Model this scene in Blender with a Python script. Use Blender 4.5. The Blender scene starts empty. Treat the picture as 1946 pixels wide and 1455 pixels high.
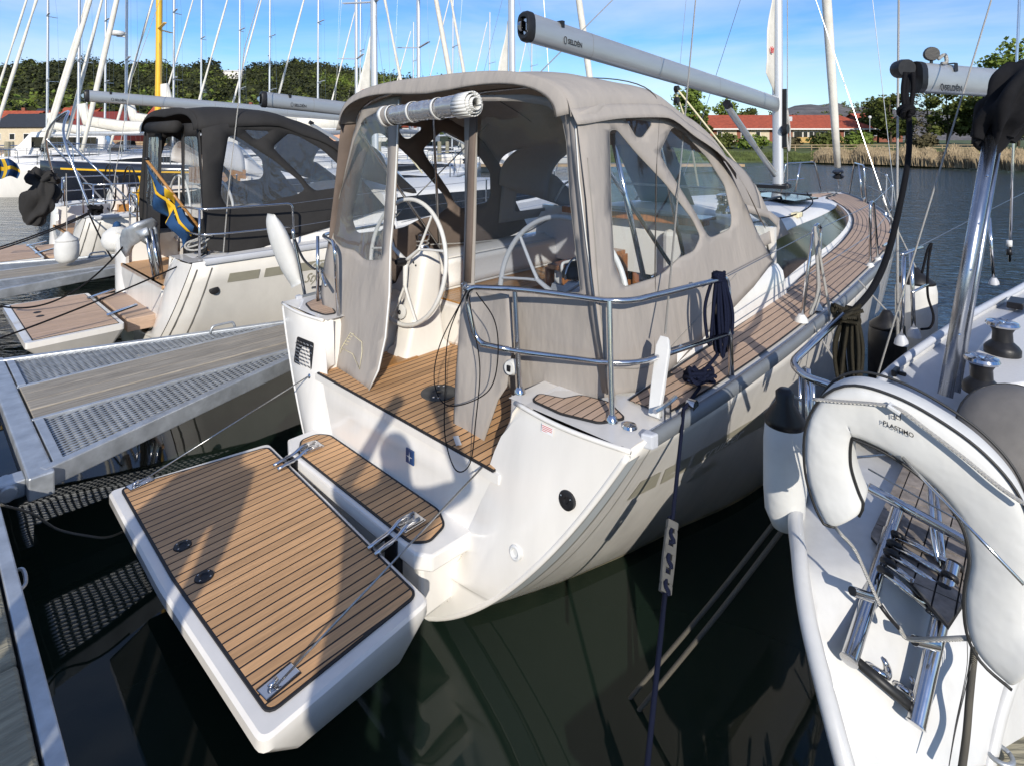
import bpy, math, random
import numpy as np
from mathutils import Vector, Matrix, noise
from mathutils.geometry import delaunay_2d_cdt
random.seed(7)
sc = bpy.context.scene
col = sc.collection
R = math.radians
# ------------------------------------------------------------------ camera, world, sun, exposure
EYE = 2.45                       # eye height above the datum; the water lies 0.1 below the datum
FOC, CXP, CYP = 1085.0, 973.0, 268.0   # focal length, principal point in pixels of the 1946 x 1455 photograph
cd = bpy.data.cameras.new('camera'); cam = bpy.data.objects.new('camera', cd); col.objects.link(cam)
cam.location = (0, 0, EYE); cam.rotation_euler = (R(90), 0, 0)
cd.sensor_width = 36; cd.lens = 36 * FOC / 1946; cd.clip_start = .05; cd.clip_end = 6000
cd.shift_y = -(1455 / 2 - CYP) / 1946
sc.camera = cam
SUN_AZ, SUN_EL = R(6), R(24)     # light travels towards +Y, a little to the left
w = bpy.data.worlds.new('World'); sc.world = w; w.use_nodes = True
nt = w.node_tree; nt.nodes.clear()
def N(nt, t, **k):
    n = nt.nodes.new(t)
    for a, b in k.items():
        if a in ('loc',): continue
        setattr(n, a, b)
    return n
def setv(n, **k):
    for a, b in k.items(): n.inputs[a.replace('_', ' ')].default_value = b
    return n
sky = N(nt, 'ShaderNodeTexSky', sky_type='NISHITA'); sky.sun_disc = False
sky.sun_elevation = SUN_EL; sky.sun_rotation = math.pi + SUN_AZ * -1
sky.altitude = 0; sky.air_density = 1.0; sky.dust_density = .1; sky.ozone_density = 2.5
bg = N(nt, 'ShaderNodeBackground'); out = N(nt, 'ShaderNodeOutputWorld')
tc = N(nt, 'ShaderNodeTexCoord'); mp = N(nt, 'ShaderNodeMapping'); mp.inputs['Scale'].default_value = (1.1, 1.3, 5.5)
mp.inputs['Rotation'].default_value = (R(12), R(-10), R(20))
cn = setv(N(nt, 'ShaderNodeTexNoise'), Scale=1.7, Detail=9.0, Roughness=.55, Distortion=.4)
cr = N(nt, 'ShaderNodeValToRGB'); cr.color_ramp.elements[0].position = .38; cr.color_ramp.elements[1].position = .74
cr.color_ramp.elements[0].color = (0, 0, 0, 1); cr.color_ramp.elements[1].color = (1, 1, 1, 1)
# a second low bank of small cumulus near the horizon
mp2 = N(nt, 'ShaderNodeMapping'); mp2.inputs['Scale'].default_value = (5, 5, 16)
cn2 = setv(N(nt, 'ShaderNodeTexNoise'), Scale=1.6, Detail=8.0, Roughness=.6)
cr2 = N(nt, 'ShaderNodeValToRGB'); cr2.color_ramp.elements[0].position = .5; cr2.color_ramp.elements[1].position = .68
sep = N(nt, 'ShaderNodeSeparateXYZ'); mr = N(nt, 'ShaderNodeMapRange')
for a, b in zip(('From Min', 'From Max', 'To Min', 'To Max'), (.13, .05, 0, .55)): mr.inputs[a].default_value = b
m1 = N(nt, 'ShaderNodeMath', operation='MULTIPLY'); m2 = N(nt, 'ShaderNodeMath', operation='MULTIPLY'); m2.inputs[1].default_value = .62
ad = N(nt, 'ShaderNodeMath', operation='MAXIMUM')
hs = N(nt, 'ShaderNodeHueSaturation'); hs.inputs['Saturation'].default_value = 1.25; hs.inputs['Value'].default_value = 1.0
tint = N(nt, 'ShaderNodeMix', data_type='RGBA'); tint.blend_type = 'MULTIPLY'; tint.inputs['Factor'].default_value = 1; tint.inputs['B'].default_value = (.70, .83, 1.06, 1)
mx = N(nt, 'ShaderNodeMix', data_type='RGBA')
mx.inputs['B'].default_value = (6.2, 6.5, 7.2, 1)
L = nt.links.new
L(tc.outputs['Generated'], mp.inputs['Vector']); L(mp.outputs[0], cn.inputs['Vector']); L(cn.outputs[0], cr.inputs[0])
L(tc.outputs['Generated'], mp2.inputs['Vector']); L(mp2.outputs[0], cn2.inputs['Vector']); L(cn2.outputs[0], cr2.inputs[0])
L(tc.outputs['Generated'], sep.inputs[0]); L(sep.outputs[2], mr.inputs['Value'])
L(cr2.outputs[0], m1.inputs[0]); L(mr.outputs[0], m1.inputs[1]); L(cr.outputs[0], m2.inputs[0])
L(m1.outputs[0], ad.inputs[0]); L(m2.outputs[0], ad.inputs[1])
L(sky.outputs[0], hs.inputs['Color']); L(hs.outputs[0], tint.inputs['A']); L(tint.outputs['Result'], mx.inputs['A']); L(ad.outputs[0], mx.inputs['Factor'])
L(mx.outputs['Result'], bg.inputs[0]); bg.inputs[1].default_value = .125; L(bg.outputs[0], out.inputs[0])
sd = bpy.data.lights.new('sun', 'SUN'); sd.energy = 3.95; sd.angle = R(.53); sd.color = (1, .93, .82)
sun = bpy.data.objects.new('sun', sd); col.objects.link(sun)
ldir = Vector((-math.sin(SUN_AZ) * math.cos(SUN_EL), math.cos(SUN_AZ) * math.cos(SUN_EL), -math.sin(SUN_EL)))
sun.rotation_euler = ldir.to_track_quat('-Z', 'Y').to_euler(); sun.location = (2, -8, 12)
sc.view_settings.view_transform = 'Standard'; sc.view_settings.look = 'None'
sc.view_settings.exposure = .28; sc.view_settings.gamma = 1
sc.cycles.max_bounces = 10; sc.cycles.transparent_max_bounces = 24; sc.cycles.caustics_reflective = False; sc.cycles.caustics_refractive = False
sc.cycles.sample_clamp_indirect = 6

# ------------------------------------------------------------------ geometry of the place: measuring helpers
TH = R(43.15); S_, C_ = math.sin(TH), math.cos(TH)      # our berth row heads 43 degrees right of the view axis
OF, OS = 2.0, 2.87                                      # stern of the near boat, in that frame
def wpt(px, py, z=None, d=None):
    "world point seen at a pixel, on the level z or at depth d"
    rx, rz = (px - CXP) / FOC, -(py - CYP) / FOC
    t = (z - EYE) / rz if z is not None else d
    return Vector((rx * t, t, EYE + rz * t))
def bp(px, py, x=None, y=None, z=None, pl=None, yo=0.0):
    "point in a berth frame (x forward, y to port) seen at a pixel, on a plane"
    rx, rz = (px - CXP) / FOC, -(py - CYP) / FOC
    rf, rs = rx * S_ + C_, -rx * C_ + S_
    o = (-OF, -OS - yo, EYE); r = (rf, rs, rz)
    if pl is None:
        pl = (1, 0, 0, -x) if x is not None else (0, 1, 0, -y) if y is not None else (0, 0, 1, -z)
    a, b, c, d = pl
    t = -(a * o[0] + b * o[1] + c * o[2] + d) / (a * r[0] + b * r[1] + c * r[2])
    return Vector((o[0] + t * r[0], o[1] + t * r[1], o[2] + t * r[2]))
def l2w(x, y, z=0.0):
    f, s = x + OF, y + OS
    return Vector((f * S_ - s * C_, f * C_ + s * S_, z))
def w2l(p):
    return Vector((p[0] * S_ + p[1] * C_ - OF, -p[0] * C_ + p[1] * S_ - OS, p[2]))

# ------------------------------------------------------------------ materials
def mat(name, base=(.5, .5, .5), rough=.5, metal=0.0, spec=.5, noise_s=None, noise_amt=.15, bump=None, bump_d=.003, stretch=(1, 1, 1),
        coat=0.0, rnd=0.0, rough_var=0.0, detail=4.0, dark=None, sheen=0.0, coords='Object'):
    m = bpy.data.materials.new(name); m.use_nodes = True; t = m.node_tree; b = t.nodes['Principled BSDF']
    b.inputs['Base Color'].default_value = (*base, 1); b.inputs['Roughness'].default_value = rough
    b.inputs['Metallic'].default_value = metal; b.inputs['Specular IOR Level'].default_value = spec
    if coat: b.inputs['Coat Weight'].default_value = coat; b.inputs['Coat Roughness'].default_value = .08
    if sheen: b.inputs['Sheen Weight'].default_value = sheen
    if noise_s or bump or rnd:
        c = N(t, 'ShaderNodeTexCoord'); mpp = N(t, 'ShaderNodeMapping'); mpp.inputs['Scale'].default_value = stretch
        t.links.new(c.outputs[coords], mpp.inputs[0])
    if noise_s:
        n = setv(N(t, 'ShaderNodeTexNoise'), Scale=noise_s, Detail=detail, Roughness=.6); t.links.new(mpp.outputs[0], n.inputs['Vector'])
        r = N(t, 'ShaderNodeValToRGB'); r.color_ramp.elements[0].position = .3; r.color_ramp.elements[1].position = .7
        d = dark or tuple(v * (1 - noise_amt * 2) for v in base)
        r.color_ramp.elements[0].color = (*d, 1); r.color_ramp.elements[1].color = (*[min(1, v * (1 + noise_amt * .6)) for v in base], 1)
        t.links.new(n.outputs[0], r.inputs[0]); cur = r.outputs[0]
        if rnd:
            oi = N(t, 'ShaderNodeObjectInfo'); h = N(t, 'ShaderNodeHueSaturation')
            q = N(t, 'ShaderNodeMapRange'); q.inputs['To Min'].default_value = 1 - rnd; q.inputs['To Max'].default_value = 1 + rnd
            t.links.new(oi.outputs['Random'], q.inputs[0]); t.links.new(q.outputs[0], h.inputs['Value']); t.links.new(cur, h.inputs['Color']); cur = h.outputs[0]
        t.links.new(cur, b.inputs['Base Color'])
        if rough_var:
            q2 = N(t, 'ShaderNodeMapRange'); q2.inputs['To Min'].default_value = max(0, rough - rough_var); q2.inputs['To Max'].default_value = rough + rough_var
            t.links.new(n.outputs[0], q2.inputs[0]); t.links.new(q2.outputs[0], b.inputs['Roughness'])
    if bump:
        n2 = setv(N(t, 'ShaderNodeTexNoise'), Scale=bump, Detail=3.0); t.links.new(mpp.outputs[0], n2.inputs['Vector'])
        bn = N(t, 'ShaderNodeBump'); bn.inputs['Distance'].default_value = bump_d; bn.inputs['Strength'].default_value = .8
        t.links.new(n2.outputs[0], bn.inputs['Height']); t.links.new(bn.outputs[0], b.inputs['Normal'])
    return m
def clear_mat(name, tint=(.93, .95, .96), refl=(.9, .95, 1), ripple=5.0, rd=.006, floor=.05, haze=(.5, .55, .6), haze_amt=.05):
    "thin clear vinyl or glass: see-through with a wrinkled sheen"
    m = bpy.data.materials.new(name); m.use_nodes = True; t = m.node_tree; t.nodes.clear()
    o = N(t, 'ShaderNodeOutputMaterial'); tr = N(t, 'ShaderNodeBsdfTransparent'); tr.inputs[0].default_value = (*tint, 1)
    gl = N(t, 'ShaderNodeBsdfGlossy'); gl.inputs['Color'].default_value = (*refl, 1); gl.inputs['Roughness'].default_value = .06
    df = N(t, 'ShaderNodeBsdfDiffuse'); df.inputs['Color'].default_value = (*haze, 1)
    c = N(t, 'ShaderNodeTexCoord'); mpp = N(t, 'ShaderNodeMapping'); mpp.inputs['Scale'].default_value = (1, 1, .35)
    n = setv(N(t, 'ShaderNodeTexNoise'), Scale=ripple, Detail=2.0, Distortion=.8); bn = N(t, 'ShaderNodeBump'); bn.inputs['Distance'].default_value = rd
    lw = N(t, 'ShaderNodeLayerWeight'); pw = N(t, 'ShaderNodeMath', operation='POWER'); pw.inputs[1].default_value = 4.0; lw.inputs[0].default_value = .5
    ma = N(t, 'ShaderNodeMath', operation='ADD'); ma.inputs[1].default_value = floor; ma.use_clamp = True
    m1 = N(t, 'ShaderNodeMixShader'); m2 = N(t, 'ShaderNodeMixShader'); m1.inputs[0].default_value = haze_amt
    K = t.links.new
    K(c.outputs['Object'], mpp.inputs[0]); K(mpp.outputs[0], n.inputs['Vector']); K(n.outputs[0], bn.inputs['Height'])
    K(bn.outputs[0], gl.inputs['Normal']); K(lw.outputs['Facing'], pw.inputs[0]); K(pw.outputs[0], ma.inputs[0])
    K(tr.outputs[0], m1.inputs[1]); K(df.outputs[0], m1.inputs[2]); K(ma.outputs[0], m2.inputs[0]); K(m1.outputs[0], m2.inputs[1]); K(gl.outputs[0], m2.inputs[2])
    K(m2.outputs[0], o.inputs[0]); return m
def striped(name, c1, c2, scale=120, rough=.8, axis_stretch=(1, 1, 1), rot=0):
    "braided rope"
    m = mat(name, c1, rough, spec=.12); t = m.node_tree; b = t.nodes['Principled BSDF']
    c = N(t, 'ShaderNodeTexCoord'); wv = setv(N(t, 'ShaderNodeTexWave'), Scale=scale, Distortion=2.0, Detail=2.0); wv.bands_direction = 'DIAGONAL'
    r = N(t, 'ShaderNodeValToRGB'); r.color_ramp.elements[0].color = (*c1, 1); r.color_ramp.elements[1].color = (*c2, 1)
    r.color_ramp.elements[0].position = .35; r.color_ramp.elements[1].position = .65
    bn = N(t, 'ShaderNodeBump'); bn.inputs['Distance'].default_value = .003
    t.links.new(c.outputs['Object'], wv.inputs['Vector']); t.links.new(wv.outputs['Fac'], r.inputs[0]); t.links.new(r.outputs[0], b.inputs['Base Color'])
    t.links.new(wv.outputs['Fac'], bn.inputs['Height']); t.links.new(bn.outputs[0], b.inputs['Normal']); return m
GEL = mat('gelcoat', (.79, .765, .72), .22, coat=.6, noise_s=2.2, noise_amt=.04, bump=.9, bump_d=.01, stretch=(2.5, 2.5, .5), detail=8, rough_var=.08)
GELR = mat('aged_gelcoat', (.58, .58, .57), .35, coat=.3, noise_s=3, noise_amt=.07, stretch=(3, 3, 1), detail=9, rough_var=.12)
GEL2 = mat('deck_nonskid', (.72, .71, .69), .5, noise_s=60, noise_amt=.03, bump=350, bump_d=.0012)
GELG = mat('deck_grey', (.50, .52, .56), .45, noise_s=6, noise_amt=.05, bump=300, bump_d=.001)
PALEB = mat('pale_band', (.60, .64, .66), .3, coat=.4, noise_s=4, noise_amt=.03)
GREYG = mat('gel_grey_line', (.25, .235, .21), .4, noise_s=5, noise_amt=.06)
STRIPE = mat('hull_graphic', (.34, .325, .26), .4, noise_s=8, noise_amt=.04)
TEAK = mat('teak', (.62, .36, .175), .62, noise_s=11, noise_amt=.13, stretch=(.6, 9, 9), rnd=.17, bump=90, bump_d=.0012, detail=6)
TEAKG = mat('teak_grey', (.53, .375, .27), .7, noise_s=14, noise_amt=.11, stretch=(.6, 9, 9), rnd=.1, bump=90, bump_d=.001, detail=6)
TEAKO = mat('teak_oiled', (.46, .23, .07), .35, noise_s=10, noise_amt=.2, stretch=(.6, 6, 6), coat=.3)
MAHOG = mat('mahogany', (.40, .16, .055), .28, noise_s=9, noise_amt=.25, stretch=(5, 5, .8), coat=.5)
CAULK = mat('caulk', (.012, .012, .014), .6, noise_s=40, noise_amt=.1)
CANV = mat('canvas_taupe', (.345, .315, .287), .95, spec=.2, noise_s=1.6, noise_amt=.035, bump=5, bump_d=.022, stretch=(1.4, 1.4, .55), detail=10)
CANVD = mat('canvas_charcoal', (.034, .033, .033), .95, spec=.15, noise_s=2.5, noise_amt=.1, bump=6, bump_d=.012)
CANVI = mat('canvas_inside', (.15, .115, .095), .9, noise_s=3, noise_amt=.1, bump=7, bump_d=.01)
SEAM = mat('seam', (.05, .045, .04), .8, noise_s=30)
VINYL = clear_mat('clear_vinyl', ripple=3, rd=.012, floor=.02, haze_amt=.01)
VINYLT = clear_mat('tinted_vinyl', tint=(.74, .77, .82), ripple=3, rd=.01, floor=.02, haze=(.12, .14, .17), haze_amt=.05)
VINYLH = clear_mat('hazy_vinyl', tint=(.86, .87, .88), ripple=5, rd=.03, floor=.06, haze_amt=.08)
GLASS = mat('window_glass', (.012, .014, .016), .07, spec=.35, noise_s=2, noise_amt=.1)
SS = mat('stainless', (.60, .60, .61), .12, metal=1, noise_s=30, noise_amt=.03, rough_var=.04)
POLE = mat('brushed_pole', (.42, .44, .48), .26, metal=1, noise_s=12, noise_amt=.06, stretch=(6, 6, .4), rough_var=.06)
GALV = mat('galvanised', (.50, .53, .56), .42, metal=.55, noise_s=9, noise_amt=.14, rough_var=.1, bump=60, bump_d=.0008)
ALU = mat('aluminium', (.47, .49, .50), .38, metal=.6, noise_s=2, noise_amt=.04, stretch=(1, 8, 8), rough_var=.05)
STRAKE = mat('grey_strake', (.17, .185, .20), .45, noise_s=6, noise_amt=.06, rough_var=.05)
ALUW = mat('mast_alu', (.62, .64, .66), .4, metal=.45, noise_s=2, noise_amt=.05, stretch=(6, 6, .5))
BLK = mat('black_plastic', (.016, .016, .018), .4, spec=.35, noise_s=20, noise_amt=.2, bump=80, bump_d=.0008)
RUB = mat('grey_rubber', (.10, .10, .095), .7, spec=.2, noise_s=12, noise_amt=.15, bump=60, bump_d=.001)
WHT = mat('white_plastic', (.68, .68, .66), .35, noise_s=12, noise_amt=.03)
SAILC = mat('sailcloth', (.74, .71, .63), .8, noise_s=5, noise_amt=.08, bump=5, bump_d=.01)
HSC = mat('buoy_cover', (.62, .62, .60), .75, noise_s=4, noise_amt=.05, bump=7, bump_d=.012)
DARKSHT = mat('dark_grey_sheet', (.16, .15, .14), .6, noise_s=5, noise_amt=.12, bump=8, bump_d=.006)
NAVY = striped('navy_rope', (.006, .008, .022), (.018, .024, .055), 90)
BLKR = striped('black_rope', (.006, .006, .007), (.02, .02, .024), 90)
TANR = striped('grey_tan_rope', (.06, .055, .045), (.26, .24, .2), 110)
OLVR = striped('olive_rope', (.02, .018, .012), (.07, .062, .045), 110)
WHR = striped('white_rope', (.75, .73, .68), (.45, .44, .42), 140)
WIRE = mat('wire', (.45, .45, .45), .3, metal=1, noise_s=200, noise_amt=.2)
WOODW = mat('weathered_wood', (.37, .33, .27), .85, noise_s=7, noise_amt=.22, stretch=(.45, 7, 7), rnd=.1, bump=22, bump_d=.008, detail=8)
WOODO = mat('old_beam', (.34, .31, .22), .9, noise_s=5, noise_amt=.26, stretch=(.7, 6, 6), bump=9, bump_d=.02, detail=9)
PRINT = mat('print_black', (.015, .015, .015), .5)
PRNTW = mat('print_white', (.8, .8, .8), .5)
REDP = mat('print_red', (.6, .03, .02), .5)
BLUEP = mat('badge_blue', (.01, .05, .16), .3)
YEL = mat('yellow_paint', (.80, .47, .03), .35, noise_s=4, noise_amt=.05)
YELC = mat('flag_yellow', (.68, .42, .015), .8, noise_s=4, noise_amt=.05)
BLUC = mat('flag_blue', (.008, .055, .16), .8, noise_s=4, noise_amt=.08)
HULLB = mat('hull_navy', (.012, .014, .022), .15, coat=.6, noise_s=2, noise_amt=.1)
CREAM = mat('cream_cord', (.75, .68, .45), .8, noise_s=50, noise_amt=.1)

# ------------------------------------------------------------------ mesh helpers
def tag(o, label=None, cat=None, group=None, kind=None):
    if label: o['label'] = label
    if cat: o['category'] = cat
    if group: o['group'] = group
    if kind: o['kind'] = kind
    return o
def empty(name, label, cat, loc=(0, 0, 0), rz=0.0, group=None):
    o = bpy.data.objects.new(name, None); col.objects.link(o); o.location = loc; o.rotation_euler = (0, 0, rz)
    o.empty_display_size = .2
    return tag(o, label, cat, group)
def smooth_interp(xs, ys):
    xs, ys = list(xs), list(ys)
    d = [0.0] * len(xs)
    for i in range(1, len(xs) - 1):
        a = (ys[i] - ys[i - 1]) / (xs[i] - xs[i - 1]); b = (ys[i + 1] - ys[i]) / (xs[i + 1] - xs[i])
        d[i] = 0 if a * b <= 0 else 2 * a * b / (a + b)
    d[0] = (ys[1] - ys[0]) / (xs[1] - xs[0]); d[-1] = (ys[-1] - ys[-2]) / (xs[-1] - xs[-2])
    def f(x):
        x = min(max(x, xs[0]), xs[-1]); i = 0
        while i < len(xs) - 2 and x > xs[i + 1]: i += 1
        h = xs[i + 1] - xs[i]; t = (x - xs[i]) / h
        return (ys[i] * (1 + 2 * t) * (1 - t) ** 2 + d[i] * h * t * (1 - t) ** 2 + ys[i + 1] * t * t * (3 - 2 * t) - d[i + 1] * h * t * t * (1 - t))
    return f
def curve_pts(pts, n=8):
    "Catmull-Rom through the points"
    P = [Vector(p) for p in pts]
    if len(P) < 3: return P
    Q = [P[0] * 2 - P[1]] + P + [P[-1] * 2 - P[-2]]; o = []
    for i in range(1, len(Q) - 2):
        for k in range(n):
            t = k / n; a, b, c, d = Q[i - 1], Q[i], Q[i + 1], Q[i + 2]
            o.append(.5 * ((2 * b) + (c - a) * t + (2 * a - 5 * b + 4 * c - d) * t * t + (3 * b - a - 3 * c + d) * t ** 3))
    return o + [P[-1]]
def bend(pts, r=.06, n=5):
    "polyline with rounded corners"
    P = [Vector(p) for p in pts]; o = [P[0]]
    for i in range(1, len(P) - 1):
        a = P[i - 1] - P[i]; b = P[i + 1] - P[i]; k = min(r, a.length * .45, b.length * .45)
        s, e = P[i] + a.normalized() * k, P[i] + b.normalized() * k
        for j in range(n + 1):
            t = j / n; o.append((1 - t) ** 2 * s + 2 * t * (1 - t) * P[i] + t * t * e)
    return o + [P[-1]]
class M:
    def __init__(s): s.v = []; s.f = []; s.m = []; s.mi = 0
    def add(s, vs, fs):
        o = len(s.v); s.v += [tuple(v) for v in vs]; s.f += [tuple(i + o for i in f) for f in fs]; s.m += [s.mi] * len(fs); return s
    def box(s, lo, hi):
        (a, b, c), (d, e, f) = lo, hi
        return s.add([(a, b, c), (d, b, c), (d, e, c), (a, e, c), (a, b, f), (d, b, f), (d, e, f), (a, e, f)],
                     [(0, 3, 2, 1), (4, 5, 6, 7), (0, 1, 5, 4), (1, 2, 6, 5), (2, 3, 7, 6), (3, 0, 4, 7)])
    def bar(s, a, b, w, h, up=(0, 0, 1)):
        a, b = Vector(a), Vector(b); d = (b - a).normalized(); u = Vector(up); x = d.cross(u)
        if x.length < 1e-4: x = d.cross(Vector((1, 0, 0)))
        x.normalize(); u = x.cross(d).normalized(); x *= w / 2; u *= h / 2
        vs = [a - x - u, a + x - u, a + x + u, a - x + u, b - x - u, b + x - u, b + x + u, b - x + u]
        return s.add(vs, [(0, 1, 2, 3), (4, 7, 6, 5), (0, 4, 5, 1), (1, 5, 6, 2), (2, 6, 7, 3), (3, 7, 4, 0)])
    def tube(s, pts, r, n=8, r2=None, cap=True, sy=1.0):
        P = [Vector(p) for p in pts]; P = [p for i, p in enumerate(P) if i == 0 or (p - P[i - 1]).length > 1e-6]
        if len(P) < 2: return s
        k = len(P); vs = []; T = []
        for i in range(k):
            T.append((P[min(i + 1, k - 1)] - P[max(i - 1, 0)]).normalized())
        u = T[0].cross(Vector((0, 0, 1)))
        if u.length < .05: u = T[0].cross(Vector((1, 0, 0)))
        u.normalize()
        for i in range(k):
            u = (u - T[i] * u.dot(T[i])).normalized(); w = T[i].cross(u)
            rr = r if r2 is None else r + (r2 - r) * i / (k - 1)
            if callable(r): rr = r(i / (k - 1))
            for j in range(n):
                a = 2 * math.pi * j / n; vs.append(P[i] + u * (math.cos(a) * rr) + w * (math.sin(a) * rr * sy))
        fs = [(i * n + j, i * n + (j + 1) % n, (i + 1) * n + (j + 1) % n, (i + 1) * n + j) for i in range(k - 1) for j in range(n)]
        if cap: fs += [tuple(range(n))[::-1], tuple((k - 1) * n + j for j in range(n))]
        return s.add(vs, fs)
    def lathe(s, prof, n=20, o=(0, 0, 0), ax=(0, 0, 1)):
        q = Vector((0, 0, 1)).rotation_difference(Vector(ax).normalized()); o = Vector(o); vs = []
        for r, z in prof:
            for j in range(n):
                a = 2 * math.pi * j / n; vs.append(o + q @ Vector((r * math.cos(a), r * math.sin(a), z)))
        k = len(prof)
        fs = [(i * n + j, i * n + (j + 1) % n, (i + 1) * n + (j + 1) % n, (i + 1) * n + j) for i in range(k - 1) for j in range(n)]
        fs += [tuple(range(n))[::-1], tuple((k - 1) * n + j for j in range(n))]
        return s.add(vs, fs)
    def prism(s, poly, z0, z1, f=None):
        "polygon (x, y) extruded z0..z1; f maps a point"
        n = len(poly); a = sum(poly[i][0] * poly[(i + 1) % n][1] - poly[(i + 1) % n][0] * poly[i][1] for i in range(n))
        if a < 0: poly = poly[::-1]
        f = f or (lambda x, y, z: (x, y, z))
        vs = [f(p[0], p[1], z0) for p in poly] + [f(p[0], p[1], z1) for p in poly]
        return s.add(vs, [tuple(range(n))[::-1], tuple(range(n, 2 * n))] + [(i, (i + 1) % n, n + (i + 1) % n, n + i) for i in range(n)])
    def grid(s, fn, nu, nv, flip=False):
        vs = [fn(i / nu, j / nv) for i in range(nu + 1) for j in range(nv + 1)]; w = nv + 1
        fs = [(i * w + j, (i + 1) * w + j, (i + 1) * w + j + 1, i * w + j + 1) for i in range(nu) for j in range(nv)]
        if flip: fs = [f[::-1] for f in fs]
        return s.add(vs, fs)
    def rows(s, rows, flip=False, closed=False):
        w = len(rows[0]); vs = [p for r in rows for p in r]
        fs = [(i * w + j, (i + 1) * w + j, (i + 1) * w + (j + 1) % w, i * w + (j + 1) % w) for i in range(len(rows) - 1) for j in range(w if closed else w - 1)]
        if flip: fs = [f[::-1] for f in fs]
        return s.add(vs, fs)
    def build(s, name, mats, parent=None, smooth=None, solid=0.0, off=0.0, bevel=0.0, subsurf=0):
        me = bpy.data.meshes.new(name); me.from_pydata([tuple(v) for v in s.v], [], s.f)
        mats = mats if isinstance(mats, (list, tuple)) else [mats]
        for q in mats: me.materials.append(q)
        if len(mats) > 1: me.polygons.foreach_set('material_index', s.m)
        o = bpy.data.objects.new(name, me); col.objects.link(o)
        if parent: o.parent = parent
        if smooth is not None:
            me.polygons.foreach_set('use_smooth', [True] * len(me.polygons))
            if smooth > 0:
                try: me.set_sharp_from_angle(angle=R(smooth))
                except Exception: pass
        if subsurf: q = o.modifiers.new('s', 'SUBSURF'); q.levels = q.render_levels = subsurf
        if solid: q = o.modifiers.new('t', 'SOLIDIFY'); q.thickness = solid; q.offset = off
        if bevel: q = o.modifiers.new('b', 'BEVEL'); q.width = bevel; q.segments = 2; q.limit_method = 'ANGLE'; q.angle_limit = R(35)
        return o
def clip(poly, a, b, c):
    "keep the part of the polygon where a*x + b*y <= c"
    o = []
    for i in range(len(poly)):
        p, q = poly[i], poly[(i + 1) % len(poly)]; dp, dq = a * p[0] + b * p[1] - c, a * q[0] + b * q[1] - c
        if dp <= 0: o.append(p)
        if dp * dq < 0: t = dp / (dp - dq); o.append((p[0] + (q[0] - p[0]) * t, p[1] + (q[1] - p[1]) * t))
    return o
def inset(poly, d):
    n = len(poly); A = sum(poly[i][0] * poly[(i + 1) % n][1] - poly[(i + 1) % n][0] * poly[i][1] for i in range(n)); sg = 1 if A > 0 else -1; o = []
    for i in range(n):
        p0, p, p1 = Vector(poly[i - 1][:2]), Vector(poly[i][:2]), Vector(poly[(i + 1) % n][:2])
        e0, e1 = (p - p0).normalized(), (p1 - p).normalized(); n0, n1 = Vector((-e0.y, e0.x)) * sg, Vector((-e1.y, e1.x)) * sg
        m = n0 + n1; m = m / max(.4, m.dot(n0)) if m.length > 1e-6 else n0
        q = p + m * d; o.append((q.x, q.y))
    return o
def round_poly(poly, r, n=4):
    o = []; k = len(poly)
    for i in range(k):
        p0, p, p1 = Vector(poly[i - 1][:2]), Vector(poly[i][:2]), Vector(poly[(i + 1) % k][:2]); a, b = p0 - p, p1 - p
        q = min(r, a.length * .45, b.length * .45); s, e = p + a.normalized() * q, p + b.normalized() * q
        for j in range(n + 1): t = j / n; v = (1 - t) ** 2 * s + 2 * t * (1 - t) * p + t * t * e; o.append((v.x, v.y))
    return o
def planks(poly, wd, gap, z, th, parent, m=None, axis='x', f=None, phase=0.0, name='plank'):
    "separate planks laid side by side inside an outline"
    m = m or TEAK; a, b = (0, 1) if axis == 'x' else (1, 0)
    vals = [a * p[0] + b * p[1] for p in poly]; v = min(vals) - phase; o = []
    while v < max(vals):
        q = clip(clip(poly, a, b, v + wd - gap), -a, -b, -v)
        if len(q) >= 3 and (max(p[0] for p in q) - min(p[0] for p in q)) > .01 and (max(p[1] for p in q) - min(p[1] for p in q)) > .006:
            o.append(M().prism(q, z, z + th + random.uniform(-.0006, .0006), f).build(name, m, parent))
        v += wd
    return o
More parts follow.
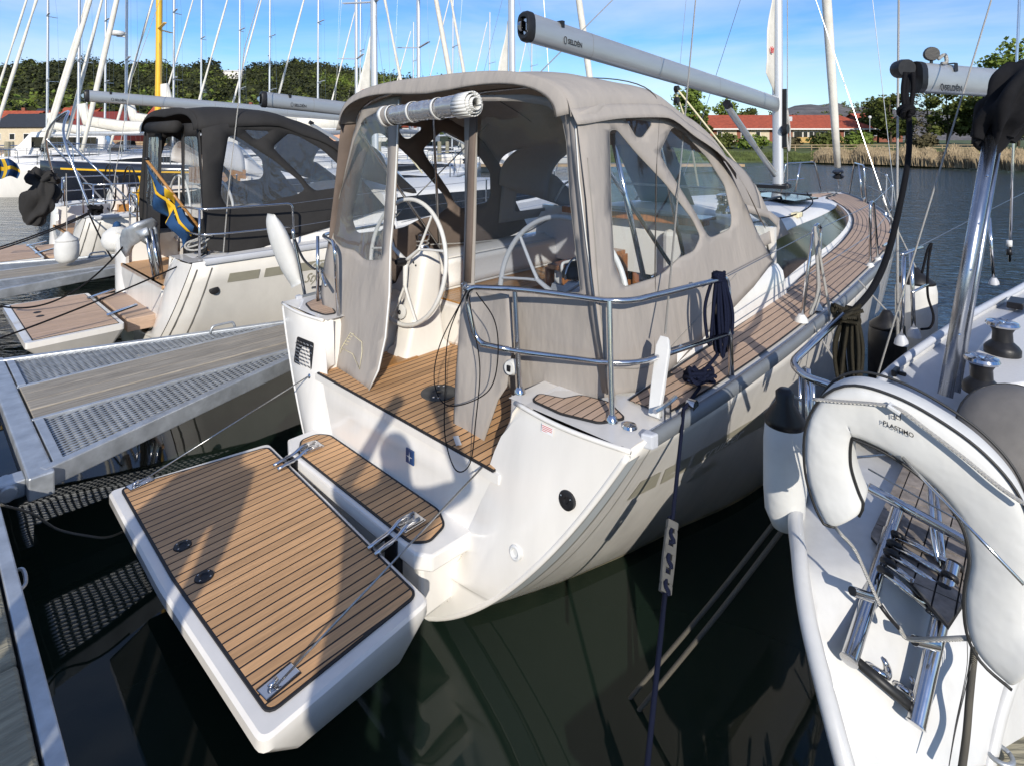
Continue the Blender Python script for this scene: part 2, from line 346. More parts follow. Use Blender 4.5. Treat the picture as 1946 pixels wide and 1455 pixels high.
def sheet(outline, holes, fn, step=.0):
    "conforming triangulation of an outline and window polygons; fn maps 2D to 3D; returns canvas M and list of window M"
    pts = []; edges = []; polys = [outline] + holes
    for P in polys:
        k = len(pts); pts += [tuple(p) for p in P]; n = len(P); edges += [(k + i, k + (i + 1) % n) for i in range(n)]
    def inside(p, P):
        c = False; n = len(P)
        for i in range(n):
            (x1, y1), (x2, y2) = P[i], P[(i + 1) % n]
            if (y1 > p[1]) != (y2 > p[1]) and p[0] < (x2 - x1) * (p[1] - y1) / (y2 - y1) + x1: c = not c
        return c
    def near(p, P, d):
        n = len(P)
        for i in range(n):
            a, b = Vector(P[i]), Vector(P[(i + 1) % n]); ab = b - a; t = max(0, min(1, (Vector(p) - a).dot(ab) / max(1e-9, ab.length_squared)))
            if (a + ab * t - Vector(p)).length < d: return True
        return False
    if step:
        xs = [p[0] for p in outline]; ys = [p[1] for p in outline]; x = min(xs) + step / 2
        while x < max(xs):
            y = min(ys) + step / 2
            while y < max(ys):
                if inside((x, y), outline) and not any(near((x, y), P, step * .35) for P in polys): pts.append((x, y))
                y += step
            x += step
    v, e, f, *_ = delaunay_2d_cdt([Vector(p) for p in pts], edges, [], 0, 1e-5)
    cm = M(); wm = [M() for _ in holes]; V3 = [fn(p[0], p[1]) for p in v]; loc = [dict() for _ in range(len(holes) + 1)]
    for t in f:
        c = (sum(v[i][0] for i in t) / len(t), sum(v[i][1] for i in t) / len(t))
        if not inside(c, outline): continue
        k = 0
        for h, P in enumerate(holes):
            if inside(c, P): k = h + 1; break
        tgt = cm if k == 0 else wm[k - 1]; d = loc[k]; q = []
        for i in t:
            if i not in d: d[i] = len(tgt.v); tgt.v.append(tuple(V3[i]))
            q.append(d[i])
        tgt.f.append(tuple(q)); tgt.m.append(0)
    return cm, wm
def text_m(txt, size, fn, bold=0.0, shear=0.0, sx=1.0):
    "lettering as a thin mesh, laid on a surface by fn(u, v)"
    cu = bpy.data.curves.new('t', 'FONT'); cu.body = txt; cu.size = size; cu.offset = bold; cu.shear = shear; cu.resolution_u = 3
    o = bpy.data.objects.new('t', cu); col.objects.link(o); dg = bpy.context.evaluated_depsgraph_get(); dg.update()
    me = bpy.data.meshes.new_from_object(o.evaluated_get(dg)); m = M()
    m.add([fn(v.co.x * sx, v.co.y) for v in me.vertices], [tuple(p.vertices) for p in me.polygons])
    bpy.data.objects.remove(o); bpy.data.curves.remove(cu); bpy.data.meshes.remove(me); return m
def rope(name, pts, r, m, label, cat='rope', n=8, seg=8, group=None, parent=None):
    o = M().tube(curve_pts(pts, seg), r, n).build(name, m, parent, smooth=0)
    if parent is None: tag(o, label, cat, group)
    return o
def sag(a, b, drop, n=10):
    a, b = Vector(a), Vector(b)
    return [a.lerp(b, i / n) - Vector((0, 0, drop * 4 * (i / n) * (1 - i / n))) for i in range(n + 1)]

def cloth(pts, rf, folds=7, depth=.28, n=40, seg=7, seed=0, sy=1.0):
    "cloth gathered round a path: long folds running down it"
    P = curve_pts(pts, seg); m = M(); k = len(P); vs = []; u = Vector((1, 0, 0))
    for i, p in enumerate(P):
        T = (P[min(i + 1, k - 1)] - P[max(i - 1, 0)]).normalized(); u = (u - T * u.dot(T)).normalized(); w_ = T.cross(u); t = i / (k - 1); r = []
        for j in range(n):
            a = 2 * math.pi * j / n; q = 1 + depth * math.sin(a * folds + 2.2 * math.sin(t * 5 + seed)) * .5 + depth * 1.4 * noise.noise(Vector((math.cos(a) * 1.6 + seed, math.sin(a) * 1.6, t * 3.2)))
            r.append(p + u * (math.cos(a) * rf(t) * q) + w_ * (math.sin(a) * rf(t) * q * sy))
        vs.append(r)
    m.rows(vs, closed=True); m.f += [tuple(range(n))[::-1], tuple(range((k - 1) * n, k * n))]; m.m += [0, 0]; return m
# ------------------------------------------------------------------ water
WZ = -.1
WAT = bpy.data.materials.new('harbour_water'); WAT.use_nodes = True; t = WAT.node_tree; b = t.nodes['Principled BSDF']
setv(b, Roughness=.03, IOR=1.333); b.inputs['Base Color'].default_value = (.009, .017, .012, 1)
c = N(t, 'ShaderNodeTexCoord'); K = t.links.new
mp_ = N(t, 'ShaderNodeMapping'); mp_.inputs['Scale'].default_value = (1, 2.2, 1); mp_.inputs['Rotation'].default_value = (0, 0, R(-12))
n1 = setv(N(t, 'ShaderNodeTexNoise'), Scale=2.6, Detail=4.0, Roughness=.55, Distortion=.6); n2 = setv(N(t, 'ShaderNodeTexNoise'), Scale=.9, Detail=2.0)
K(c.outputs['Object'], mp_.inputs[0]); K(mp_.outputs[0], n1.inputs['Vector']); K(c.outputs['Object'], n2.inputs['Vector'])
ln = N(t, 'ShaderNodeVectorMath', operation='LENGTH'); K(c.outputs['Object'], ln.inputs[0])
q = N(t, 'ShaderNodeMapRange', interpolation_type='SMOOTHSTEP')
for a_, v_ in zip(('From Min', 'From Max', 'To Min', 'To Max'), (6.5, 14, .003, 1)): q.inputs[a_].default_value = v_
K(ln.outputs['Value'], q.inputs['Value'])
b1 = N(t, 'ShaderNodeBump'); b1.inputs['Distance'].default_value = .055; K(n1.outputs[0], b1.inputs['Height']); K(q.outputs[0], b1.inputs['Strength'])
b2 = N(t, 'ShaderNodeBump'); b2.inputs['Distance'].default_value = .045; b2.inputs['Strength'].default_value = .22; K(n2.outputs[0], b2.inputs['Height']); K(b1.outputs[0], b2.inputs['Normal']); 
mp3 = N(t, 'ShaderNodeMapping'); mp3.inputs['Scale'].default_value = (.55, 1.5, 1); mp3.inputs['Rotation'].default_value = (0, 0, R(8)); n3 = setv(N(t, 'ShaderNodeTexNoise'), Scale=1.1, Detail=6.0, Roughness=.62, Distortion=.8); K(c.outputs['Object'], mp3.inputs[0]); K(mp3.outputs[0], n3.inputs['Vector'])
q3 = N(t, 'ShaderNodeMapRange', interpolation_type='SMOOTHSTEP')
for a_, v_ in zip(('From Min', 'From Max', 'To Min', 'To Max'), (9, 26, 0, 1)): q3.inputs[a_].default_value = v_
K(ln.outputs['Value'], q3.inputs['Value']); b3 = N(t, 'ShaderNodeBump'); b3.inputs['Distance'].default_value = .10; K(n3.outputs[0], b3.inputs['Height']); K(q3.outputs[0], b3.inputs['Strength']); K(b2.outputs[0], b3.inputs['Normal']); K(b3.outputs[0], b.inputs['Normal'])
rq = N(t, 'ShaderNodeMapRange')
for a_, v_ in zip(('From Min', 'From Max', 'To Min', 'To Max'), (9, 60, .03, .12)): rq.inputs[a_].default_value = v_
K(ln.outputs['Value'], rq.inputs['Value']); K(rq.outputs[0], b.inputs['Roughness'])
me = M(); me.add([(-900, -200, WZ), (900, -200, WZ), (900, 900, WZ), (-900, 900, WZ)], [(0, 1, 2, 3)])
tag(me.build('water', WAT), kind='structure')
# ------------------------------------------------------------------ the cruiser hull (x forward from the stern, y to port, z up)
HB = smooth_interp([0, 1, 2, 3, 4, 5, 6, 7, 8, 9, 9.7, 10.15], [1.6, 1.68, 1.71, 1.715, 1.7, 1.67, 1.58, 1.41, 1.12, .7, .33, .02])
HZ = smooth_interp([0, 2, 4, 6, 8, 10.15], [1.15, 1.18, 1.225, 1.29, 1.37, 1.47])
HK = smooth_interp([0, .65, 1.4, 3, 6, 9, 10.15], [-.2, -.38, -.5, -.56, -.54, -.35, -.12])
HP = smooth_interp([0, .65, 1.4, 2.6, 5, 8, 10.15], [2.05, 2.45, 3.1, 5.6, 6, 3, 1.8])
def hull_y(x, z):
    zb, zs = HK(x), HZ(x)
    return HB(x) * max(0, min(1, (z - zb) / (zs - zb))) ** (1 / HP(x))
def xt(z): return -.06 + .13 * z
def hull_sh(x, z):
    return x + max(0, 1 - x / .8) * xt(z)
def hull_pt(x, z, side=-1, off=0.0):
    return Vector((hull_sh(x, z), side * (hull_y(x, z) + off), z))
def make_hull(root, mats=None, fine=True):
    m = M(); nx = 44 if fine else 20; nz = 22 if fine else 10
    X = [10.15 * (i / nx) ** 1.15 for i in range(nx + 1)]
    rows = []
    for x in X:
        zb, zs = HK(x), HZ(x); r = []
        for j in range(nz, -1, -1):
            z = zb + (zs - zb) * (j / nz) ** 1.8; r.append((hull_sh(x, z), hull_y(x, z), z))
        for j in range(1, nz + 1):
            z = zb + (zs - zb) * (j / nz) ** 1.8; r.append((hull_sh(x, z), -hull_y(x, z), z))
        rows.append(r)
    m.rows(rows)
    return m.build('hull', mats or GEL, root, smooth=40, solid=.02, off=-1)
def transom(root, cut=True):
    "stern face, with the walk-through opening"
    nz = 26; out = []
    zb, zs = HK(0), HZ(0)
    Z = [zb + (zs - zb) * (j / nz) ** 1.8 for j in range(nz + 1)]
    inn = smooth_interp([-.2, .20, .22, .27, .49, .78, .99, 1.05, 1.16], [0, 0.0, .47, .64, .74, .80, .88, .93, 1.06]) if cut else (lambda z: 0)
    for sd in (-1, 1):
        m = M(); rows = []
        for z in Z + ([.215, .23, .25] if cut else []): pass
        ZZ = sorted(set(Z + ([.2, .21, .215, .22, .225, .235, .25, .27, .3, 1.1, 1.13] if cut else [])))
        for z in ZZ:
            yo = hull_y(0, z); yi = min(inn(z), yo - .002) if z > .2 and cut else 0
            k = 9; rows.append([(xt(z) - .035 * math.sin(math.pi * (i / k)) * 1.0 - .012, sd * (yi + (yo - yi) * i / k), z) for i in range(k + 1)])
        m.rows(rows, flip=sd < 0); m.build('stern_panel', GEL, root, smooth=50)
def deck_strip(root, y_in, z_off=0.0, x0=.1, x1=10.1, n=40):
    for sd in (-1, 1):
        m = M(); rows = []
        for i in range(n + 1):
            x = x0 + (x1 - x0) * i / n; a, b = HB(x), min(y_in(x), HB(x) - .01)
            xx = hull_sh(x, HZ(x)); rows.append([(xx, sd * (b + (a - b) * j / 4), HZ(x) + z_off + .012 * (1 - j / 4)) for j in range(5)])
        m.rows(rows, flip=sd > 0).build('side_deck', GEL2, root, smooth=30)
CW = smooth_interp([.4, 2, 2.9, 4, 5, 6, 7, 8, 8.9, 9.2], [1.34, 1.31, 1.28, 1.2, 1.15, 1.05, .88, .58, .16, .02])   # cabin side at the deck
CT = smooth_interp([.4, 2, 2.9, 4, 5, 6, 7, 8, 8.9, 9.2], [1.28, 1.24, 1.16, 1.04, .97, .86, .68, .42, .08, .01])     # cabin side at the roof edge
CZ = smooth_interp([2.3, 2.9, 5, 7, 8.2, 9.2], [1.66, 1.66, 1.63, 1.56, 1.47, 1.42])
def cabin(root, x0=2.75):
    X = [x0 + (9.2 - x0) * i / 40 for i in range(41)]
    m = M(); rows = []
    for x in X:
        a, b, z0, z1 = CW(x), CT(x), HZ(x) + .01, max(CZ(x), HZ(x) + .02); r = []
        sec = [(a, z0), (a - .008, z0 + .02)] + [(a + (b - a) * t, z0 + (z1 - z0) * t) for t in (.25, .5, .75, .93)] + [(b - .03, z1 + .02)] + [(b * t, z1 + .02 + (.13 * (z1 - z0) / .42 if True else 0) * (1 - t * t)) for t in (.8, .55, .28, 0)]
        r = [(x, y, z) for y, z in sec] + [(x, -y, z) for y, z in sec[:-1][::-1]]
        rows.append(r)
    m.rows(rows, flip=True); m.f.append(tuple(range(len(rows[0])))); m.m.append(0)
    m.build('coachroof', GEL2, root, smooth=35)
    # long dark side windows, each side one pane with a rounded front
    for sd in (-1, 1):
        m = M(); rows = []; x1 = 8.3
        for i in range(31):
            x = 2.85 + (x1 - 2.85) * i / 30; e = min(1, (x1 - x) / .9) ** .5; a, b = CW(x), CT(x); z0, z1 = HZ(x), CZ(x)
            lo, hi = .5 - .34 * e, .5 + .38 * e
            rows.append([(x, sd * (a + (b - a) * t + .008), z0 + .01 + (z1 - z0) * t) for t in (lo, (lo + hi) / 2, hi)])
        m.rows(rows, flip=sd < 0).build('cabin_window', GLASS, root, smooth=0)
def mast_rig(root, x=6.75, z0=1.78, top=15.5, boom=(1.28, 6.55, 3.30, 3.05), detail=True, sail=True, mast_m=None, forestay=(10.1, 1.55), ra=.075):
    mm = mast_m or ALUW
    m = M(); a = ra
    m.tube([(x, 0, z0), (x - .05, 0, 5), (x - .1, 0, top)], a, 14, sy=.72); mo = m.build('mast', mm, root, smooth=40)
    for z, l in ((6.2, 1.05), (10.3, .85)):
        for sd in (-1, 1): s = M(); s.bar((x - .03, 0, z), (x - .35, sd * l, z + .08), .1, .03); s.build('spreader', mm, root)
    r = M(); tp = (x - .1, 0, top - .1)
    for sd in (-1, 1):
        r.tube([(x - .45, sd * 1.55, HZ(x)), (x - .4, sd * 1.07, 6.28), (x - .36, sd * .86, 10.4), tp], .004, 4)
        r.tube([(x - .35, sd * 1.5, HZ(x)), (x - .05, 0, 6.15)], .004, 4)
    r.tube([(x - .04, 0, 1.9), (x - .04, .06, top * .6)], .004, 4)
    r.build('standing_rigging', WIRE, root)
    f = M(); fx, fz = forestay; P0, P1 = Vector((fx, 0, fz)), Vector((x + .05, 0, top * .97))
    f.tube([P0, P0.lerp(P1, .02)], .012, 6); f.build('forestay_foot', SS, root)
    g = M(); pts = [P0.lerp(P1, .03 + .93 * t / 14) for t in range(15)]
    g.tube(pts, lambda t: .035 + .045 * math.sin(math.pi * min(1, t * 1.7 + .12)) ** .8 if t < .55 else .075 * (1 - t) + .04, 9); g.build('furled_genoa', SAILC, root, smooth=0)
    d = M(); d.lathe([(0, -.07), (.085, -.07), (.1, -.04), (.05, 0), (.1, .04), (.085, .07), (0, .07)], 16, P0.lerp(P1, .02), (P1 - P0)); d.build('furling_drum', BLK, root, smooth=30)
    return mo
def boom_part(root, x0, z0, x1, z1, h=.22, wd=.13, detail=True, mats=None):
    "boom with an oval section, cap, vang and an outhaul mark"
    A, B = Vector((x0, 0, z0)), Vector((x1, 0, z1)); m = M(); rows = []
    for k in range(9):
        p = A.lerp(B, k / 8); r = []
        for j in range(18):
            t = 2 * math.pi * j / 18; c, s2 = math.cos(t), math.sin(t)
            r.append(p + Vector((0, wd / 2 * math.copysign(abs(c) ** .6, c), h / 2 * math.copysign(abs(s2) ** .75, s2))))
        rows.append(r)
    m.rows(rows, closed=True); o = m.build('boom', ALU, root, smooth=40)
    c = M(); prof = []
    for j in range(18):
        t = 2 * math.pi * j / 18; cc, s2 = math.cos(t), math.sin(t)
        prof.append((wd / 2 * 1.06 * math.copysign(abs(cc) ** .6, cc), h / 2 * 1.07 * math.copysign(abs(s2) ** .8, s2)))
    d = (B - A).normalized()
    rr = [[A + d * off + Vector((0, y * k, z * k)) for y, z in prof] for off, k in ((.0, 1), (-.045, .98), (-.07, .82), (-.07, .6), (-.02, .5))]
    c.rows(rr, closed=True, flip=True); n = len(c.v); c.f.append(tuple(range(n - 18, n))[::-1]); c.m.append(0)
    c.build('boom_end_cap', BLK, root, smooth=30)
    e = M()
    e.bar(A + d * .0 + Vector((-.03, 0, .06)), A + Vector((-.03, 0, -.07)), .03, .03); e.lathe([(0, -.012), (.04, -.012), (.04, .012), (0, .012)], 14, A + Vector((-.075, 0, .0)), (0, 1, 0))
    e.build('outhaul_sheave', SS, root)
    for t in (.14, .36, .62): 
        g = M(); p = A.lerp(B, t); g.rows([[p + d * o2 + Vector((0, wd / 2 * 1.012 * math.copysign(abs(math.cos(a)) ** .6, math.cos(a)), h / 2 * 1.012 * math.copysign(abs(math.sin(a)) ** .75, math.sin(a)))) for a in [2 * math.pi * j / 18 for j in range(18)]] for o2 in (0, .004)], closed=True); g.build('boom_joint', GREYG, root)
    g = M(); p = A + d * .32; g.box((p.x, -wd / 2 - .002, p.z + h / 2 - .05), (p.x + .035, wd / 2 + .002, p.z + h / 2 + .004)); g.build('boom_slot', BLK, root)
    if detail:
        t = text_m('SELDÉN', .055, lambda u, v: A + d * (.40 + u) + Vector((0, -wd / 2 - .0025, v - .055)), .0012)
        t.build('boom_lettering', PRINT, root)
        t = M().tube([A + d * (.365 + .018 * math.cos(a)) + Vector((0, -wd / 2 - .0025, .03 * math.sin(a) - .035)) for a in [k * .7 for k in range(10)]], .0028, 5); t.build('boom_emblem', PRINT, root)
    return o
def vang(root, x, zb=2.0, bx=None, bz=2.75):
    m = M(); m.tube([(x - .1, 0, zb), (bx, 0, bz)], .03, 10); m.tube([((x - .1 + bx) / 2, 0, (zb + bz) / 2), (bx, 0, bz)], .042, 10)
    m.build('vang', ALU, root, smooth=40)
    m = M(); m.lathe([(0, -.05), (.05, -.05), (.05, .05), (0, .05)], 12, (bx, 0, bz + .03), (1, 0, -.5)); m.build('vang_fitting', BLK, root, smooth=30)
    m = M(); m.tube([(x - .12, -.03, zb + .05), (bx + .05, -.03, bz - .05)], .008, 5); m.build('vang_line', WHR, root)
def clew(root, x, zc, up=2.2, foot=.62, crown=True):
    "the corner of the furled mainsail showing at the mast"
    pts = [(x, zc), (x - foot, zc + .28), (x - foot + .03, zc + .36), (x - .01, zc + up)]
    m = M(); P = []
    for i in range(9):
        t = i / 8; r = []
        a = Vector((pts[1][0] + (pts[0][0] - pts[1][0]) * 0, pts[1][1])).lerp(Vector(pts[3]), t); b = Vector(pts[0]).lerp(Vector(pts[3]), t)
        for j in range(6): q = a.lerp(b, j / 5); r.append((q.x, .02 * math.sin(3 * q.x + 5 * q.y) * (1 - j / 5), q.y))
        P.append(r)
    m.rows(P); sl = m.build('mainsail_clew', SAILC, root, smooth=0, solid=.006)
    if crown:
        c = M(); cx, cz = x - .2, zc + .62
        for a0, a1, b0, b1 in ((-.05, -.02, .05, -.02), (-.05, -.02, -.06, .035), (0, -.02, 0, .05), (.05, -.02, .06, .035), (-.06, .035, -.02, .0), (.06, .035, .02, 0), (-.05, -.04, .05, -.04)):
            c.bar((cx + a0, -.03, cz + a1), (cx + b0, -.03, cz + b1), .004, .014)
        c.build('sail_emblem', REDP, root)
def rail_set(root, side, posts, z=1.13, name='stanchion'):
    for (x, y) in posts:
        m = M(); m.tube([(x, y, HZ(x)), (x - .01, y * 1.01, HZ(x) + .6)], .0125, 8); m.lathe([(0, 0), (.035, 0), (.03, .012), (.016, .05), (.0125, .07)], 10, (x, y, HZ(x)))
        m.lathe([(.018, 0), (.02, .015), (.012, .03), (0, .032)], 10, (x - .01, y * 1.01, HZ(x) + .58)); m.build(name, SS, root, smooth=40)

# ================================================================== the near cruiser
BO = l2w(0, 0, 0); BR = R(90) - TH
boat = empty('sailing_cruiser', 'large white sailing cruiser with taupe canvas cockpit tent and teak bathing platform folded down', 'sailboat', BO, BR)
def W_(p): return l2w(p[0], p[1], p[2])
make_hull(boat); transom(boat)
deck_strip(boat, lambda x: min(CW(max(x, .4)), HB(x)) if x > .42 else 1.0)
cabin(boat)
# rubbing strake / toe rail, grey, with a pale capped end
for sd in (-1, 1):
    m = M(); rows = []
    for i in range(61):
        x = .16 + (10.1 - .16) * i / 60; y, z = HB(x), HZ(x); X = hull_sh(x, z)
        rows.append([(X, sd * (y + a), z + b) for a, b in ((.004, -.042), (.016, -.030), (.016, .006), (.006, .024), (-.012, .028), (-.024, .020), (-.028, .006), (-.028, -.03))])
    m.rows(rows, closed=True, flip=sd > 0); n = 8; m.f += [tuple(range(8)), tuple(range(len(m.v) - 8, len(m.v)))[::-1]]; m.m += [0, 0]
    m.build('toe_rail', STRAKE, boat, smooth=50)
    c = M(); x = .13; c.mi = 0
    p = hull_pt(.16, HZ(0), sd, .0)
    s_ = sd; c.prism([(p.x - .045, p.y - s_ * .03), (p.x + .01, p.y - s_ * .035), (p.x + .01, p.y + s_ * .03), (p.x - .03, p.y + s_ * .02)], p.z - .03, p.z + .035); c.build('toe_rail_end', GELG, boat, bevel=.008)
    # styled bands and grooves running down the quarter
    for xo, w, mt, ins in ((.012, .018, GREYG, .003), (.034, .085, PALEB, .004), (.119, .008, GREYG, .003), (.21, .005, GREYG, .002)):
        g = M(); rows = []
        for j in range(31):
            z = -.12 + (1.08 + .12) * j / 30; k = xo * (1 + .15 * math.sin(j / 30 * 3)); rows.append([hull_pt(k + w * i_ / 4, z, sd, ins) for i_ in range(5)])
        g.rows(rows, flip=sd < 0).build('quarter_groove', mt, boat, smooth=0)
STAIN = mat('waterline_stain', (.45, .40, .27), .6, noise_s=9, noise_amt=.35, detail=8)
for sd in (-1, 1):
    g = M(); g.rows([[hull_pt(x, z, sd, .002) for z in (-.13, -.09, -.055)] for x in [.0 + 9.6 * k / 80 for k in range(81)]], flip=sd < 0).build('waterline_stain', STAIN, boat, smooth=0)
# rounded lip along the outer edge of the stern face
for sd in (-1, 1):
    g = M(); g.tube([hull_pt(0, -.19 + 1.32 * j / 40, sd, -.004) + Vector((-.004, 0, 0)) for j in range(41)], .016, 8); g.build('stern_lip', GEL, boat, smooth=0)
# name band on the starboard side: grey blocks, star mark, lettering
def on_hull(x, z, off=.0035): return hull_pt(x, z, -1, off)
def patch(poly, name, mt, off=.003, n=10):
    "small polygon laid on the hull side: poly is a 4-gon (x, z)"
    m = M(); a, b, c, d = [Vector(p) for p in poly]
    m.grid(lambda u, v: on_hull(*(a.lerp(b, u).lerp(d.lerp(c, u), v)), off), n, 3, flip=False); return m.build(name, mt, boat, smooth=0)
zb = lambda x: .755 - .07 * x
patch([(.35, zb(.35)), (.58, zb(.58)), (.53, zb(.53) + .11), (.36, zb(.36) + .11)], 'name_band', STRIPE)
patch([(.62, zb(.62)), (.86, zb(.86)), (.82, zb(.82) + .11), (.57, zb(.57) + .11)], 'name_band', STRIPE)
patch([(.90, zb(.90)), (1.85, zb(1.85)), (1.82, zb(1.82) + .11), (.86, zb(.86) + .11)], 'name_band', STRIPE, n=24)
m = M(); cx, cz = .72, zb(.72) + .055
for (u0, v0, u1, v1) in ((-.10, 0, .10, 0), (0, -.05, 0, .05)):
    m.add([on_hull(cx + u0, cz + v0, .006), on_hull(cx + .012 * (v1 != v0) , cz + .008 * (u1 != u0), .006), on_hull(cx + u1, cz + v1, .006), on_hull(cx - .012 * (v1 != v0), cz - .008 * (u1 != u0), .006)], [(0, 1, 2, 3)])
m.build('star_mark', GEL, boat)
text_m('cruiser', .17, lambda u, v: on_hull(.97 + u * 1.0, zb(.97 + u) + .015 + v * .62, .0065), .003, .15).build('hull_lettering', WHT, boat)
text_m('Style', .17, lambda u, v: on_hull(.98 + u, zb(.98 + u) - .14 + v * .75, .0045), .001, .45, .8).build('hull_lettering', STRIPE, boat)
# ---- walk-through stern: step, riser, scoop sides
SOLE = .81
inn = smooth_interp([.22, .27, .49, .78, 1.0], [.47, .64, .74, .80, .88])
stepo = [(-.285, .70), (-.20, .80), (-.06, .80), (.0, .72), (.0, -.50), (-.06, -.62), (-.24, -.66), (-.285, -.6)]
m = M(); m.prism([(-.30, .70), (-.23, .86), (.04, .86), (.04, -.72), (-.25, -.70), (-.30, -.62)], .36, .446); m.build('stern_step', GEL, boat, bevel=.012)
# sloping front under the step
m = M(); m.grid(lambda u, v: (-.30 + .22 * v, .70 - 1.32 * u, .44 - .36 * v - .10 * math.sin(math.pi * u) * v), 12, 6, flip=True); m.build('step_front', GEL, boat, smooth=30)
m = M(); m.grid(lambda u, v: (.0 + .02 * v - .05 * math.exp(-((v - .62) / .12) ** 2) * math.sin(math.pi * u) * .25, .86 - 1.72 * u, .44 + (SOLE - .44) * v), 20, 10, flip=True); m.build('riser', GEL, boat, smooth=30)
for sd in (-1, 1):
    m = M(); rows = []
    for j in range(25):
        z = .22 + (1.16 - .22) * j / 24; yo = smooth_interp([-.2, .20, .22, .27, .49, .78, .99, 1.05, 1.16], [0, 0.0, .47, .64, .74, .80, .88, .93, 1.06])(z) + .004
        yi = .62 + .23 * max(0, (z - .44) / .37) if z < SOLE else .86 + .06 * (z - SOLE)
        xo = xt(z) - .012; xi = .03 if z < SOLE else .12
        rows.append([(xo + (xi - xo) * t, sd * (yo + (yi - yo) * (t ** .7)), z) for t in (0, .1, .35, .7, 1)])
    m.rows(rows, flip=sd > 0).build('scoop_side', GEL, boat, smooth=40)
m = M(); m.box((-.27, -.64, .10), (.05, .84, .36)); m.build('stern_floor', GEL, boat, bevel=.02)
cut = [(-.15, -.36), (-.15, -.46), (-.2, -.48), (-.29, -.48), (-.29, -.34)]
teak = round_poly([(-.262, .62), (-.175, .765), (-.075, .765), (-.02, .69), (-.02, -.46), (-.075, -.575), (-.2, -.61), (-.262, -.55)], .03)
m = M(); m.prism(inset(teak, -.012), .446, .4525); m.build('step_caulk', CAULK, boat)
planks(teak, .052, .0085, .4475, .006, boat, axis='x')
# cockpit sole
soleo = [(.03, -.84), (1.6, -.84), (1.6, .88), (.03, .88)]
m = M(); m.box((.0, -.90, SOLE - .05), (2.9, .92, SOLE - .006)); m.build('cockpit_floor', GEL, boat)
m = M(); m.box((.004, -.862, SOLE - .006), (2.9, .9, SOLE + .0038)); m.build('sole_caulk', CAULK, boat)
planks([(.016, -.855), (2.88, -.855), (2.88, .892), (.016, .892)], .053, .0105, SOLE - .002, .007, boat, axis='x')
m = M(); m.box((.33, .60, SOLE + .005), (.67, .72, SOLE + .012)); m.build('sole_hatch', TEAKO, boat, bevel=.004)
m = M(); m.lathe([(0, 0), (.118, 0), (.118, .006), (.10, .008), (.04, .008), (.036, .004), (0, .004)], 32, (.38, .01, SOLE + .005)); fl = m.build('deck_fitting', RUB, boat, smooth=30)
m = M(); m.lathe([(0, 0), (.016, 0), (.016, .002), (0, .002)], 12, (.38, .01, SOLE + .013)); m.build('fitting_socket', BLK, fl)
for a in (.5, .9, 3.6, 4.0):
    m = M(); m.lathe([(0, 0), (.009, 0), (.007, .002), (0, .003)], 8, (.38 + .085 * math.cos(a), .01 + .085 * math.sin(a), SOLE + .0135)); m.build('screw', SS, fl)
# cockpit sides: quarter blocks, seats and coamings
for sd in (-1, 1):
    m = M(); y0 = .95
    m.rows([[(x, sd * y, z) for y, z in ((.88, SOLE - .01), (.885, SOLE + .1), (.93, 1.10), (.97, 1.155), (1.02, 1.165), (HB(max(x, .02)) - .05, 1.163))] for x in (xt(1.15) - .02, .3, .6, .98)], flip=sd > 0); m.build('quarter_block', GEL, boat, smooth=40)
    m = M(); X = [.92, .96, 1.0, 1.1, 1.5, 2.0, 2.5, 2.9]
    def sec(x):
        k = min(1, max(0, (x - .92) / .16)); k = k * k * (3 - 2 * k); h = 1.165 + (.28) * k
        return [(1.34, 1.19), (1.30, 1.19 + (h - 1.19) * .8), (1.26, h), (1.10, h + .012), (1.02, h - .03), (.97, 1.17), (.93, 1.155 if k > .2 else 1.15)]
    m.rows([[(x, sd * y, z) for y, z in sec(x)] for x in X], flip=sd > 0); m.build('coaming', GEL, boat, smooth=40)
    m = M(); m.box((1.02, min(sd * .48, sd * .96), SOLE - .005), (2.9, max(sd * .48, sd * .96), 1.14)); st = m.build('cockpit_seat', GEL, boat, bevel=.03)
    for pk in planks([(1.05, sd * .46), (2.88, sd * .46), (2.88, sd * .93), (1.05, sd * .93)], .052, .005, 1.141, .014, boat, TEAKO, axis='x', name='seat_slat'): pass
    m = M(); m.box((1.0, sd * .47 - .012, 1.07), (2.88, sd * .47 + .012, 1.139)); m.build('seat_edge', TEAKO, boat, bevel=.006)
    m = M(); m.grid(lambda u, v: (1.25 + 1.6 * u, sd * (.955 + .02 * math.sin(v * 3)), 1.17 + .24 * v), 12, 5, flip=sd > 0); m.build('backrest_cushion', GEL2, boat, smooth=0, solid=.04)
for sd in (-1, 1):
    m = M(); m.rows([[(x, sd * (.9 + (yo_ - .9) * k / 6), 1.1635) for k in range(7)] for x, yo_ in ((xt(1.15) - .012, HB(0) - .002), (.2, HB(.1) - .01), (.5, HB(.4) - .02))], flip=sd > 0); m.build('quarter_deck', GEL, boat, smooth=30)
    m = M(); m.tube([(xt(1.15) - .01 - .035 * math.sin(math.pi * k / 12) , sd * (.95 + (HB(0) - .95) * k / 12), 1.152) for k in range(13)], .012, 8); m.build('quarter_lip', GEL, boat, smooth=0)
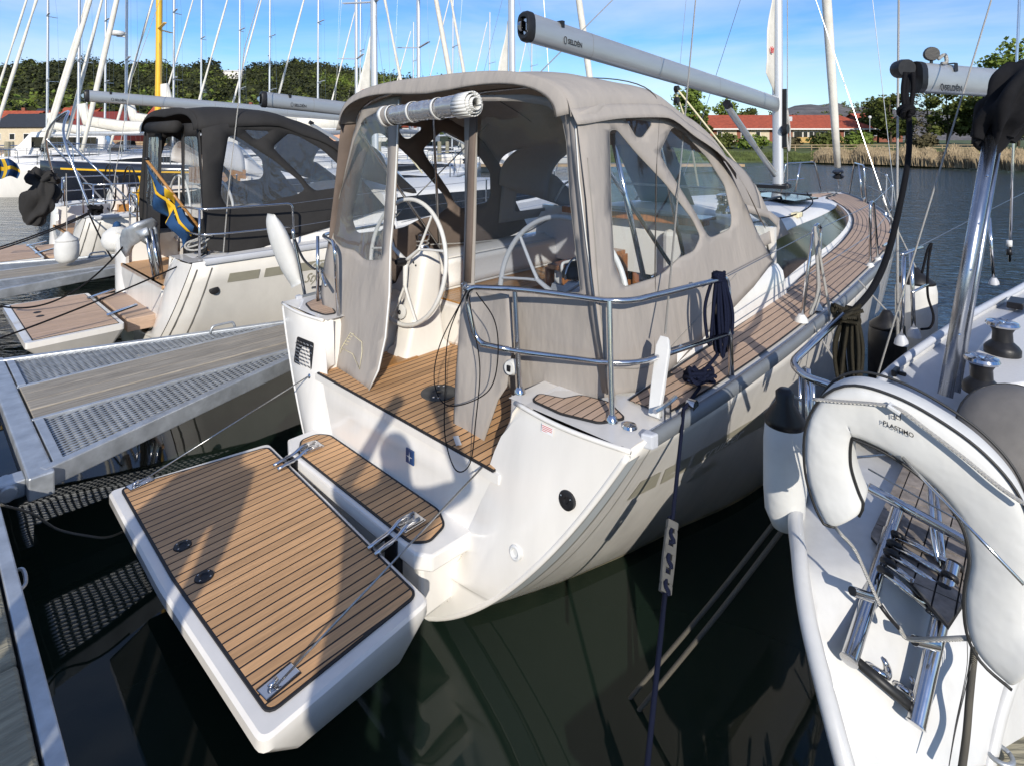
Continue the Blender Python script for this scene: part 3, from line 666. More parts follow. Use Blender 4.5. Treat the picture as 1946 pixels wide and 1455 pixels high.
# bulkhead, companionway doors
m = M(); m.box((2.88, -1.24, SOLE), (2.93, 1.24, 1.74)); m.build('bulkhead', GEL, boat)
m = M(); m.box((2.80, -.33, 1.0), (2.885, .33, 1.78)); dr = m.build('companionway_frame', MAHOG, boat, bevel=.008)
for y in (-.15, .15):
    m = M(); m.box((2.785, y - .105, 1.12), (2.802, y + .105, 1.66)); m.build('door_pane', GLASS, dr)
for y in (-.31, -.02, .275):
    m = M(); m.box((2.765, y, 1.04), (2.803, y + .04, 1.74)); m.build('door_stile', MAHOG, dr, bevel=.004)
m = M(); m.box((2.6, -.75, 1.72), (2.9, .75, 1.785)); m.build('companionway_top', MAHOG, boat, bevel=.01)
m = M()
for sd in (-1,): m.box((2.62, sd * .36 - .25 * (sd > 0), 1.165), (2.86, sd * 1.0, 1.66))
m.build('bulkhead_cushion', GEL2, boat, bevel=.05)
# table with folded varnished leaves
m = M(); m.box((1.55, -.07, 1.42), (2.5, .07, 1.46)); tb = m.build('cockpit_table', MAHOG, boat, bevel=.006)
for sd in (-1, 1):
    m = M(); m.box((1.55, sd * .085 - .01, 1.05), (2.5, sd * .085 + .01, 1.43)); m.build('table_leaf', MAHOG, tb, bevel=.006)
m = M(); m.box((1.62, -.05, SOLE), (1.72, .05, 1.43)); m.box((2.3, -.05, SOLE), (2.4, .05, 1.43)); m.build('table_leg', WHT, tb)
m = M(); m.tube(bend([(1.5, -.12, 1.43), (1.5, -.12, 1.5), (2.2, -.12, 1.5), (2.2, -.12, 1.43)], .04), .012, 8); m.build('table_handrail', WHT, tb, smooth=0)
# steering pedestals and wheels
def pedestal(y, plot):
    m = M(); m.mi = 0
    rows = []
    for z, w_, d0, d1 in ((SOLE, .13, .56, 1.02), (SOLE + .03, .125, .57, 1.0), (SOLE + .06, .10, .60, .98), (1.2, .095, .70, .93), (1.45, .10, .74, .95), (1.54, .085, .77, .94), (1.58, .05, .8, .92), (1.585, .02, .83, .9)):
        rows.append([(x, y + yy, z) for x, yy in round_poly([(d0, -w_), (d1, -w_), (d1, w_), (d0, w_)], .04, 3)])
    m.rows(rows, closed=True, flip=False); m.f.append(tuple(range(len(m.v) - 16, len(m.v)))); m.m.append(0)
    p = m.build('steering_pedestal', GEL, boat, smooth=40)
    m = M(); m.lathe([(0, 0), (.052, 0), (.055, .012), (.03, .02), (0, .02)], 20, (.64, y + .02, 1.13), (-1, 0, .15)); m.build('engine_panel', WHT, p, smooth=30)
    m = M(); m.lathe([(0, 0), (.018, 0), (.012, .01), (0, .01)], 12, (.615, y + .02, 1.13), (-1, 0, .15)); m.build('key_switch', BLK, p)
    q = M(); q.lathe([(0, -.03), (.03, -.03), (.033, .01), (.02, .05), (0, .052)], 14, (.62, y, 1.52), (-1, 0, .1)); hub = q.build('wheel_hub', BLK, boat, smooth=30)
    C = Vector((.66, y, 1.52)); ax = Vector((-1, 0, .12)).normalized(); U = Vector((0, 1, 0)); V = ax.cross(U); RW = .475
    def wp(r, a, o=0.0): return C + U * (r * math.cos(a)) + V * (r * math.sin(a)) + ax * o
    m = M(); m.tube([wp(RW, 2 * math.pi * k / 64) for k in range(65)], .0165, 10, cap=False)
    wh = m.build('steering_wheel', WHT, boat, smooth=0)
    for k in range(3):
        a = math.pi / 2 + k * 2 * math.pi / 3 + .1
        s = M(); s.tube(curve_pts([wp(.02, a, 0), wp(.12, a, .0), wp(.2, a, 0)], 4), lambda t: .022 - .006 * t, 8, sy=.7)
        for d in (-1, 1): s.tube(curve_pts([wp(.18, a), wp(.26, a + d * .16), wp(.36, a + d * .27), wp(RW, a + d * .34)], 4), lambda t: .013 - .001 * t, 7, sy=.75)
        s.build('spoke', WHT, wh, smooth=0)
    if plot:
        m = M(); m.rows([[Vector((.60 + .20 * t + b * .0, y + yy, 1.10 + .46 * t)) + Vector((-.035 * (1 if k else 0), 0, 0)) for yy, k in ((-.14 + .03 * t, 0), (-.13 + .03 * t, 1), (.13 - .03 * t, 1), (.14 - .03 * t, 0))] for t, b in ((0, 0), (.3, 0), (.7, 0), (1, 0))]); 
        pod = m.build('instrument_pod', WHT, p, smooth=30, solid=.05)
        t = text_m('B&G', .055, lambda u, v: Vector((.565 + .20 * (.72 + v * 2.1) - .0, y + .06 - u, 1.10 + .46 * (.72 + v * 2.1))) + Vector((-.035, 0, .012)), .002, .2); t.build('pod_lettering', PRINT, p)
        m = M(); m.lathe([(0, 0), (.085, 0), (.085, .03), (.06, .075), (.025, .095), (0, .1)], 20, (.87, y + .03, 1.60)); m.build('compass', BLK, p, smooth=30)
        m = M(); m.tube([(.87 + .1 * math.cos(a), y + .03, 1.60 + .12 * math.sin(a)) for a in [k * math.pi / 10 for k in range(11)]], .006, 6); m.build('compass_guard', SS, p, smooth=0)
    else:
        t = text_m('Jelly', .045, lambda u, v: Vector((.698, y + .06 - u, 1.28 + v)), .0, .4) if False else None
        for yy, zz in ((.0, 1.50), (-.03, 1.48), (.03, 1.53)):
            m = M(); m.lathe([(0, 0), (.007, 0), (.006, .006), (0, .007)], 8, (.735, y + yy, zz), (-1, 0, .1)); m.build('button', PRINT, p)
pedestal(.75, False); pedestal(-.75, True)
m = M(); m.box((.66, .98, 1.22), (.70, 1.12, 1.40)); m.build('switch_panel', WHT, boat, bevel=.01)
# winches with cockpit lines on the coamings
def winch(x, y, z, parent=None, rope_m=None, r=.06, drum=None):
    m = M(); m.lathe([(0, 0), (r * 1.25, 0), (r * 1.25, .02), (r * 1.05, .035), (r * .8, .08), (r * .8, .1), (r * 1.1, .135), (r * 1.1, .15), (0, .15)], 24, (x, y, z)); b = m.build('winch', drum or SS, parent, smooth=35)
    m = M(); m.lathe([(0, 0), (r * 1.12, 0), (r * 1.15, .012), (r * .6, .024), (r * .3, .02), (0, .02)], 24, (x, y, z + .15)); m.build('winch_top', SS, b if parent is None else b, smooth=35)
    if rope_m:
        m = M(); m.tube([(x + r * .92 * math.cos(a), y + r * .92 * math.sin(a), z + .05 + .009 * a / 1.57) for a in [k * .39 for k in range(42)]], .006, 6); m.build('winch_rope', rope_m, b, smooth=0)
    return b
winch(1.15, 1.17, 1.46, boat, WHR); winch(1.15, -1.17, 1.46, boat, WHR); winch(3.05, -.75, 1.80, boat, CREAM); winch(3.05, .75, 1.80, boat, CREAM)
m = M(); m.tube(curve_pts([(1.2, 1.12, 1.53), (1.8, 1.14, 1.475), (2.4, 1.12, 1.475), (3.0, 1.0, 1.7)], 8), .006, 6); m.build('sheet_line', WHR, boat, smooth=0)
# vent grille and towing eye on the port quarter, round fittings on the stern face
def stern_face(px, py, off=.0): p = bp(px, py, x=.03); return Vector((xt(p.z) - .05 - off, p.y, p.z))
def vx(y, z, o=.0):
    s = 1 if y > 0 else -1; yi, yo = .88, hull_y(0, z); t = (abs(y) - yi) / (yo - yi)
    return xt(z) - .035 * math.sin(math.pi * max(0, min(1, t))) - .012 - o
m = M(); rp = round_poly([(.98, .80), (1.24, .80), (1.22, .99), (1.0, .99)], .02)
m.prism([(a, b) for a, b in rp], 0, .004, lambda y, z, o: (vx(y, z, .003 + o), y, z)); vt = m.build('vent_grille', BLK, boat)
for r_ in range(7):
    for c_ in range(5):
        y, z = 1.0 + .042 * c_ + (.02 if r_ % 2 else 0), .82 + .024 * r_
        if y + .034 > 1.225: continue
        m = M(); m.bar((vx(y, z, .010), y, z), (vx(y, z, .010), y + .034, z + .003), .004, .010); m.build('vent_slat', SS, vt)
def face_disc(y, z, prof, mt, name, n=28):
    p = Vector((vx(y, z), y, z)); m = M(); m.lathe(prof, n, p, (-1, 0, .13)); return m.build(name, mt, boat, smooth=35)
fp = bp(1073, 953, x=.0); fd = face_disc(fp.y, fp.z, [(0, -.01), (.042, -.01), (.042, .008), (.034, .012), (.015, .010), (.012, .002), (0, .002)], BLK, 'shore_power_socket')
for a in (.5, 2.6, 4.7):
    m = M(); m.lathe([(0, 0), (.005, 0), (.004, .002), (0, .003)], 8, Vector((vx(fp.y, fp.z) - .0125, fp.y + .03 * math.cos(a), fp.z + .03 * math.sin(a))), (-1, 0, .13)); m.build('screw', SS, fd)
fp2 = bp(984, 1046, x=-.02); f2 = face_disc(fp2.y, fp2.z, [(0, -.02), (.034, -.02), (.034, .004), (.026, .008), (.02, .006), (.018, -.002), (0, -.002)], WHT, 'shower_hatch')
fp3 = bp(617, 660, x=.03); face_disc(1.0, .76, [(0, -.01), (.02, -.01), (.02, .004), (.01, .012), (0, .012)], SS, 'eye_plate')
# builder's badge on the riser, warning sticker, deck filler
m = M(); m.box((-.012, -.235, .60), (-.004, -.165, .68)); bd = m.build('badge', BLUEP, boat)
m = M(); m.add([(-.0135, -.2 + a, .64 + b) for a, b in ((0, .032), (-.005, .005), (-.028, 0), (-.005, -.005), (0, -.032), (.005, -.005), (.028, 0), (.005, .005))], [tuple(range(8))]); m.build('badge_star', WHT, bd)
m = M(); m.box((.215, -1.42, 1.164), (.26, -1.32, 1.167)) if False else None
# small teak pads and the side deck planking
pad = round_poly([(.13, -1.02), (.20, -1.0), (.24, -1.12), (.33, -1.16), (.36, -1.3), (.28, -1.44), (.17, -1.38), (.12, -1.2)], .02)
for sd in (1, -1):
    pd = [(a, b * sd) for a, b in pad]
    m = M(); m.prism(inset(pd, -.01), 1.160, 1.1728); m.build('pad_caulk', CAULK, boat); planks(pd, .045, .007, 1.168, .006, boat, TEAKG, 'x')
for sd in (-1, 1):
    nb = 6
    def side_row(x, k, nb=nb):
        outer = HB(x) - .075; innr = (CW(max(x, .4)) + .03) if x < 8.9 else .03; wdt = .052
        y = outer - wdt * k
        return max(y, innr)
    m = M(); X = [.40 + (9.85 - .40) * i / 60 for i in range(61)]
    m.rows([[(hull_sh(x, 1.2), sd * (HB(x) - .065), HZ(x) + .0130 + .008 * .065 / .4), (hull_sh(x, 1.2), sd * max(.0, ((CW(max(x, .4)) if x < 9.0 else 0) + .02)), HZ(x) + .0130 + .008 * (HB(x) - max(.0, ((CW(max(x, .4)) if x < 9.0 else 0) + .02))) / .4)] for x in X], flip=sd > 0).build('deck_caulk', CAULK, boat)
    for k in range(nb * 3):
        run = []
        for x in X:
            a, b = side_row(x, k), side_row(x, k + 1)
            if a - b > .016: run.append((x, a - .004, b + .004))
        if len(run) < 3: continue
        m = M(); rows = []
        for x, a, b in run:
            X_ = hull_sh(x, 1.2); zt = lambda y: HZ(x) + .014 + .008 * (HB(x) - y) / .4
            rows.append([(X_, sd * a, zt(a) - .006), (X_, sd * a, zt(a)), (X_, sd * b, zt(b)), (X_, sd * b, zt(b) - .006)])
        m.rows(rows, flip=sd > 0).build('plank', TEAKG, boat)
# bathing platform: white tray with teak, hinged down on two steel arms
plo = bp(205, 928, z=.42)
PL0 = [(-1.19, 1.14), (-1.21, .2), (-1.18, -.90), (-.39, -.87), (-.345, .2), (-.30, .97)]
def pz(x): return .42
m = M(); top = round_poly([(-1.185, 1.13), (-1.20, .1), (-1.17, -.93), (-.395, -.87), (-.345, .1), (-.305, .97)], .05, 4)
bot = [( -.80 + (x + .80) * .70 + .05, .1 + (y - .1) * .9) for x, y in top]
n = len(top)
rows = [[(x, y, .412) for x, y in inset(top, .012)], [(x, y, .42 - .02) for x, y in top], [(x, y, .36) for x, y in top], [(x, y, .14 + .04 * (x < -.8)) for x, y in bot]]
m.rows(rows, closed=True, flip=False); k = len(m.v); m.f += [tuple(range(n)), tuple(range(k - n, k))[::-1]]; m.m += [0, 0]
plat = m.build('bathing_platform', GEL, boat, smooth=30)
# edges slope outward: pale rim between tray edge and teak
tk = round_poly([(-1.12, 1.075), (-1.135, .1), (-1.105, -.845), (-.43, -.80), (-.385, .1), (-.35, .905)], .035, 4)
m = M(); m.prism(inset(tk, -.012), .412, .4200); m.build('platform_caulk', CAULK, plat)
planks(tk, .0535, .0092, .415, .006, plat, axis='x', phase=.02)
for px_, py_ in ((347, 1037), (388, 1096)):
    c = bp(px_, py_, z=.42); m = M(); m.lathe([(0, 0), (.042, 0), (.04, .006), (.02, .008), (.016, .003), (0, .003)], 26, (c.x, c.y, .421)); f = m.build('platform_fitting', BLK, plat, smooth=30)
    for a in (.6, 2.2, 3.8, 5.4):
        m = M(); m.lathe([(0, 0), (.004, 0), (0, .003)], 7, (c.x + .031 * math.cos(a), c.y + .031 * math.sin(a), .428)); m.build('screw', SS, plat)
for (ax_, ay_), (bx_, by_) in (((497, 1322), (562, 1268)), ((243, 928), (288, 908))):
    a, b = bp(ax_, ay_, z=.42), bp(bx_, by_, z=.42); m = M(); m.bar((a.x, a.y, .421), (b.x, b.y, .421), .062, .007); q = m.build('wire_recess', SS, plat, bevel=.003)
    m = M(); m.bar((a.x, a.y, .4175), (b.x, b.y, .4175), .078, .010); m.build('recess_frame', CAULK, plat)
    m = M(); mid = a.lerp(b, .45); m.tube([(a.x + (b.x - a.x) * .2, a.y + (b.y - a.y) * .2, .43), (mid.x, mid.y, .44)], .009, 8); m.build('swage', SS, plat, smooth=0)
wa = bp(522, 1300, z=.425)
stb_eye = Vector((-.02, -.80, .80))
for (q0, q1) in (((525, 1302), (910, 905)), ((262, 918), (617, 660))):
    a = bp(*q0, z=.43); b = Vector((-.03, -.82, .83)) if q1[0] > 800 else Vector((vx(1.0, .76, .02), 1.0, .76))
    m = M(); m.tube([a, b], .0045, 6); m.build('support_wire', WIRE, boat, smooth=0)
for yy in (.62, -.44):
    m = M(); y = yy
    m.bar((-.255, y, .461), (-.12, y, .461), .10, .006); hp = m.build('hinge_plate', SS, boat, bevel=.002)
    for s in (-1, 1):
        m = M(); m.tube(bend([(-.15, y + s * .03, .468), (-.23, y + s * .03, .475), (-.29, y + s * .03, .44), (-.36, y + s * .03, .435), (-.42, y + s * .03, .424)], .03), .010, 6, sy=1.6); m.build('hinge_arm', SS, hp, smooth=0)
        m = M(); m.bar((-.24, y + s * .042, .466), (-.13, y + s * .042, .466), .012, .01); m.build('hinge_lug', SS, hp)
    for dx in (-.14, -.18):
        for s in (-1, 1):
            m = M(); m.lathe([(0, 0), (.006, 0), (0, .003)], 8, (dx, y + s * .036, .4645)); m.build('screw', BLK, hp)
    m = M(); m.box((-.31, y - .05, .25), (-.262, y + .05, .44)); m.build('hinge_slot', BLK, boat)
# ---- canvas tent of the near cruiser
SIDE = lambda sd: (0, 1, -.157 * sd * -1 if sd < 0 else .157, (1.528 if sd < 0 else -1.528))
PS = (0, 1, -.157, 1.528); PP = (0, 1, .157, -1.528); PB = (1, 0, 0, -.36)
def wrk(p, amp=.012, s=2.2, ax=1):
    d = (noise.noise(Vector((p.x * s, p.y * s, p.z * s * .6))) * amp + noise.noise(Vector((p.x * s * 3, p.y * s * 3, p.z * s * 1.2 + 5))) * amp * .4)
    q = p.copy(); q[ax] += d; return q
def strip_line(pts, w, name, mt, parent, plane_fn):
    m = M(); m.tube([plane_fn(*p) for p in pts], w, 5); return m.build(name, mt, parent, smooth=0)
def panel(name, outline, holes, fn, cm, wmats, parent, step=14, rc=7, hr=9, hem=True):
    c, ws = sheet(outline, [round_poly(h, hr, 4) for h in holes], fn, step)
    o = c.build(name, cm, parent, smooth=0, solid=.004)
    for k, w_ in enumerate(ws):
        w_.build('canvas_window', wmats[k], o, smooth=0)
        if hem:
            h = round_poly(holes[k], hr, 4); m = M(); P = [fn(*q) for q in h]; m.tube(P + [P[0]], .0035, 4); m.build('window_hem', GREYG, o, smooth=0)
    return o
side_fn = lambda px, py: wrk(bp(px, py, pl=PS), .022)
# starboard side
W1 = [(1157, 248), (1172, 246), (1215, 292), (1262, 345), (1318, 420), (1332, 452), (1318, 476), (1288, 492), (1266, 518), (1240, 530), (1182, 546), (1164, 500), (1158, 380)]
W2 = [(1278, 240), (1300, 252), (1345, 300), (1378, 352), (1392, 415), (1390, 436), (1352, 454), (1338, 438), (1322, 405), (1268, 318), (1254, 292)]
W3 = [(1189, 223), (1239, 231), (1240, 238), (1224, 263), (1214, 261)]
side_out = [(1092, 216), (1130, 200), (1150, 196), (1200, 198), (1262, 200), (1309, 223), (1353, 274), (1387, 328), (1417, 391), (1446, 450), (1470, 497), (1430, 545), (1392, 585), (1330, 650), (1280, 698), (1240, 742), (1160, 750), (1140, 640), (1124, 520), (1110, 380), (1098, 280)]
panel('side_panel', side_out, [W1, W2, W3], side_fn, CANV, [VINYL, VINYL, VINYLT], boat)
strip_line([(1256, 208), (1250, 300), (1248, 420), (1244, 540), (1243, 690)], .004, 'zip', SEAM, boat, side_fn)
# port side, seen from inside
PW1 = [(705, 300), (720, 268), (742, 290), (785, 330), (846, 400), (846, 420), (800, 432), (742, 438), (716, 420)]
port_fn = lambda px, py: wrk(bp(px, py, pl=PP), .012)
def mir(poly): # mirror a starboard outline to the port side, in boat coordinates
    return [bp(x, y, pl=PS) for x, y in poly]
def xz(P): return [(p.x, p.z) for p in P]
so, sw = xz(mir(side_out)), [xz(mir(h)) for h in (W1, W2, W3)]
pf = lambda x, z: wrk(Vector((x, 1.34 - .157 * (z - 1.2), z)), .022)
def panel3(name, outline, holes, fn, cm, wmats, parent, step=.09, hr=.04):
    c, ws = sheet(outline, [round_poly(h, hr, 4) for h in holes], fn, step); o = c.build(name, cm, parent, smooth=0, solid=.004)
    for k, w_ in enumerate(ws): w_.build('side_window', wmats[k], o, smooth=0)
    return o
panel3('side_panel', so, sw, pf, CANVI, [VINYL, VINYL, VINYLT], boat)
# roof hoops: (x, half width at edge, edge z, top z)
HOOPS = [(.33, 1.095, 2.585, 2.845), (.75, 1.10, 2.63, 2.875), (1.18, 1.11, 2.645, 2.875), (1.55, 1.125, 2.53, 2.77), (1.89, 1.155, 2.40, 2.62), (2.2, 1.20, 2.14, 2.38), (2.42, 1.25, 1.82, 2.12)]
def hoop_pt(h, t, off=0.0):
    x, wv, ze, zt = h; a = math.pi * (1 - t); y = math.copysign(abs(math.cos(a)) ** .62, math.cos(a)) * (wv + off); z = ze + (zt - ze + off) * abs(math.sin(a)) ** .8
    return Vector((x, -y, z)) * 1.0
H5 = [smooth_interp([h[0] for h in HOOPS], [h[k] for h in HOOPS]) for k in (1, 2, 3)]
def roof_fn(u, v):
    x = .30 + (2.16 - .30) * u; h = (x, H5[0](x) + .022, H5[1](x) - .012, H5[2](x)); p = hoop_pt(h, v); p.z += .012 * math.sin(u * 9) * math.sin(v * math.pi); return wrk(p, .012, 2, 2)
m = M(); m.grid(roof_fn, 26, 30); m.build('tent_roof', [CANV], boat, smooth=0, solid=.005)
m = M(); m.tube([hoop_pt((1.18, 1.125, 2.645, 2.89), k / 24) for k in range(25)], .004, 5); m.build('roof_seam', SEAM, boat, smooth=0)
for hi in (1, 2):   # valance edges hanging below the roof along both sides
    sd = -1 if hi == 1 else 1
    m = M(); m.rows([[Vector((x, sd * (H5[0](x) + .018 + .016 * j + (.05 if x > 1.9 else 0) * max(0, x - 1.9)), H5[1](x) + .03 - .028 * j)) for j in (0, 1, 2, 3)] for x in [.30 + 2.1 * k / 30 for k in range(31)]]); m.build('side_valance', CANV, boat, smooth=0, solid=.004)
for yy in (-.5, .5):
    m = M(); m.tube([Vector((x, yy, 0)) + Vector((0, 0, [hoop_pt((x, H5[0](x) + .022, H5[1](x), H5[2](x)), .5 - yy * .36).z][0] + .004)) for x in [.32 + .08 * k for k in range(20)]], .0035, 5); m.build('roof_seam', SEAM, boat, smooth=0)
for pts_ in ([(1165, 700), (1240, 690), (1330, 600), (1400, 520)], [(1110, 300), (1122, 420), (1136, 560), (1152, 700)]):
    m = M(); m.tube([side_fn(*p) + Vector((0, -.003, 0)) for p in curve_pts([Vector((x, y, 0)) for x, y in pts_], 8) for p in [(p.x, p.y)]], .0028, 5); m.build('stitched_seam', GREYG, boat, smooth=0)
# stainless hoops inside
for x, wv, ze, zt, xb in ((.42, 1.06, 2.56, 2.81, 1.4), (1.2, 1.08, 2.62, 2.85, 1.4)):
    m = M(); top = [hoop_pt((x, wv, ze, zt), k / 16) for k in range(17)]
    m.tube([Vector((xb, 1.24, 1.46))] + top + [Vector((xb, -1.24, 1.46))], .0125, 8); m.build('tent_frame', SS, boat, smooth=0)
m = M(); m.tube([bp(1163, 255, y=-1.08), bp(1225, 535, y=-1.2)], .016, 8); m.build('tent_frame', SS, boat, smooth=0)
# wide curved valance over the stern opening
def val_fn(u, v):
    h = (.30 - .0, 1.107, 2.585, 2.862); p = hoop_pt(h, u); c = Vector((.30, 0, 2.3)); e = math.sin(math.pi * u)
    q = p + Vector((-.03 * math.sin(v * 1.5), 0, 0)) + (c - p).normalized() * (.0 + .115 * v * (.55 + .45 * e)); return q
m = M(); m.grid(val_fn, 40, 5); m.build('stern_valance', CANV, boat, smooth=0, solid=.004)
m = M(); m.tube([val_fn(k / 40, 1) + Vector((-.004, 0, 0)) for k in range(41)], .004, 5); m.build('valance_hem', SEAM, boat, smooth=0)
# stern panels. starboard half: tinted window over canvas, wrapping the corner
back_fn = lambda px, py: wrk(bp(px, py, pl=PB), .016, 2.2, 0)
SW = [(908, 192), (985, 192), (1040, 200), (1068, 222), (1078, 270), (1086, 380), (1094, 470), (1104, 558), (1000, 552), (904, 545), (905, 400)]
sb_out = [(884, 182), (1000, 180), (1060, 188), (1090, 205), (1102, 222), (1112, 320), (1126, 470), (1142, 600), (1160, 700), (1168, 752), (1100, 764), (1052, 762), (1000, 758), (972, 752), (950, 700), (880, 690), (882, 545), (884, 400)]
panel('stern_panel_canvas', sb_out, [SW], back_fn, CANV, [VINYLT], boat)
def beam(pts_a, pts_b, fn, name, mt):
    m = M(); m.rows([[fn(*a) + Vector((-.012, 0, 0)), fn(*b) + Vector((-.012, 0, 0))] for a, b in zip(pts_a, pts_b)]); return m.build(name, mt, boat, smooth=0, solid=.004)
# corner gusset and zip
beam([(1102, 222), (1112, 320), (1126, 470), (1142, 600), (1168, 748)], [(1086, 222), (1096, 320), (1110, 470), (1124, 600), (1146, 745)], back_fn, 'corner_strip', CANV)
m = M(); m.tube([back_fn(x, y) + Vector((-.02, 0, 0)) for x, y in ((1100, 240), (1108, 340), (1122, 470), (1138, 590), (1160, 735))], .004, 5); m.build('corner_zip', WHT, boat, smooth=0)
# hanging starboard door flap, folded over itself below the rail
flap = lambda px, py: wrk(bp(px, py, pl=(1, 0, -.12, -.08)), .03, 3.0, 0)
c, _ = sheet([(878, 545), (968, 560), (975, 640), (962, 735), (945, 760), (921, 838), (858, 826), (868, 720), (874, 640)], [], flap, 12); c.build('door_flap', CANV, boat, smooth=0, solid=.006)
m = M(); m.bar(bp(866, 828, z=.83), bp(872, 845, z=.825), .03, .003); m.build('flap_strap', WHT, boat)
# the dark strap-like rolled edge of the door, top to rail
m = M(); a, b = bp(905, 205, pl=PB), bp(893, 535, pl=PB)
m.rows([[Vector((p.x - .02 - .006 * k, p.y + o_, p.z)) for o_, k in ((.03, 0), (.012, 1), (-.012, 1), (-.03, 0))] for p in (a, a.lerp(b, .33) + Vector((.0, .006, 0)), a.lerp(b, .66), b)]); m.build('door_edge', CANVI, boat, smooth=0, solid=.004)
# port half: clear crinkled window, canvas below, loose door edge
PW = [(694, 222), (712, 214), (742, 196), (748, 200), (736, 300), (732, 410), (728, 498), (690, 499), (672, 478), (648, 468), (634, 450), (636, 410), (650, 340), (668, 270)]
pl_fn = lambda px, py: wrk(bp(px, py, pl=(1, 0, -.24, .096) if py > 430 else PB) if False else bp(px, py, pl=(1, 0, 0, -(.36 - max(0, (py - 430)) / 305 * .24))), .03, 2.6, 0)
po = [(688, 205), (712, 196), (740, 184), (762, 182), (757, 260), (752, 400), (748, 470), (745, 560), (738, 640), (726, 700), (706, 738), (694, 734), (660, 712), (632, 697), (622, 620), (612, 560), (620, 510), (628, 450), (640, 400), (656, 320), (672, 250)]
PWr = [(690, 228), (706, 216), (737, 200), (738, 232), (737, 300), (733, 410), (728, 494), (690, 496), (676, 478), (650, 470), (636, 452), (638, 410), (652, 340), (672, 268)]
panel('door_panel', po, [PWr], pl_fn, CANV, [VINYLH], boat)
m = M(); m.tube([pl_fn(x, y) + Vector((-.012, 0, 0)) for x, y in ((760, 190), (757, 260), (752, 400), (748, 470), (745, 560), (738, 640), (727, 700), (708, 738))], .007, 6); m.build('door_piping', WHT, boat, smooth=0)
m = M(); m.tube([pl_fn(x, y) + Vector((-.012, 0, 0)) for x, y in ((650, 670), (652, 660), (668, 632), (690, 650), (692, 668), (688, 700), (672, 672), (650, 660))], .0025, 5); m.build('logo_outline', CREAM, boat, smooth=0)
for k in range(5):
    m = M(); m.tube([pl_fn(655 + 3 * k, 652 - 5 * k) + Vector((-.012, 0, 0)), pl_fn(662 + 3 * k, 655 - 5 * k) + Vector((-.012, 0, 0))], .002, 4); m.build('logo_outline', CREAM, boat)
# rolled-up door: roll of clear vinyl and canvas bound with straps
ra, rb = bp(738, 222, x=.20), bp(896, 198, x=.20); ra.x = rb.x = .18
ax = (rb - ra).normalized(); Z = Vector((1, 0, 0)).cross(ax).normalized(); X = Vector((1, 0, 0))
def roll(r0, u, a, wob=.0): return ra.lerp(rb, u) + (X * math.cos(a) + Z * math.sin(a)) * (r0 * (1 + .10 * noise.noise(Vector((u * 5, math.cos(a) * 1.2, math.sin(a) * 1.2))) + wob))
RM = clear_mat('rolled_vinyl', tint=(.35, .36, .38), refl=(1, 1, 1), ripple=9, rd=.03, floor=.28, haze=(.4, .4, .42), haze_amt=.5)
m = M(); m.grid(lambda u, v: roll(.062, u, v * 2 * math.pi), 26, 18); m.build('door_roll', RM, boat, smooth=0)
m = M(); m.grid(lambda u, v: roll(.052, u, v * 2 * math.pi), 8, 16); ro = m.build('roll_core', CANV, boat, smooth=0)
for u0, u1 in ((-.01, .035), (.10, .12), (.36, .39), (.66, .69)):
    m = M(); m.grid(lambda u, v: roll(.067, u0 + (u1 - u0) * u, v * 2 * math.pi), 1, 22); m.build('roll_strap', WHT, boat, smooth=0, solid=.003)
m = M(); m.grid(lambda u, v: roll(.066, .035 + .09 * u, v * 2 * math.pi), 3, 22); m.build('roll_hem', CANV, boat, smooth=0)
m = M()    # spiral end of the roll
for k in range(64):
    a0, a1 = k * .3, (k + 1) * .3; r0, r1 = .078 - .052 * k / 64, .078 - .052 * (k + 1) / 64; h0, h1 = .88 + .16 * (k / 64), 1.04 + .05 * (k / 64)
    q = lambda r, a, u: ra.lerp(rb, u) + (X * math.cos(a) + Z * math.sin(a)) * r
    m.add([q(r0, a0, h0), q(r1, a1, h0), q(r1, a1, h1), q(r0, a0, h1)], [(0, 1, 2, 3)])
m.build('roll_end', WHT, boat, smooth=0, solid=.006)
# spray hood ahead of the tent
def sp_fn(u, v):
    x = 2.15 + 1.25 * u; wv = 1.20 - .10 * u; zt = (2.46 - .05 * u) if u < .6 else 2.43 - (u - .6) * 1.55; ze = 2.0 - .38 * u
    return hoop_pt((x, wv, min(ze, zt - .03), zt), v)
SF = lambda u0, u1, v0, v1: (lambda u, v: sp_fn(u0 + (u1 - u0) * u, v0 + (v1 - v0) * v))
def spray(root, cm, vm):
    m = M(); m.grid(SF(0, .56, 0, 1), 8, 26); h = m.build('spray_hood', cm, root, smooth=0, solid=.005)
    for v0, v1 in ((0, .13), (.46, .54), (.87, 1)): m = M(); m.grid(SF(.56, 1, v0, v1), 6, 5); m.build('hood_edge', cm, h, smooth=0, solid=.005)
    for v0, v1 in ((.13, .46), (.54, .87)): m = M(); m.grid(SF(.56, .97, v0, v1), 6, 8); m.build('hood_window', vm, h, smooth=0)
spray(boat, CANV, VINYL)
for sd in (-1, 1):
    o_ = [(2.15, 1.62), (3.4, 1.66), (3.4, 1.64), (3.3, 1.72), (3.0, 1.85), (2.6, 1.95), (2.15, 2.02)]
    fn = lambda x, z, sd=sd: Vector((x, sd * (1.26 - .06 * (x - 2.15) - .12 * (z - 1.6)), z))
    c, ws = sheet([(2.2, 1.60), (3.42, 1.62), (3.25, 1.76), (2.95, 1.86), (2.2, 2.0)], [round_poly([(2.42, 1.70), (3.12, 1.71), (2.9, 1.81), (2.42, 1.90)], .03)], fn, .1); h_ = c.build('hood_side', CANV, boat, smooth=0, solid=.004); ws[0].build('hood_window', VINYL, h_)
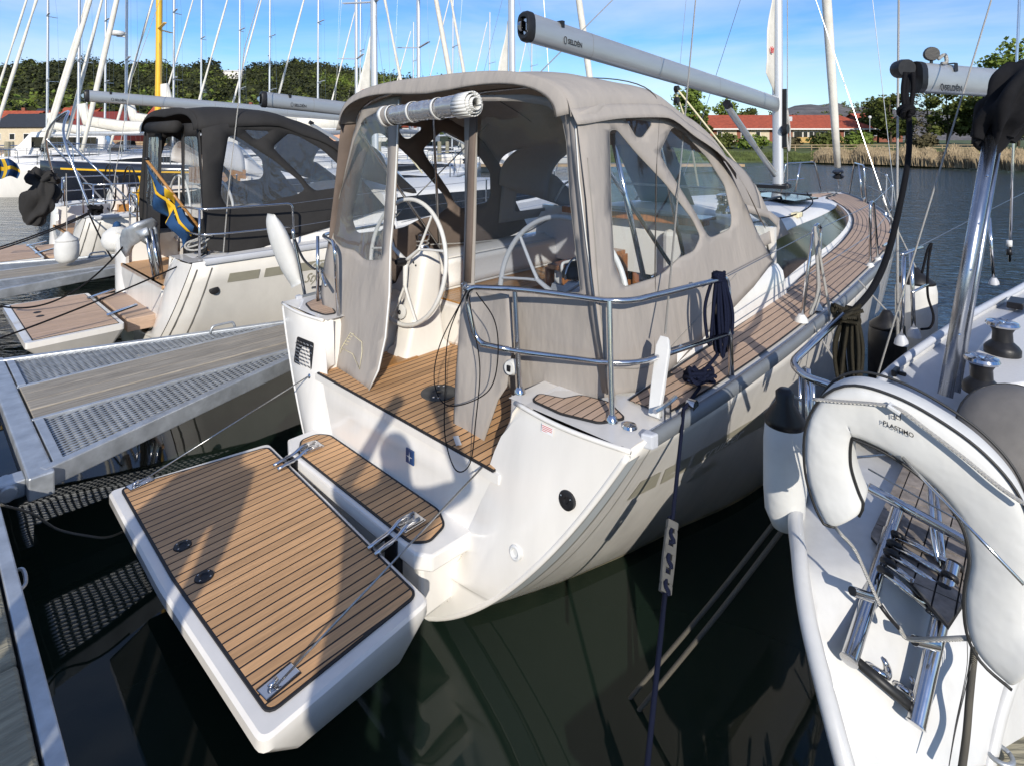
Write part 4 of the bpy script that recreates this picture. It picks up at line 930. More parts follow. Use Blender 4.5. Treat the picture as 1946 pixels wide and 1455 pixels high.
m = M(); m.tube(bend([(2.95, -1.12, 1.78), (3.0, -1.0, 2.02), (3.0, 1.0, 2.02), (2.95, 1.12, 1.78)], .15), .012, 8); m.build('hood_handrail', WHT, boat, smooth=0)
# mast, boom, vang, sails and stays
mast_rig(boat); boom_part(boat, 1.25, 3.31, 6.62, 2.98); vang(boat, 6.7, 1.95, 4.95, 2.86)
m = M(); m.tube([(3.62, .02, 2.98), (4.4, .25, 2.6), (5.1, .45, 1.85)], .012, 6); m.tube([(3.62, -.02, 2.98), (5.2, -.3, 1.80)], .010, 6); m.build('mainsheet', CREAM, boat, smooth=0)
m = M()
for z in (0, -.12): m.lathe([(0, -.02), (.035, -.02), (.035, .02), (0, .02)], 12, (3.62, 0, 3.0 + z), (0, 1, 0))
m.build('mainsheet_block', BLK, boat, smooth=30)
clew(boat, 6.62, 3.12, 1.9, .42)
m = M(); m.bar((6.72, -.10, 2.35), (6.72, -.10, 3.2), .05, .03); m.lathe([(0, 0), (.07, 0), (.07, .06), (0, .06)], 14, (6.68, -.1, 2.62), (0, -1, 0)); m.build('mast_fitting', BLK, boat, smooth=30)
m = M()
for k in range(5): m.tube(curve_pts([(6.78 + .012 * k, -.11, 2.9), (6.84 + .012 * k, -.13, 2.55), (6.80 + .01 * k, -.13, 2.3), (6.74 + .012 * k, -.12, 2.5), (6.78, -.11, 2.9)], 5), .007, 5)
m.tube([(6.84, -.1, 4.8), (6.84, -.1, 1.85)], .006, 5); m.build('halyard_coil', WHR, boat, smooth=0)
# backstay leg with its white tackle cover
bs0 = bp(1243, 792, z=1.18); bs1 = bp(1264, 634, y=bs0.y + .06); bs2 = bp(1322, 0, y=-.55); dd = (bs2 - bs1).normalized()
m = M(); m.tube([bs1, bs1 + dd * 7.5], .0055, 6); m.build('backstay', WHR, boat, smooth=0)
m = M(); U = Vector((.02, .0, 0)); 
m.rows([[p + Vector((0, wv, 0)) for wv in (-w_, w_)] for p, w_ in ((bs0, .026), (bs0.lerp(bs1, .3), .033), (bs0.lerp(bs1, .82), .036), (bs1 + Vector((0, 0, -.02)), .022))]); m.build('backstay_cover', WHT, boat, solid=.028, bevel=.005)
# port leg, mirrored
m = M(); a = Vector((bs0.x, -bs0.y, bs0.z)); b = Vector((bs2.x, .55, bs2.z)); m.tube([a, a + (b - a).normalized() * 9], .0055, 6); m.build('backstay', WHR, boat, smooth=0)
# pushpit rails, starboard
ZT, ZM = 1.69, 1.40
top = [bp(*p, z=ZT) for p in ((893, 546), (978, 549), (1040, 556), (1158, 572), (1205, 571), (1380, 528))]
mid = [bp(*p, z=ZM) for p in ((915, 655), (985, 668), (1160, 690), (1222, 688), (1392, 632))]
m = M(); m.tube(bend([mid[1].lerp(mid[0], .2), mid[0] + Vector((0, .035, 0)), Vector((top[0].x, top[0].y + .03, 1.62)), top[0], top[1]] + top[2:] + [Vector((top[-1].x + .03, top[-1].y, ZT - .06)), bp(1390, 713, z=1.2)], .07, 6), .0145, 10)
pr_ = m.build('pushpit_rail', SS, boat, smooth=0)
m = M(); m.tube(bend(mid, .08, 6), .0125, 10); m.build('pushpit_midrail', SS, boat, smooth=0)
for bpx, tpx in (((988, 746), (978, 548)), ((1163, 800), (1158, 572))):
    b = bp(*bpx, z=1.165); t = bp(*tpx, z=ZT); m = M(); m.tube([b, t], .0135, 10); m.lathe([(0, 0), (.03, 0), (.028, .012), (.015, .03), (0, .03)], 14, b); m.build('rail_post', SS, boat, smooth=40)
# port pushpit, mirrored positions
pt_ = [Vector((p.x, -p.y, p.z)) for p in top]; pm_ = [Vector((p.x, -p.y, p.z)) for p in mid]
m = M(); m.tube(bend([Vector((.19, .93, 1.17)), Vector((.17, .95, 1.66)), pt_[2], pt_[3], pt_[4], pt_[5], Vector((pt_[5].x + .03, pt_[5].y, 1.2))], .07, 5), .0145, 10); m.build('pushpit_rail', SS, boat, smooth=0)
m = M(); m.tube(bend(pm_[1:], .08), .0125, 8); m.build('pushpit_midrail', SS, boat, smooth=0)
m = M(); m.tube([(.26, 1.37, 1.16), (.26, 1.37, 1.69)], .0135, 8); m.build('rail_post', SS, boat, smooth=0)
# stanchions, gate and lifelines
GATE = [bp(1565, 615, z=1.2), bp(1605, 562, z=1.2)]
m = M(); g0, g1 = Vector((2.35, -1.60, 1.21)), Vector((2.95, -1.62, 1.22))
for sd in (-1, 1):
    m = M(); y = sd * 1.63
    m.tube(bend([(2.25, y, 1.2), (2.52, y * 1.0, 1.80), (2.62, y, 1.84), (2.72, y, 1.80), (2.60, y, 1.22)], .06), .0125, 8); m.build('gate_stanchion', SS, boat, smooth=0)
    m = M(); m.tube(bend([(4.35, y, 1.24), (4.35, y, 1.85), (4.5, y, 1.86), (4.7, y, 1.24)], .06), .0125, 8); m.build('gate_stanchion', SS, boat, smooth=0)
    rail_set(boat, sd, [(6.3, sd * 1.47), (7.7, sd * 1.17)])
    for zz in (.60, .31):
        m = M(); P = [(1.2, sd * 1.55, HZ(1) + zz - .08), (2.5, y, HZ(2.5) + zz), (4.4, y, HZ(4.4) + zz), (6.3, sd * 1.48, HZ(6.3) + zz), (7.7, sd * 1.18, HZ(7.7) + zz), (9.05, sd * .62, HZ(9) + zz)]
        m.tube(P, .003, 5); m.build('lifeline', WIRE, boat)
for p in ((2.25, -1.63, 1.2), (2.6, -1.63, 1.21), (4.35, -1.63, 1.23), (4.7, -1.63, 1.235)): m = M(); m.lathe([(0, 0), (.045, 0), (.04, .02), (.02, .05), (0, .05)], 10, p); m.build('stanchion_foot', WHT, boat, smooth=40)
# pulpit at the bow
for sd in (-1, 1):
    m = M(); m.tube(bend([(8.95, sd * .68, HZ(9)), (9.05, sd * .62, HZ(9) + .62), (9.75, sd * .33, HZ(9.7) + .60), (9.85, sd * .22, HZ(9.8))], .06), .0135, 8); m.tube([(9.4, sd * .47, HZ(9.4) + .61), (9.3, sd * .55, HZ(9.3))], .0135, 8)
    m.build('pulpit', SS, boat, smooth=0)
m = M(); m.tube(bend([(9.12, .62, 1.72), (9.5, .45, 1.74)], .05), .0125, 8); m.build('pulpit_rail', SS, boat)
# deck gear: hatches, handrails, lines, winch, cleats
m = M(); m.grid(lambda u, v: (5.0 + .95 * u, -.75 + .55 * v, 1.79 - .03 * u - .10 * abs(v - 1) * .4), 1, 1); m.build('deck_hatch', GLASS, boat, solid=.02)
for sd in (-1, 1):
    m = M(); m.tube(bend([(3.8, sd * .62, 1.74), (3.9, sd * .63, 1.80), (5.0, sd * .60, 1.80), (5.1, sd * .59, 1.73)], .03), .014, 6); m.build('grab_rail', BLK, boat, smooth=0)
m = M(); m.tube(curve_pts([(3.2, -.95, 1.72), (4.2, -1.0, 1.70), (5.3, -.86, 1.72), (6.0, -.6, 1.78)], 8), .007, 5); m.build('jib_sheet', BLKR, boat, smooth=0)
m = M(); m.box((4.25, -1.02, 1.66), (4.4, -.94, 1.71)); m.build('sheet_lead', CREAM, boat, bevel=.01)
m = M(); m.box((5.7, -.05, 1.82), (6.6, .5, 1.835)) if False else m.box((6.1, -.6, 1.72), (6.22, .6, 1.75)); m.build('jib_track', BLK, boat)
m = M(); m.lathe([(0, 0), (.07, 0), (.06, .04), (.02, .06), (0, .06)], 12, (6.6, -.16, 1.79)); m.box((6.45, -.2, 1.77), (6.7, .2, 1.82)); m.build('mast_step', BLK, boat, smooth=30)
m = M(); m.lathe([(0, 0), (.035, 0), (.03, .012), (0, .02)], 18, (.235, -1.5, 1.165)); m.build('deck_filler', SS, boat, smooth=30)
for x in (.42, 5.2, 9.0):
    for sd in (-1, 1):
        y = sd * (HB(x) - .06); m = M(); m.tube(bend([(x - .1, y, HZ(x) + .075), (x - .04, y, HZ(x) + .07), (x + .04, y, HZ(x) + .07), (x + .1, y, HZ(x) + .075)], .02), .011, 6)
        m.box((x - .035, y - .012, HZ(x)), (x - .02, y + .012, HZ(x) + .07)); m.box((x + .02, y - .012, HZ(x)), (x + .035, y + .012, HZ(x) + .07)); m.build('cleat', SS, boat, smooth=30)
m = M(); m.rows([[(1.85, -1.31, 1.22), (1.85, -1.02, 1.52)], [(2.9, -1.30, 1.23), (2.9, -.98, 1.70)]]); 
m = M(); m.prism([(-1.30, 1.2), (-1.02, 1.52), (-.98, 1.52), (-.98, 1.2)], 1.75, 2.85, lambda y, z, x: (x, y, z + .12 * max(0, x - 2) * (z > 1.3))); m.build('cabin_quarter', GEL, boat, bevel=.02)
# warning sticker on the stern corner
m = M(); m.add([Vector((vx(y, z, .004), y, z)) for y, z in ((-1.22, 1.10), (-1.15, 1.10), (-1.15, 1.135), (-1.22, 1.135))], [(0, 1, 2, 3)])
stk = m.build('sticker', PRNTW, boat)
for k in range(4):
    m = M(); m.add([Vector((vx(-1.18, 1.12, .0055), y, z)) for y, z in ((-1.215, 1.105 + .008 * k), (-1.155, 1.105 + .008 * k), (-1.155, 1.108 + .008 * k), (-1.215, 1.108 + .008 * k))], [(0, 1, 2, 3)]); m.build('sticker_line', REDP, stk)
# fairlead at the quarter
m = M(); fl = bp(1315, 770, z=1.19); m.lathe([(0, -.02), (.03, -.02), (.03, .02), (0, .02)], 12, fl, (0, 1, 0)); m.build('fairlead', SS, boat, smooth=30)
m = M(); b = bp(1010, 682, pl=PB); b.x = .20; m.lathe([(0, -.02), (.04, -.02), (.042, 0), (.034, .02), (0, .02)], 18, b, (-1, 0, .1)); sl = m.build('stern_light', WHT, boat, smooth=30)
m = M(); m.box((b.x - .027, b.y - .012, b.z - .016), (b.x - .017, b.y + .012, b.z + .016)); m.build('lamp_glass', BLK, sl, bevel=.003)
fs = bp(1140, 655, z=1.43); m = M(); m.tube([fs, bp(1152, 685, z=1.33)], .014, 10); m.build('flag_socket', SS, boat, smooth=40)

# ---- ropes and loose gear on and around the near cruiser (things of their own)
def hang(name, p, ln, w_, r, m, label, cat='rope', n=6, seed=1, group=None):
    "a coil of rope hung in long loops and tied near the top"
    rnd = random.Random(seed); q = M(); p = Vector(p)
    for k in range(n):
        a = rnd.uniform(-.5, .5) * w_; b = a + rnd.uniform(.2, .5) * w_ * rnd.choice((-1, 1)); L1 = ln * rnd.uniform(.82, 1.0); dy = rnd.uniform(-.4, .4) * w_
        sx = Vector((S_ * -0.2 + .8, -.6, 0)).normalized()
        q.tube(curve_pts([p + sx * (a * .3) + Vector((0, dy * .4, .02)), p + sx * a + Vector((0, dy, -L1 * .5)), p + sx * (a + b) * .5 + Vector((0, dy, -L1)), p + sx * b + Vector((0, dy * .6, -L1 * .5)), p + sx * (b * .3) + Vector((0, dy * .3, .02))], 7), r, 7)
    for k in range(4): q.tube([p + Vector((.03 * math.cos(t) * (w_ / .1), .03 * math.sin(t) * (w_ / .1), .01 + .012 * k - .05 + .004 * t)) for t in [j * .5 for j in range(13)]], r, 6)
    o = q.build(name, m, None, smooth=0); return tag(o, label, cat, group)
tp = W_(bp(1362, 528, z=1.69)); tp += Vector((0, -.03, .02))
hang('rope_coil', tp + Vector((0, 0, 0)), .44, .10, .0095, NAVY, 'navy braided mooring rope hung in long loops over the stern rail', n=8, seed=3)
k0 = W_(bp(1330, 728, z=1.20))
q = M(); rr = random.Random(5)
for k in range(9):
    a = rr.uniform(0, 6.28); q.tube(curve_pts([k0 + Vector((rr.uniform(-.07, .07), rr.uniform(-.05, .05), rr.uniform(.0, .07))) for _ in range(6)], 6), .0095, 7)
q.tube(curve_pts([k0, k0 + Vector((.02, .0, .06)), tp + Vector((0, 0, -.42)), tp + Vector((0, 0, -.3))], 6), .0095, 7)
tag(q.build('rope_tangle', NAVY, None, smooth=0), 'tangled navy rope made fast on the cleat below the hanging coil', 'rope')
f0 = W_(bp(1299, 783, z=1.19)); e0 = wpt(1228, 1475, z=.45); s0, s1 = f0.lerp(e0, .40), f0.lerp(e0, .58)
mr_ = empty('mooring_line', 'navy mooring line running down past the stern with a grey rubber snubber', 'rope', f0)
def loc(m_): m_.v = [tuple(Vector(v) - f0) for v in m_.v]; return m_
q = M(); q.tube([W_(bp(1330, 735, z=1.2)), f0 + Vector((.0, 0, .012))] + [f0.lerp(e0, t) for t in (.1, .38)], .0085, 8); loc(q).build('rope_upper', NAVY, mr_, smooth=0)
q = M(); q.tube([f0.lerp(e0, t) for t in (.57, .8, 1.0)], .0095, 8); loc(q).build('rope_lower', NAVY, mr_, smooth=0)
q = M(); dirv = (s1 - s0).normalized(); xx = dirv.cross(Vector((0, 1, 0))).normalized(); 
q.rows([[s0.lerp(s1, t) + xx * a for a in (-hw, -hw * .42)] for t, hw in ((-.02, .018), (.1, .024), (.5, .026), (.9, .024), (1.02, .018))]); q.rows([[s0.lerp(s1, t) + xx * a for a in (hw * .42, hw)] for t, hw in ((-.02, .018), (.1, .024), (.5, .026), (.9, .024), (1.02, .018))])
for t in (-.02, .18, .40, .62, .84, 1.0): q.bar(s0.lerp(s1, t) - dirv * .008, s0.lerp(s1, t) + dirv * .010, .036, .012, (0, 1, 0))
loc(q).build('rubber_snubber', RUB, mr_, solid=.016, bevel=.004)
q = M(); q.tube(curve_pts([s0.lerp(s1, t) + xx * (.009 * (1 if k % 2 else -1)) + Vector((0, -.018 * (1 if (k // 2) % 2 else -1), 0)) for k, t in enumerate([j / 10 for j in range(-1, 12)])], 4), .0085, 7); loc(q).build('rope_weave', NAVY, mr_, smooth=0)
# two grey lines from the right-hand boat slanting down into the water
for k, (a, b, lab) in enumerate((((1525, 925), (1198, 1325), 'upper one of two grey lines slanting from the racing yacht into the dark water'), ((1530, 950), (1215, 1348), 'lower one of two grey lines slanting from the racing yacht into the dark water'))):
    A = wpt(*a, z=1.0); B = wpt(b[0], b[1], z=-.1); rope('mooring_rope', [A, A.lerp(B, .5) + Vector((0, 0, -.015)), B, B + (B - A) * .25], .010, TANR, lab, group='grey lines into the water')
# thin shock cords looped from the end of the pushpit
cc = W_(bp(887, 548, z=1.66))
for k, (pts, lab) in enumerate((([(886, 552, 1.66), (852, 640, 1.30), (846, 740, 1.1), (846, 830, .98), (866, 892, .93), (893, 880, .95), (904, 800, 1.1), (912, 700, 1.35), (900, 620, 1.5), (890, 556, 1.66)], 'thin wire loop hanging lowest from the end of the stern rail'),
        ([(888, 552, 1.66), (838, 650, 1.30), (825, 720, 1.15), (842, 765, 1.08), (880, 768, 1.08), (930, 740, 1.15), (946, 680, 1.28), (940, 610, 1.45), (905, 556, 1.62)], 'thin wire loop hanging wide and shallow from the stern rail end'))):
    rope('cord_loop', [W_(bp(x, y, x=-.07 - .02 * k)) for x, y, z in pts], .003, BLKR, lab, 'cord', n=6)
q = M(); rr = random.Random(8)
for k in range(5): q.tube(curve_pts([cc + Vector((rr.uniform(-.03, .03), rr.uniform(-.02, .02), rr.uniform(-.03, .03))) for _ in range(5)], 5), .004, 6)
tag(q.build('shackle_knot', SS, None, smooth=0), 'small bundle of shackles and cord tied where the stern rail begins', 'shackle')
# horseshoe buoy in a white cover on the port quarter, seen edge on, and its holder rail
A = Vector((0, 0, 0)); hb = empty('lifebuoy', 'white covered horseshoe lifebuoy standing edge-on at the port stern rail', 'lifebuoy', l2w(.15, 1.42, 1.2), BR)
q = M(); rows = []
b0, b1, b2, b3 = [w2l(wpt(x, y, d=4.95)) - Vector((.15, 1.42, 1.2)) for x, y in ((515, 408), (576, 538), (500, 418), (556, 550))]
q.rows([[w2l(wpt(x, y, d=dd_)) - Vector((.15, 1.42, 1.2)) for x, y, dd_ in r] for r in (
    [(508, 406, 5.0), (522, 408, 4.9), (524, 412, 5.05), (508, 410, 5.1)], [(497, 422, 4.9), (538, 428, 4.82), (545, 426, 5.05), (505, 420, 5.1)], [(510, 480, 4.9), (560, 476, 4.82), (566, 474, 5.05), (520, 476, 5.1)],
    [(534, 530, 4.9), (572, 522, 4.82), (578, 520, 5.05), (545, 524, 5.1)], [(554, 548, 4.92), (574, 538, 4.86), (577, 536, 5.0), (560, 542, 5.05)])], closed=True)
q.f += [(3, 2, 1, 0), (16, 17, 18, 19)]; q.m += [0, 0]; q.build('cover', HSC, hb, smooth=0, subsurf=2)
q = M(); P = [w2l(wpt(x, y, d=4.86)) - Vector((.15, 1.42, 1.2)) for x, y in ((556, 436), (562, 470), (572, 520), (583, 582))]; q.tube(curve_pts(P, 4), .014, 8); q.build('holder_post', SS, hb, smooth=0)
q = M(); P = [w2l(wpt(x, y, d=4.84)) - Vector((.15, 1.42, 1.2)) for x, y in ((560, 455), (575, 490), (592, 508), (600, 512))]; q.tube(curve_pts(P, 4), .02, 7, sy=.4); q.build('strap', BLK, hb, smooth=0)
# outboard bracket arm beside it
rope('white_line_bundle', [l2w(2.45, -1.66, 1.84), l2w(2.44, -1.68, 1.6), l2w(2.40, -1.70, 1.35), l2w(2.3, -1.67, 1.25), l2w(2.38, -1.70, 1.42), l2w(2.46, -1.66, 1.8), l2w(2.5, -1.7, 1.5), l2w(2.55, -1.75, 1.1), l2w(2.5, -1.80, .8)], .010, WHR, 'white line knotted on the gate stanchion with ends hanging down the side', 'rope')
def fender(p, ln, r, lab, top=BLK, body=None, cat='fender', grp=None, hang_to=None, tilt=(0, 0)):
    e = empty('fender', lab, cat, p, 0, grp); e.rotation_euler = (tilt[0], tilt[1], 0)
    q = M(); q.lathe([(0, 0), (r * .6, .01), (r * .93, .07), (r, .16), (r, ln - .16), (r * .9, ln - .07), (r * .4, ln - .01), (.03, ln + .03), (0, ln + .03)], 22); q.build('body', body or HSC, e, smooth=0)
    q = M(); q.lathe([(r * .93, ln - .09), (r * .90 + .004, ln - .065), (r * .42, ln - .005), (.034, ln + .035), (.02, ln + .05), (0, ln + .05)], 22); q.build('cap', top, e, smooth=0)
    if hang_to: q = M(); q.tube([(0, 0, ln + .04), Vector(hang_to) - Vector(p)], .006, 6); q.build('lanyard', WHR, e)
    return e
fp_ = [(3.15, .66), (3.9, .60), (5.1, .62)]
fender(l2w(2.0, -1.98, .22), .68, .13, 'cream fender with black end hanging between the two hulls nearest the stern', grp='fenders between the hulls', hang_to=l2w(2.2, -1.72, 1.2))
fender(l2w(3.3, -1.95, .35), .72, .13, 'dark topped fender hanging amidships between the two hulls', body=BLK, grp='fenders between the hulls', hang_to=l2w(3.4, -1.73, 1.3))
fender(l2w(4.3, -2.0, .4), .85, .16, 'big black and white fender hanging furthest forward between the hulls', grp='fenders between the hulls', hang_to=l2w(4.4, -1.72, 1.9))
# ================================================================== right-hand racing yacht, its stern close to the camera
def zs_(py): return .98 if py < 1090 else .98 - .001 * (py - 1090)
def rp_(px, py, dz=0.0): return wpt(px, py, z=zs_(py) + dz)
RO = wpt(1560, 1200, z=-.1); RO.z = 0
ry = empty('racing_yacht', 'white racing yacht on the right with steel boarding ladder on its sloping stern', 'sailboat', RO)
def rb(m, name, mt, **k):
    m.v = [tuple(Vector(v) - RO) for v in m.v]; par = k.pop('parent', ry); return m.build(name, mt, par, **k)
G = [wpt(1612, 1530, z=.62), wpt(1592, 1455, z=.72), wpt(1552, 1300, z=.84), wpt(1522, 1170, z=.92), wpt(1508, 1060, z=.99), wpt(1504, 960, z=1.01), wpt(1545, 870, z=1.03), wpt(1612, 790, z=1.07), wpt(1680, 715, z=1.12), wpt(1765, 652, z=1.20), wpt(1850, 598, z=1.22), wpt(1946, 545, z=1.25), Vector((5.6, 5.75, 1.29)), Vector((7.3, 6.65, 1.34)), Vector((9.4, 7.2, 1.40))]
GC = curve_pts(G, 6); hd = Vector((.76, .65, 0)); rt = Vector((.65, -.76, 0))
tot = len(GC) - 1
WD = smooth_interp([0, .25, .42, .6, .8, 1], [.42, .62, 1.5, 2.6, 2.6, .05])
m = M(); m.rows([[g, g + Vector((.0, 0, -.10)) + rt * .03, g + rt * .16 + Vector((0, 0, -.45)) - rt * .0, g + rt * .42 * 1.0 + Vector((0, 0, -.95 - 0)) , g + rt * .6 + Vector((0, 0, -1.5))] for g in GC]); rb(m, 'hull', GEL, smooth=60)
def rail_of(t): return GC[t]
m = M(); m.tube([g + Vector((0, 0, .01)) + rt * .02 for g in GC], .027, 10); rb(m, 'gunwale', GELR, smooth=0)
m = M(); m.tube([g + Vector((0, 0, .045)) + rt * .035 for g in GC[44:]], .022, 8); rb(m, 'toe_rail', GELG, smooth=0)
# deck, in bands from port to starboard
m = M(); rows = []
for i, g in enumerate(GC[40:]):
    t = (i + 40) / tot; wv = 2.5 * min(1, (1 - t) / .25 + .02)
    rows.append([g + rt * (.03 + (wv) * k / 10) + Vector((0, 0, .012 * math.sin(math.pi * k / 10) - .004)) for k in range(11)])
m.rows(rows, flip=False); rb(m, 'deck', GELG, smooth=0)
# stern deck and sloping transom
so_ = [(1512, 960), (1512, 1085), (1530, 1180), (1560, 1300), (1600, 1455), (1625, 1540), (1850, 1540), (1868, 1455), (1905, 1330), (1950, 1225), (2030, 1085), (2150, 930), (1700, 700), (1640, 780)]
def sfn(px, py): return rp_(px, py, -.006)
c_, _ = sheet(so_, [], sfn, 30); rb(c_, 'transom', GELR, smooth=0, solid=.03)
m = M(); P = [sfn(*p) for p in ((1868, 1480), (1905, 1330), (1950, 1225), (2030, 1085))]; m.tube(curve_pts(P, 5), .022, 8); rb(m, 'transom_edge', GELR, smooth=0)
m = M(); m.rows([[sfn(*p), sfn(*p) + Vector((.12, -.06, -.5))] for p in ((1860, 1500), (1905, 1330), (1950, 1225), (2060, 1060))]); rb(m, 'stern_side', GELR, smooth=0)
# inset panel under the ladder
c_, _ = sheet(round_poly([(1700, 1080), (1735, 1140), (1722, 1200), (1700, 1300), (1640, 1255), (1655, 1120)], 14), [], lambda x, y: rp_(x, y, .002), 0); rb(c_, 'inset_panel', GELG)
# cockpit grating of greyed teak
go = [(1728, 866), (1862, 945), (1874, 1080), (1802, 1190), (1655, 1018)]
gw = [wpt(*p, z=1.01) for p in go]
m = M(); m.prism([(v.x, v.y) for v in gw], 1.0, 1.012); rb(m, 'grating_base', CAULK)
u = Vector((.68, .73)); 
def rotp(P, a): return [(p[0] * math.cos(a) - p[1] * math.sin(a), p[0] * math.sin(a) + p[1] * math.cos(a)) for p in P]
ang = math.atan2(.73, .68)
gl = rotp([(v.x, v.y) for v in gw], -ang); ys = [p[1] for p in gl]; xs = [p[0] for p in gl]; v = min(ys); TG = mat('greyed_grating', (.30, .26, .23), .85, noise_s=20, noise_amt=.25, rnd=.1, bump=90, bump_d=.001)
while v < max(ys):
    h = min(xs)
    while h < max(xs):
        q = clip(clip(clip(clip(gl, 0, 1, v + .052), 0, -1, -v), 1, 0, h + .118), -1, 0, -h)
        if len(q) >= 3:
            m = M(); m.prism(rotp(q, ang), 1.010, 1.020); rb(m, 'grating_slat', TG)
        h += .124
    v += .057
# rails at the stern
def tube_px(pts, r, name, mt=SS, n=10, bnd=.05, par=None):
    m = M(); P = [wpt(x, y, d=d * (1.1 if d < 2.5 else 1)) for x, y, d in pts]; m.tube(bend(P, bnd, 5) if len(P) > 2 else P, r, n); return rb(m, name, mt, smooth=0)
tube_px([(1650, 925, 1.86), (1760, 985, 1.78), (1862, 1042, 1.70), (1960, 1100, 1.62)], .0165, 'stern_rail')
tube_px([(1766, 905, 1.90), (1772, 1010, 1.80), (1795, 1130, 1.72)], .010, 'stern_rail'); tube_px([(1778, 915, 1.92), (1786, 1010, 1.82), (1800, 1130, 1.72)], .010, 'stern_rail')
tube_px([(1602, 598, 2.65), (1503, 690, 2.30), (1530, 716, 2.22), (1610, 742, 2.12), (1720, 790, 2.0)], .0165, 'stern_rail', bnd=.10)
for x0, x1, d in ((1520, 1522, 2.25), (1532, 1535, 2.24), (1545, 1549, 2.2)): tube_px([(x0, 715, d), (x1, 868, d)], .007, 'rail_post', n=8)
tube_px([(1535, 700, 2.24), (1543, 900, 2.2)], .012, 'rail_post')
tube_px([(1532, 876, 1.75), (1712, 861, 1.75)], .004, 'rail_wire', WIRE, 5); tube_px([(1650, 890, 1.8), (1860, 1010, 1.6)], .003, 'rail_wire', WIRE, 5)
tube_px([(1715, 868, 1.5), (1946, 1110, 1.25)], .0045, 'rail_wire', SS, 6)
# boarding ladder lying on the stern
LT = empty('ladder_dummy', None, None) if False else None
def lad(px, py, o=.05): return rp_(px, py, o)
for a, b, r in (((1614, 1252), (1692, 1010), .0245), ((1741, 1374), (1800, 1120), .0245)):
    m = M(); A, B = lad(*a), lad(*b); m.tube([A, A.lerp(B, .04), B], r, 14); m.lathe([(r * 1.05, 0), (r * 1.08, .004), (r * .8, .006), (0, .006)], 14, A, (A - B)); rb(m, 'ladder_tube', SS, smooth=40)
    m = M(); m.tube([A.lerp(B, .58) + Vector((.0, 0, .004)), B + (B - A) * .22], r * .82, 12); rb(m, 'ladder_tube', SS, smooth=40)
m = M(); m.tube([lad(1628, 1255, .04), lad(1742, 1352, .04)], .0145, 10); rb(m, 'ladder_rung', PRINT, smooth=0)
for k in range(5):
    a, b = lad(1682 + 6 * k, 1086 - 17 * k, .055), lad(1775 + 10 * k, 1162 - 22 * k, .055); m = M(); m.tube([a, b], .0125, 8, sy=.8); r_ = rb(m, 'ladder_rung', SS, smooth=0)
    for e in (a, b): m = M(); m.lathe([(.022, -.009), (.026, 0), (.022, .009)], 12, e, (lad(1800, 1120) - lad(1741, 1374))); rb(m, 'ladder_collar', BLK, smooth=0)
for a, b in (((1620, 1122), (1655, 1134)), ((1738, 1216), (1780, 1226))):
    m = M(); A, B = lad(*a, .085), lad(*b, .06); m.tube([A, B], .0145, 12); hk = rb(m, 'ladder_standoff', SS, smooth=40); m = M(); m.lathe([(0, 0), (.013, 0), (.013, .003), (0, .003)], 14, A, A - B); rb(m, 'standoff_cap', BLK)
for p in ((1667, 1272), (1720, 1308)):
    m = M(); c = rp_(*p, .0); m.tube([c + Vector((.03 * math.cos(a), .03 * math.sin(a), .012 + .01 * math.sin(a * 2))) for a in [k * .35 for k in range(19)]], .010, 8); rb(m, 'ladder_hinge', SS, smooth=0)
# winches, clutches, cleats, covers on the deck
def rwinch(px, py, z, s=1.0):
    c = wpt(px, py, z=z); m = M(); r = .062 * s
    m.lathe([(0, 0), (r * 1.28, 0), (r * 1.3, .03 * s), (r * 1.15, .045 * s), (r * .74, .07 * s), (r * .7, .12 * s), (r * .95, .15 * s), (0, .15 * s)], 28, c); o = rb(m, 'winch', BLK, smooth=35)
    m = M(); m.lathe([(0, 0), (r * 1.12, 0), (r * 1.2, .01), (r * 1.1, .022), (r * .75, .028), (r * .5, .018), (r * .25, .018), (r * .22, .024), (0, .024)], 28, c + Vector((0, 0, .15 * s))); rb(m, 'winch_top', SS, smooth=35)
m = M(); cm0 = [wpt(1840, 720, z=1.2), wpt(1885, 655, z=1.2), wpt(1990, 600, z=1.2), wpt(2100, 640, z=1.2), wpt(1990, 760, z=1.2), wpt(1860, 780, z=1.2)]
m.prism(round_poly([(v.x, v.y) for v in cm0], .06), 1.13, 1.30); rb(m, 'coaming', GEL2, bevel=.02)
rwinch(1905, 672, 1.30); rwinch(1866, 745, 1.30, .92)
def blk_box(px, py, z, lx, ly, h, name='clutch', mt=BLK, a=.75):
    c = wpt(px, py, z=z); m = M(); m.prism([(c.x + x * math.cos(a) - y * math.sin(a), c.y + x * math.sin(a) + y * math.cos(a)) for x, y in ((-lx, -ly), (lx, -ly), (lx, ly), (-lx, ly))], z, z + h); return rb(m, name, mt, bevel=.006)
blk_box(1932, 582, 1.25, .11, .045, .045); blk_box(1702, 712, 1.17, .045, .012, .035, 'cleat')
blk_box(1708, 712, 1.17, .012, .035, .02, 'cleat')
c = wpt(1948, 842, d=2.15); m = M(); m.lathe([(0, .10), (.09, .09), (.16, .06), (.205, .015), (.21, 0), (.20, -.02), (0, -.03)], 36, c, Vector((-.35, -.75, .55))); rb(m, 'wheel_cover', DARKSHT, smooth=40)
m = M(); q0 = Vector((0, 0, 1)).rotation_difference(Vector((-.35, -.75, .55)).normalized()); m.tube([c + q0 @ Vector((.209 * math.cos(a), .209 * math.sin(a), .002)) for a in [k * .18 for k in range(36)]], .005, 6); rb(m, 'cover_piping', PRINT, smooth=0)
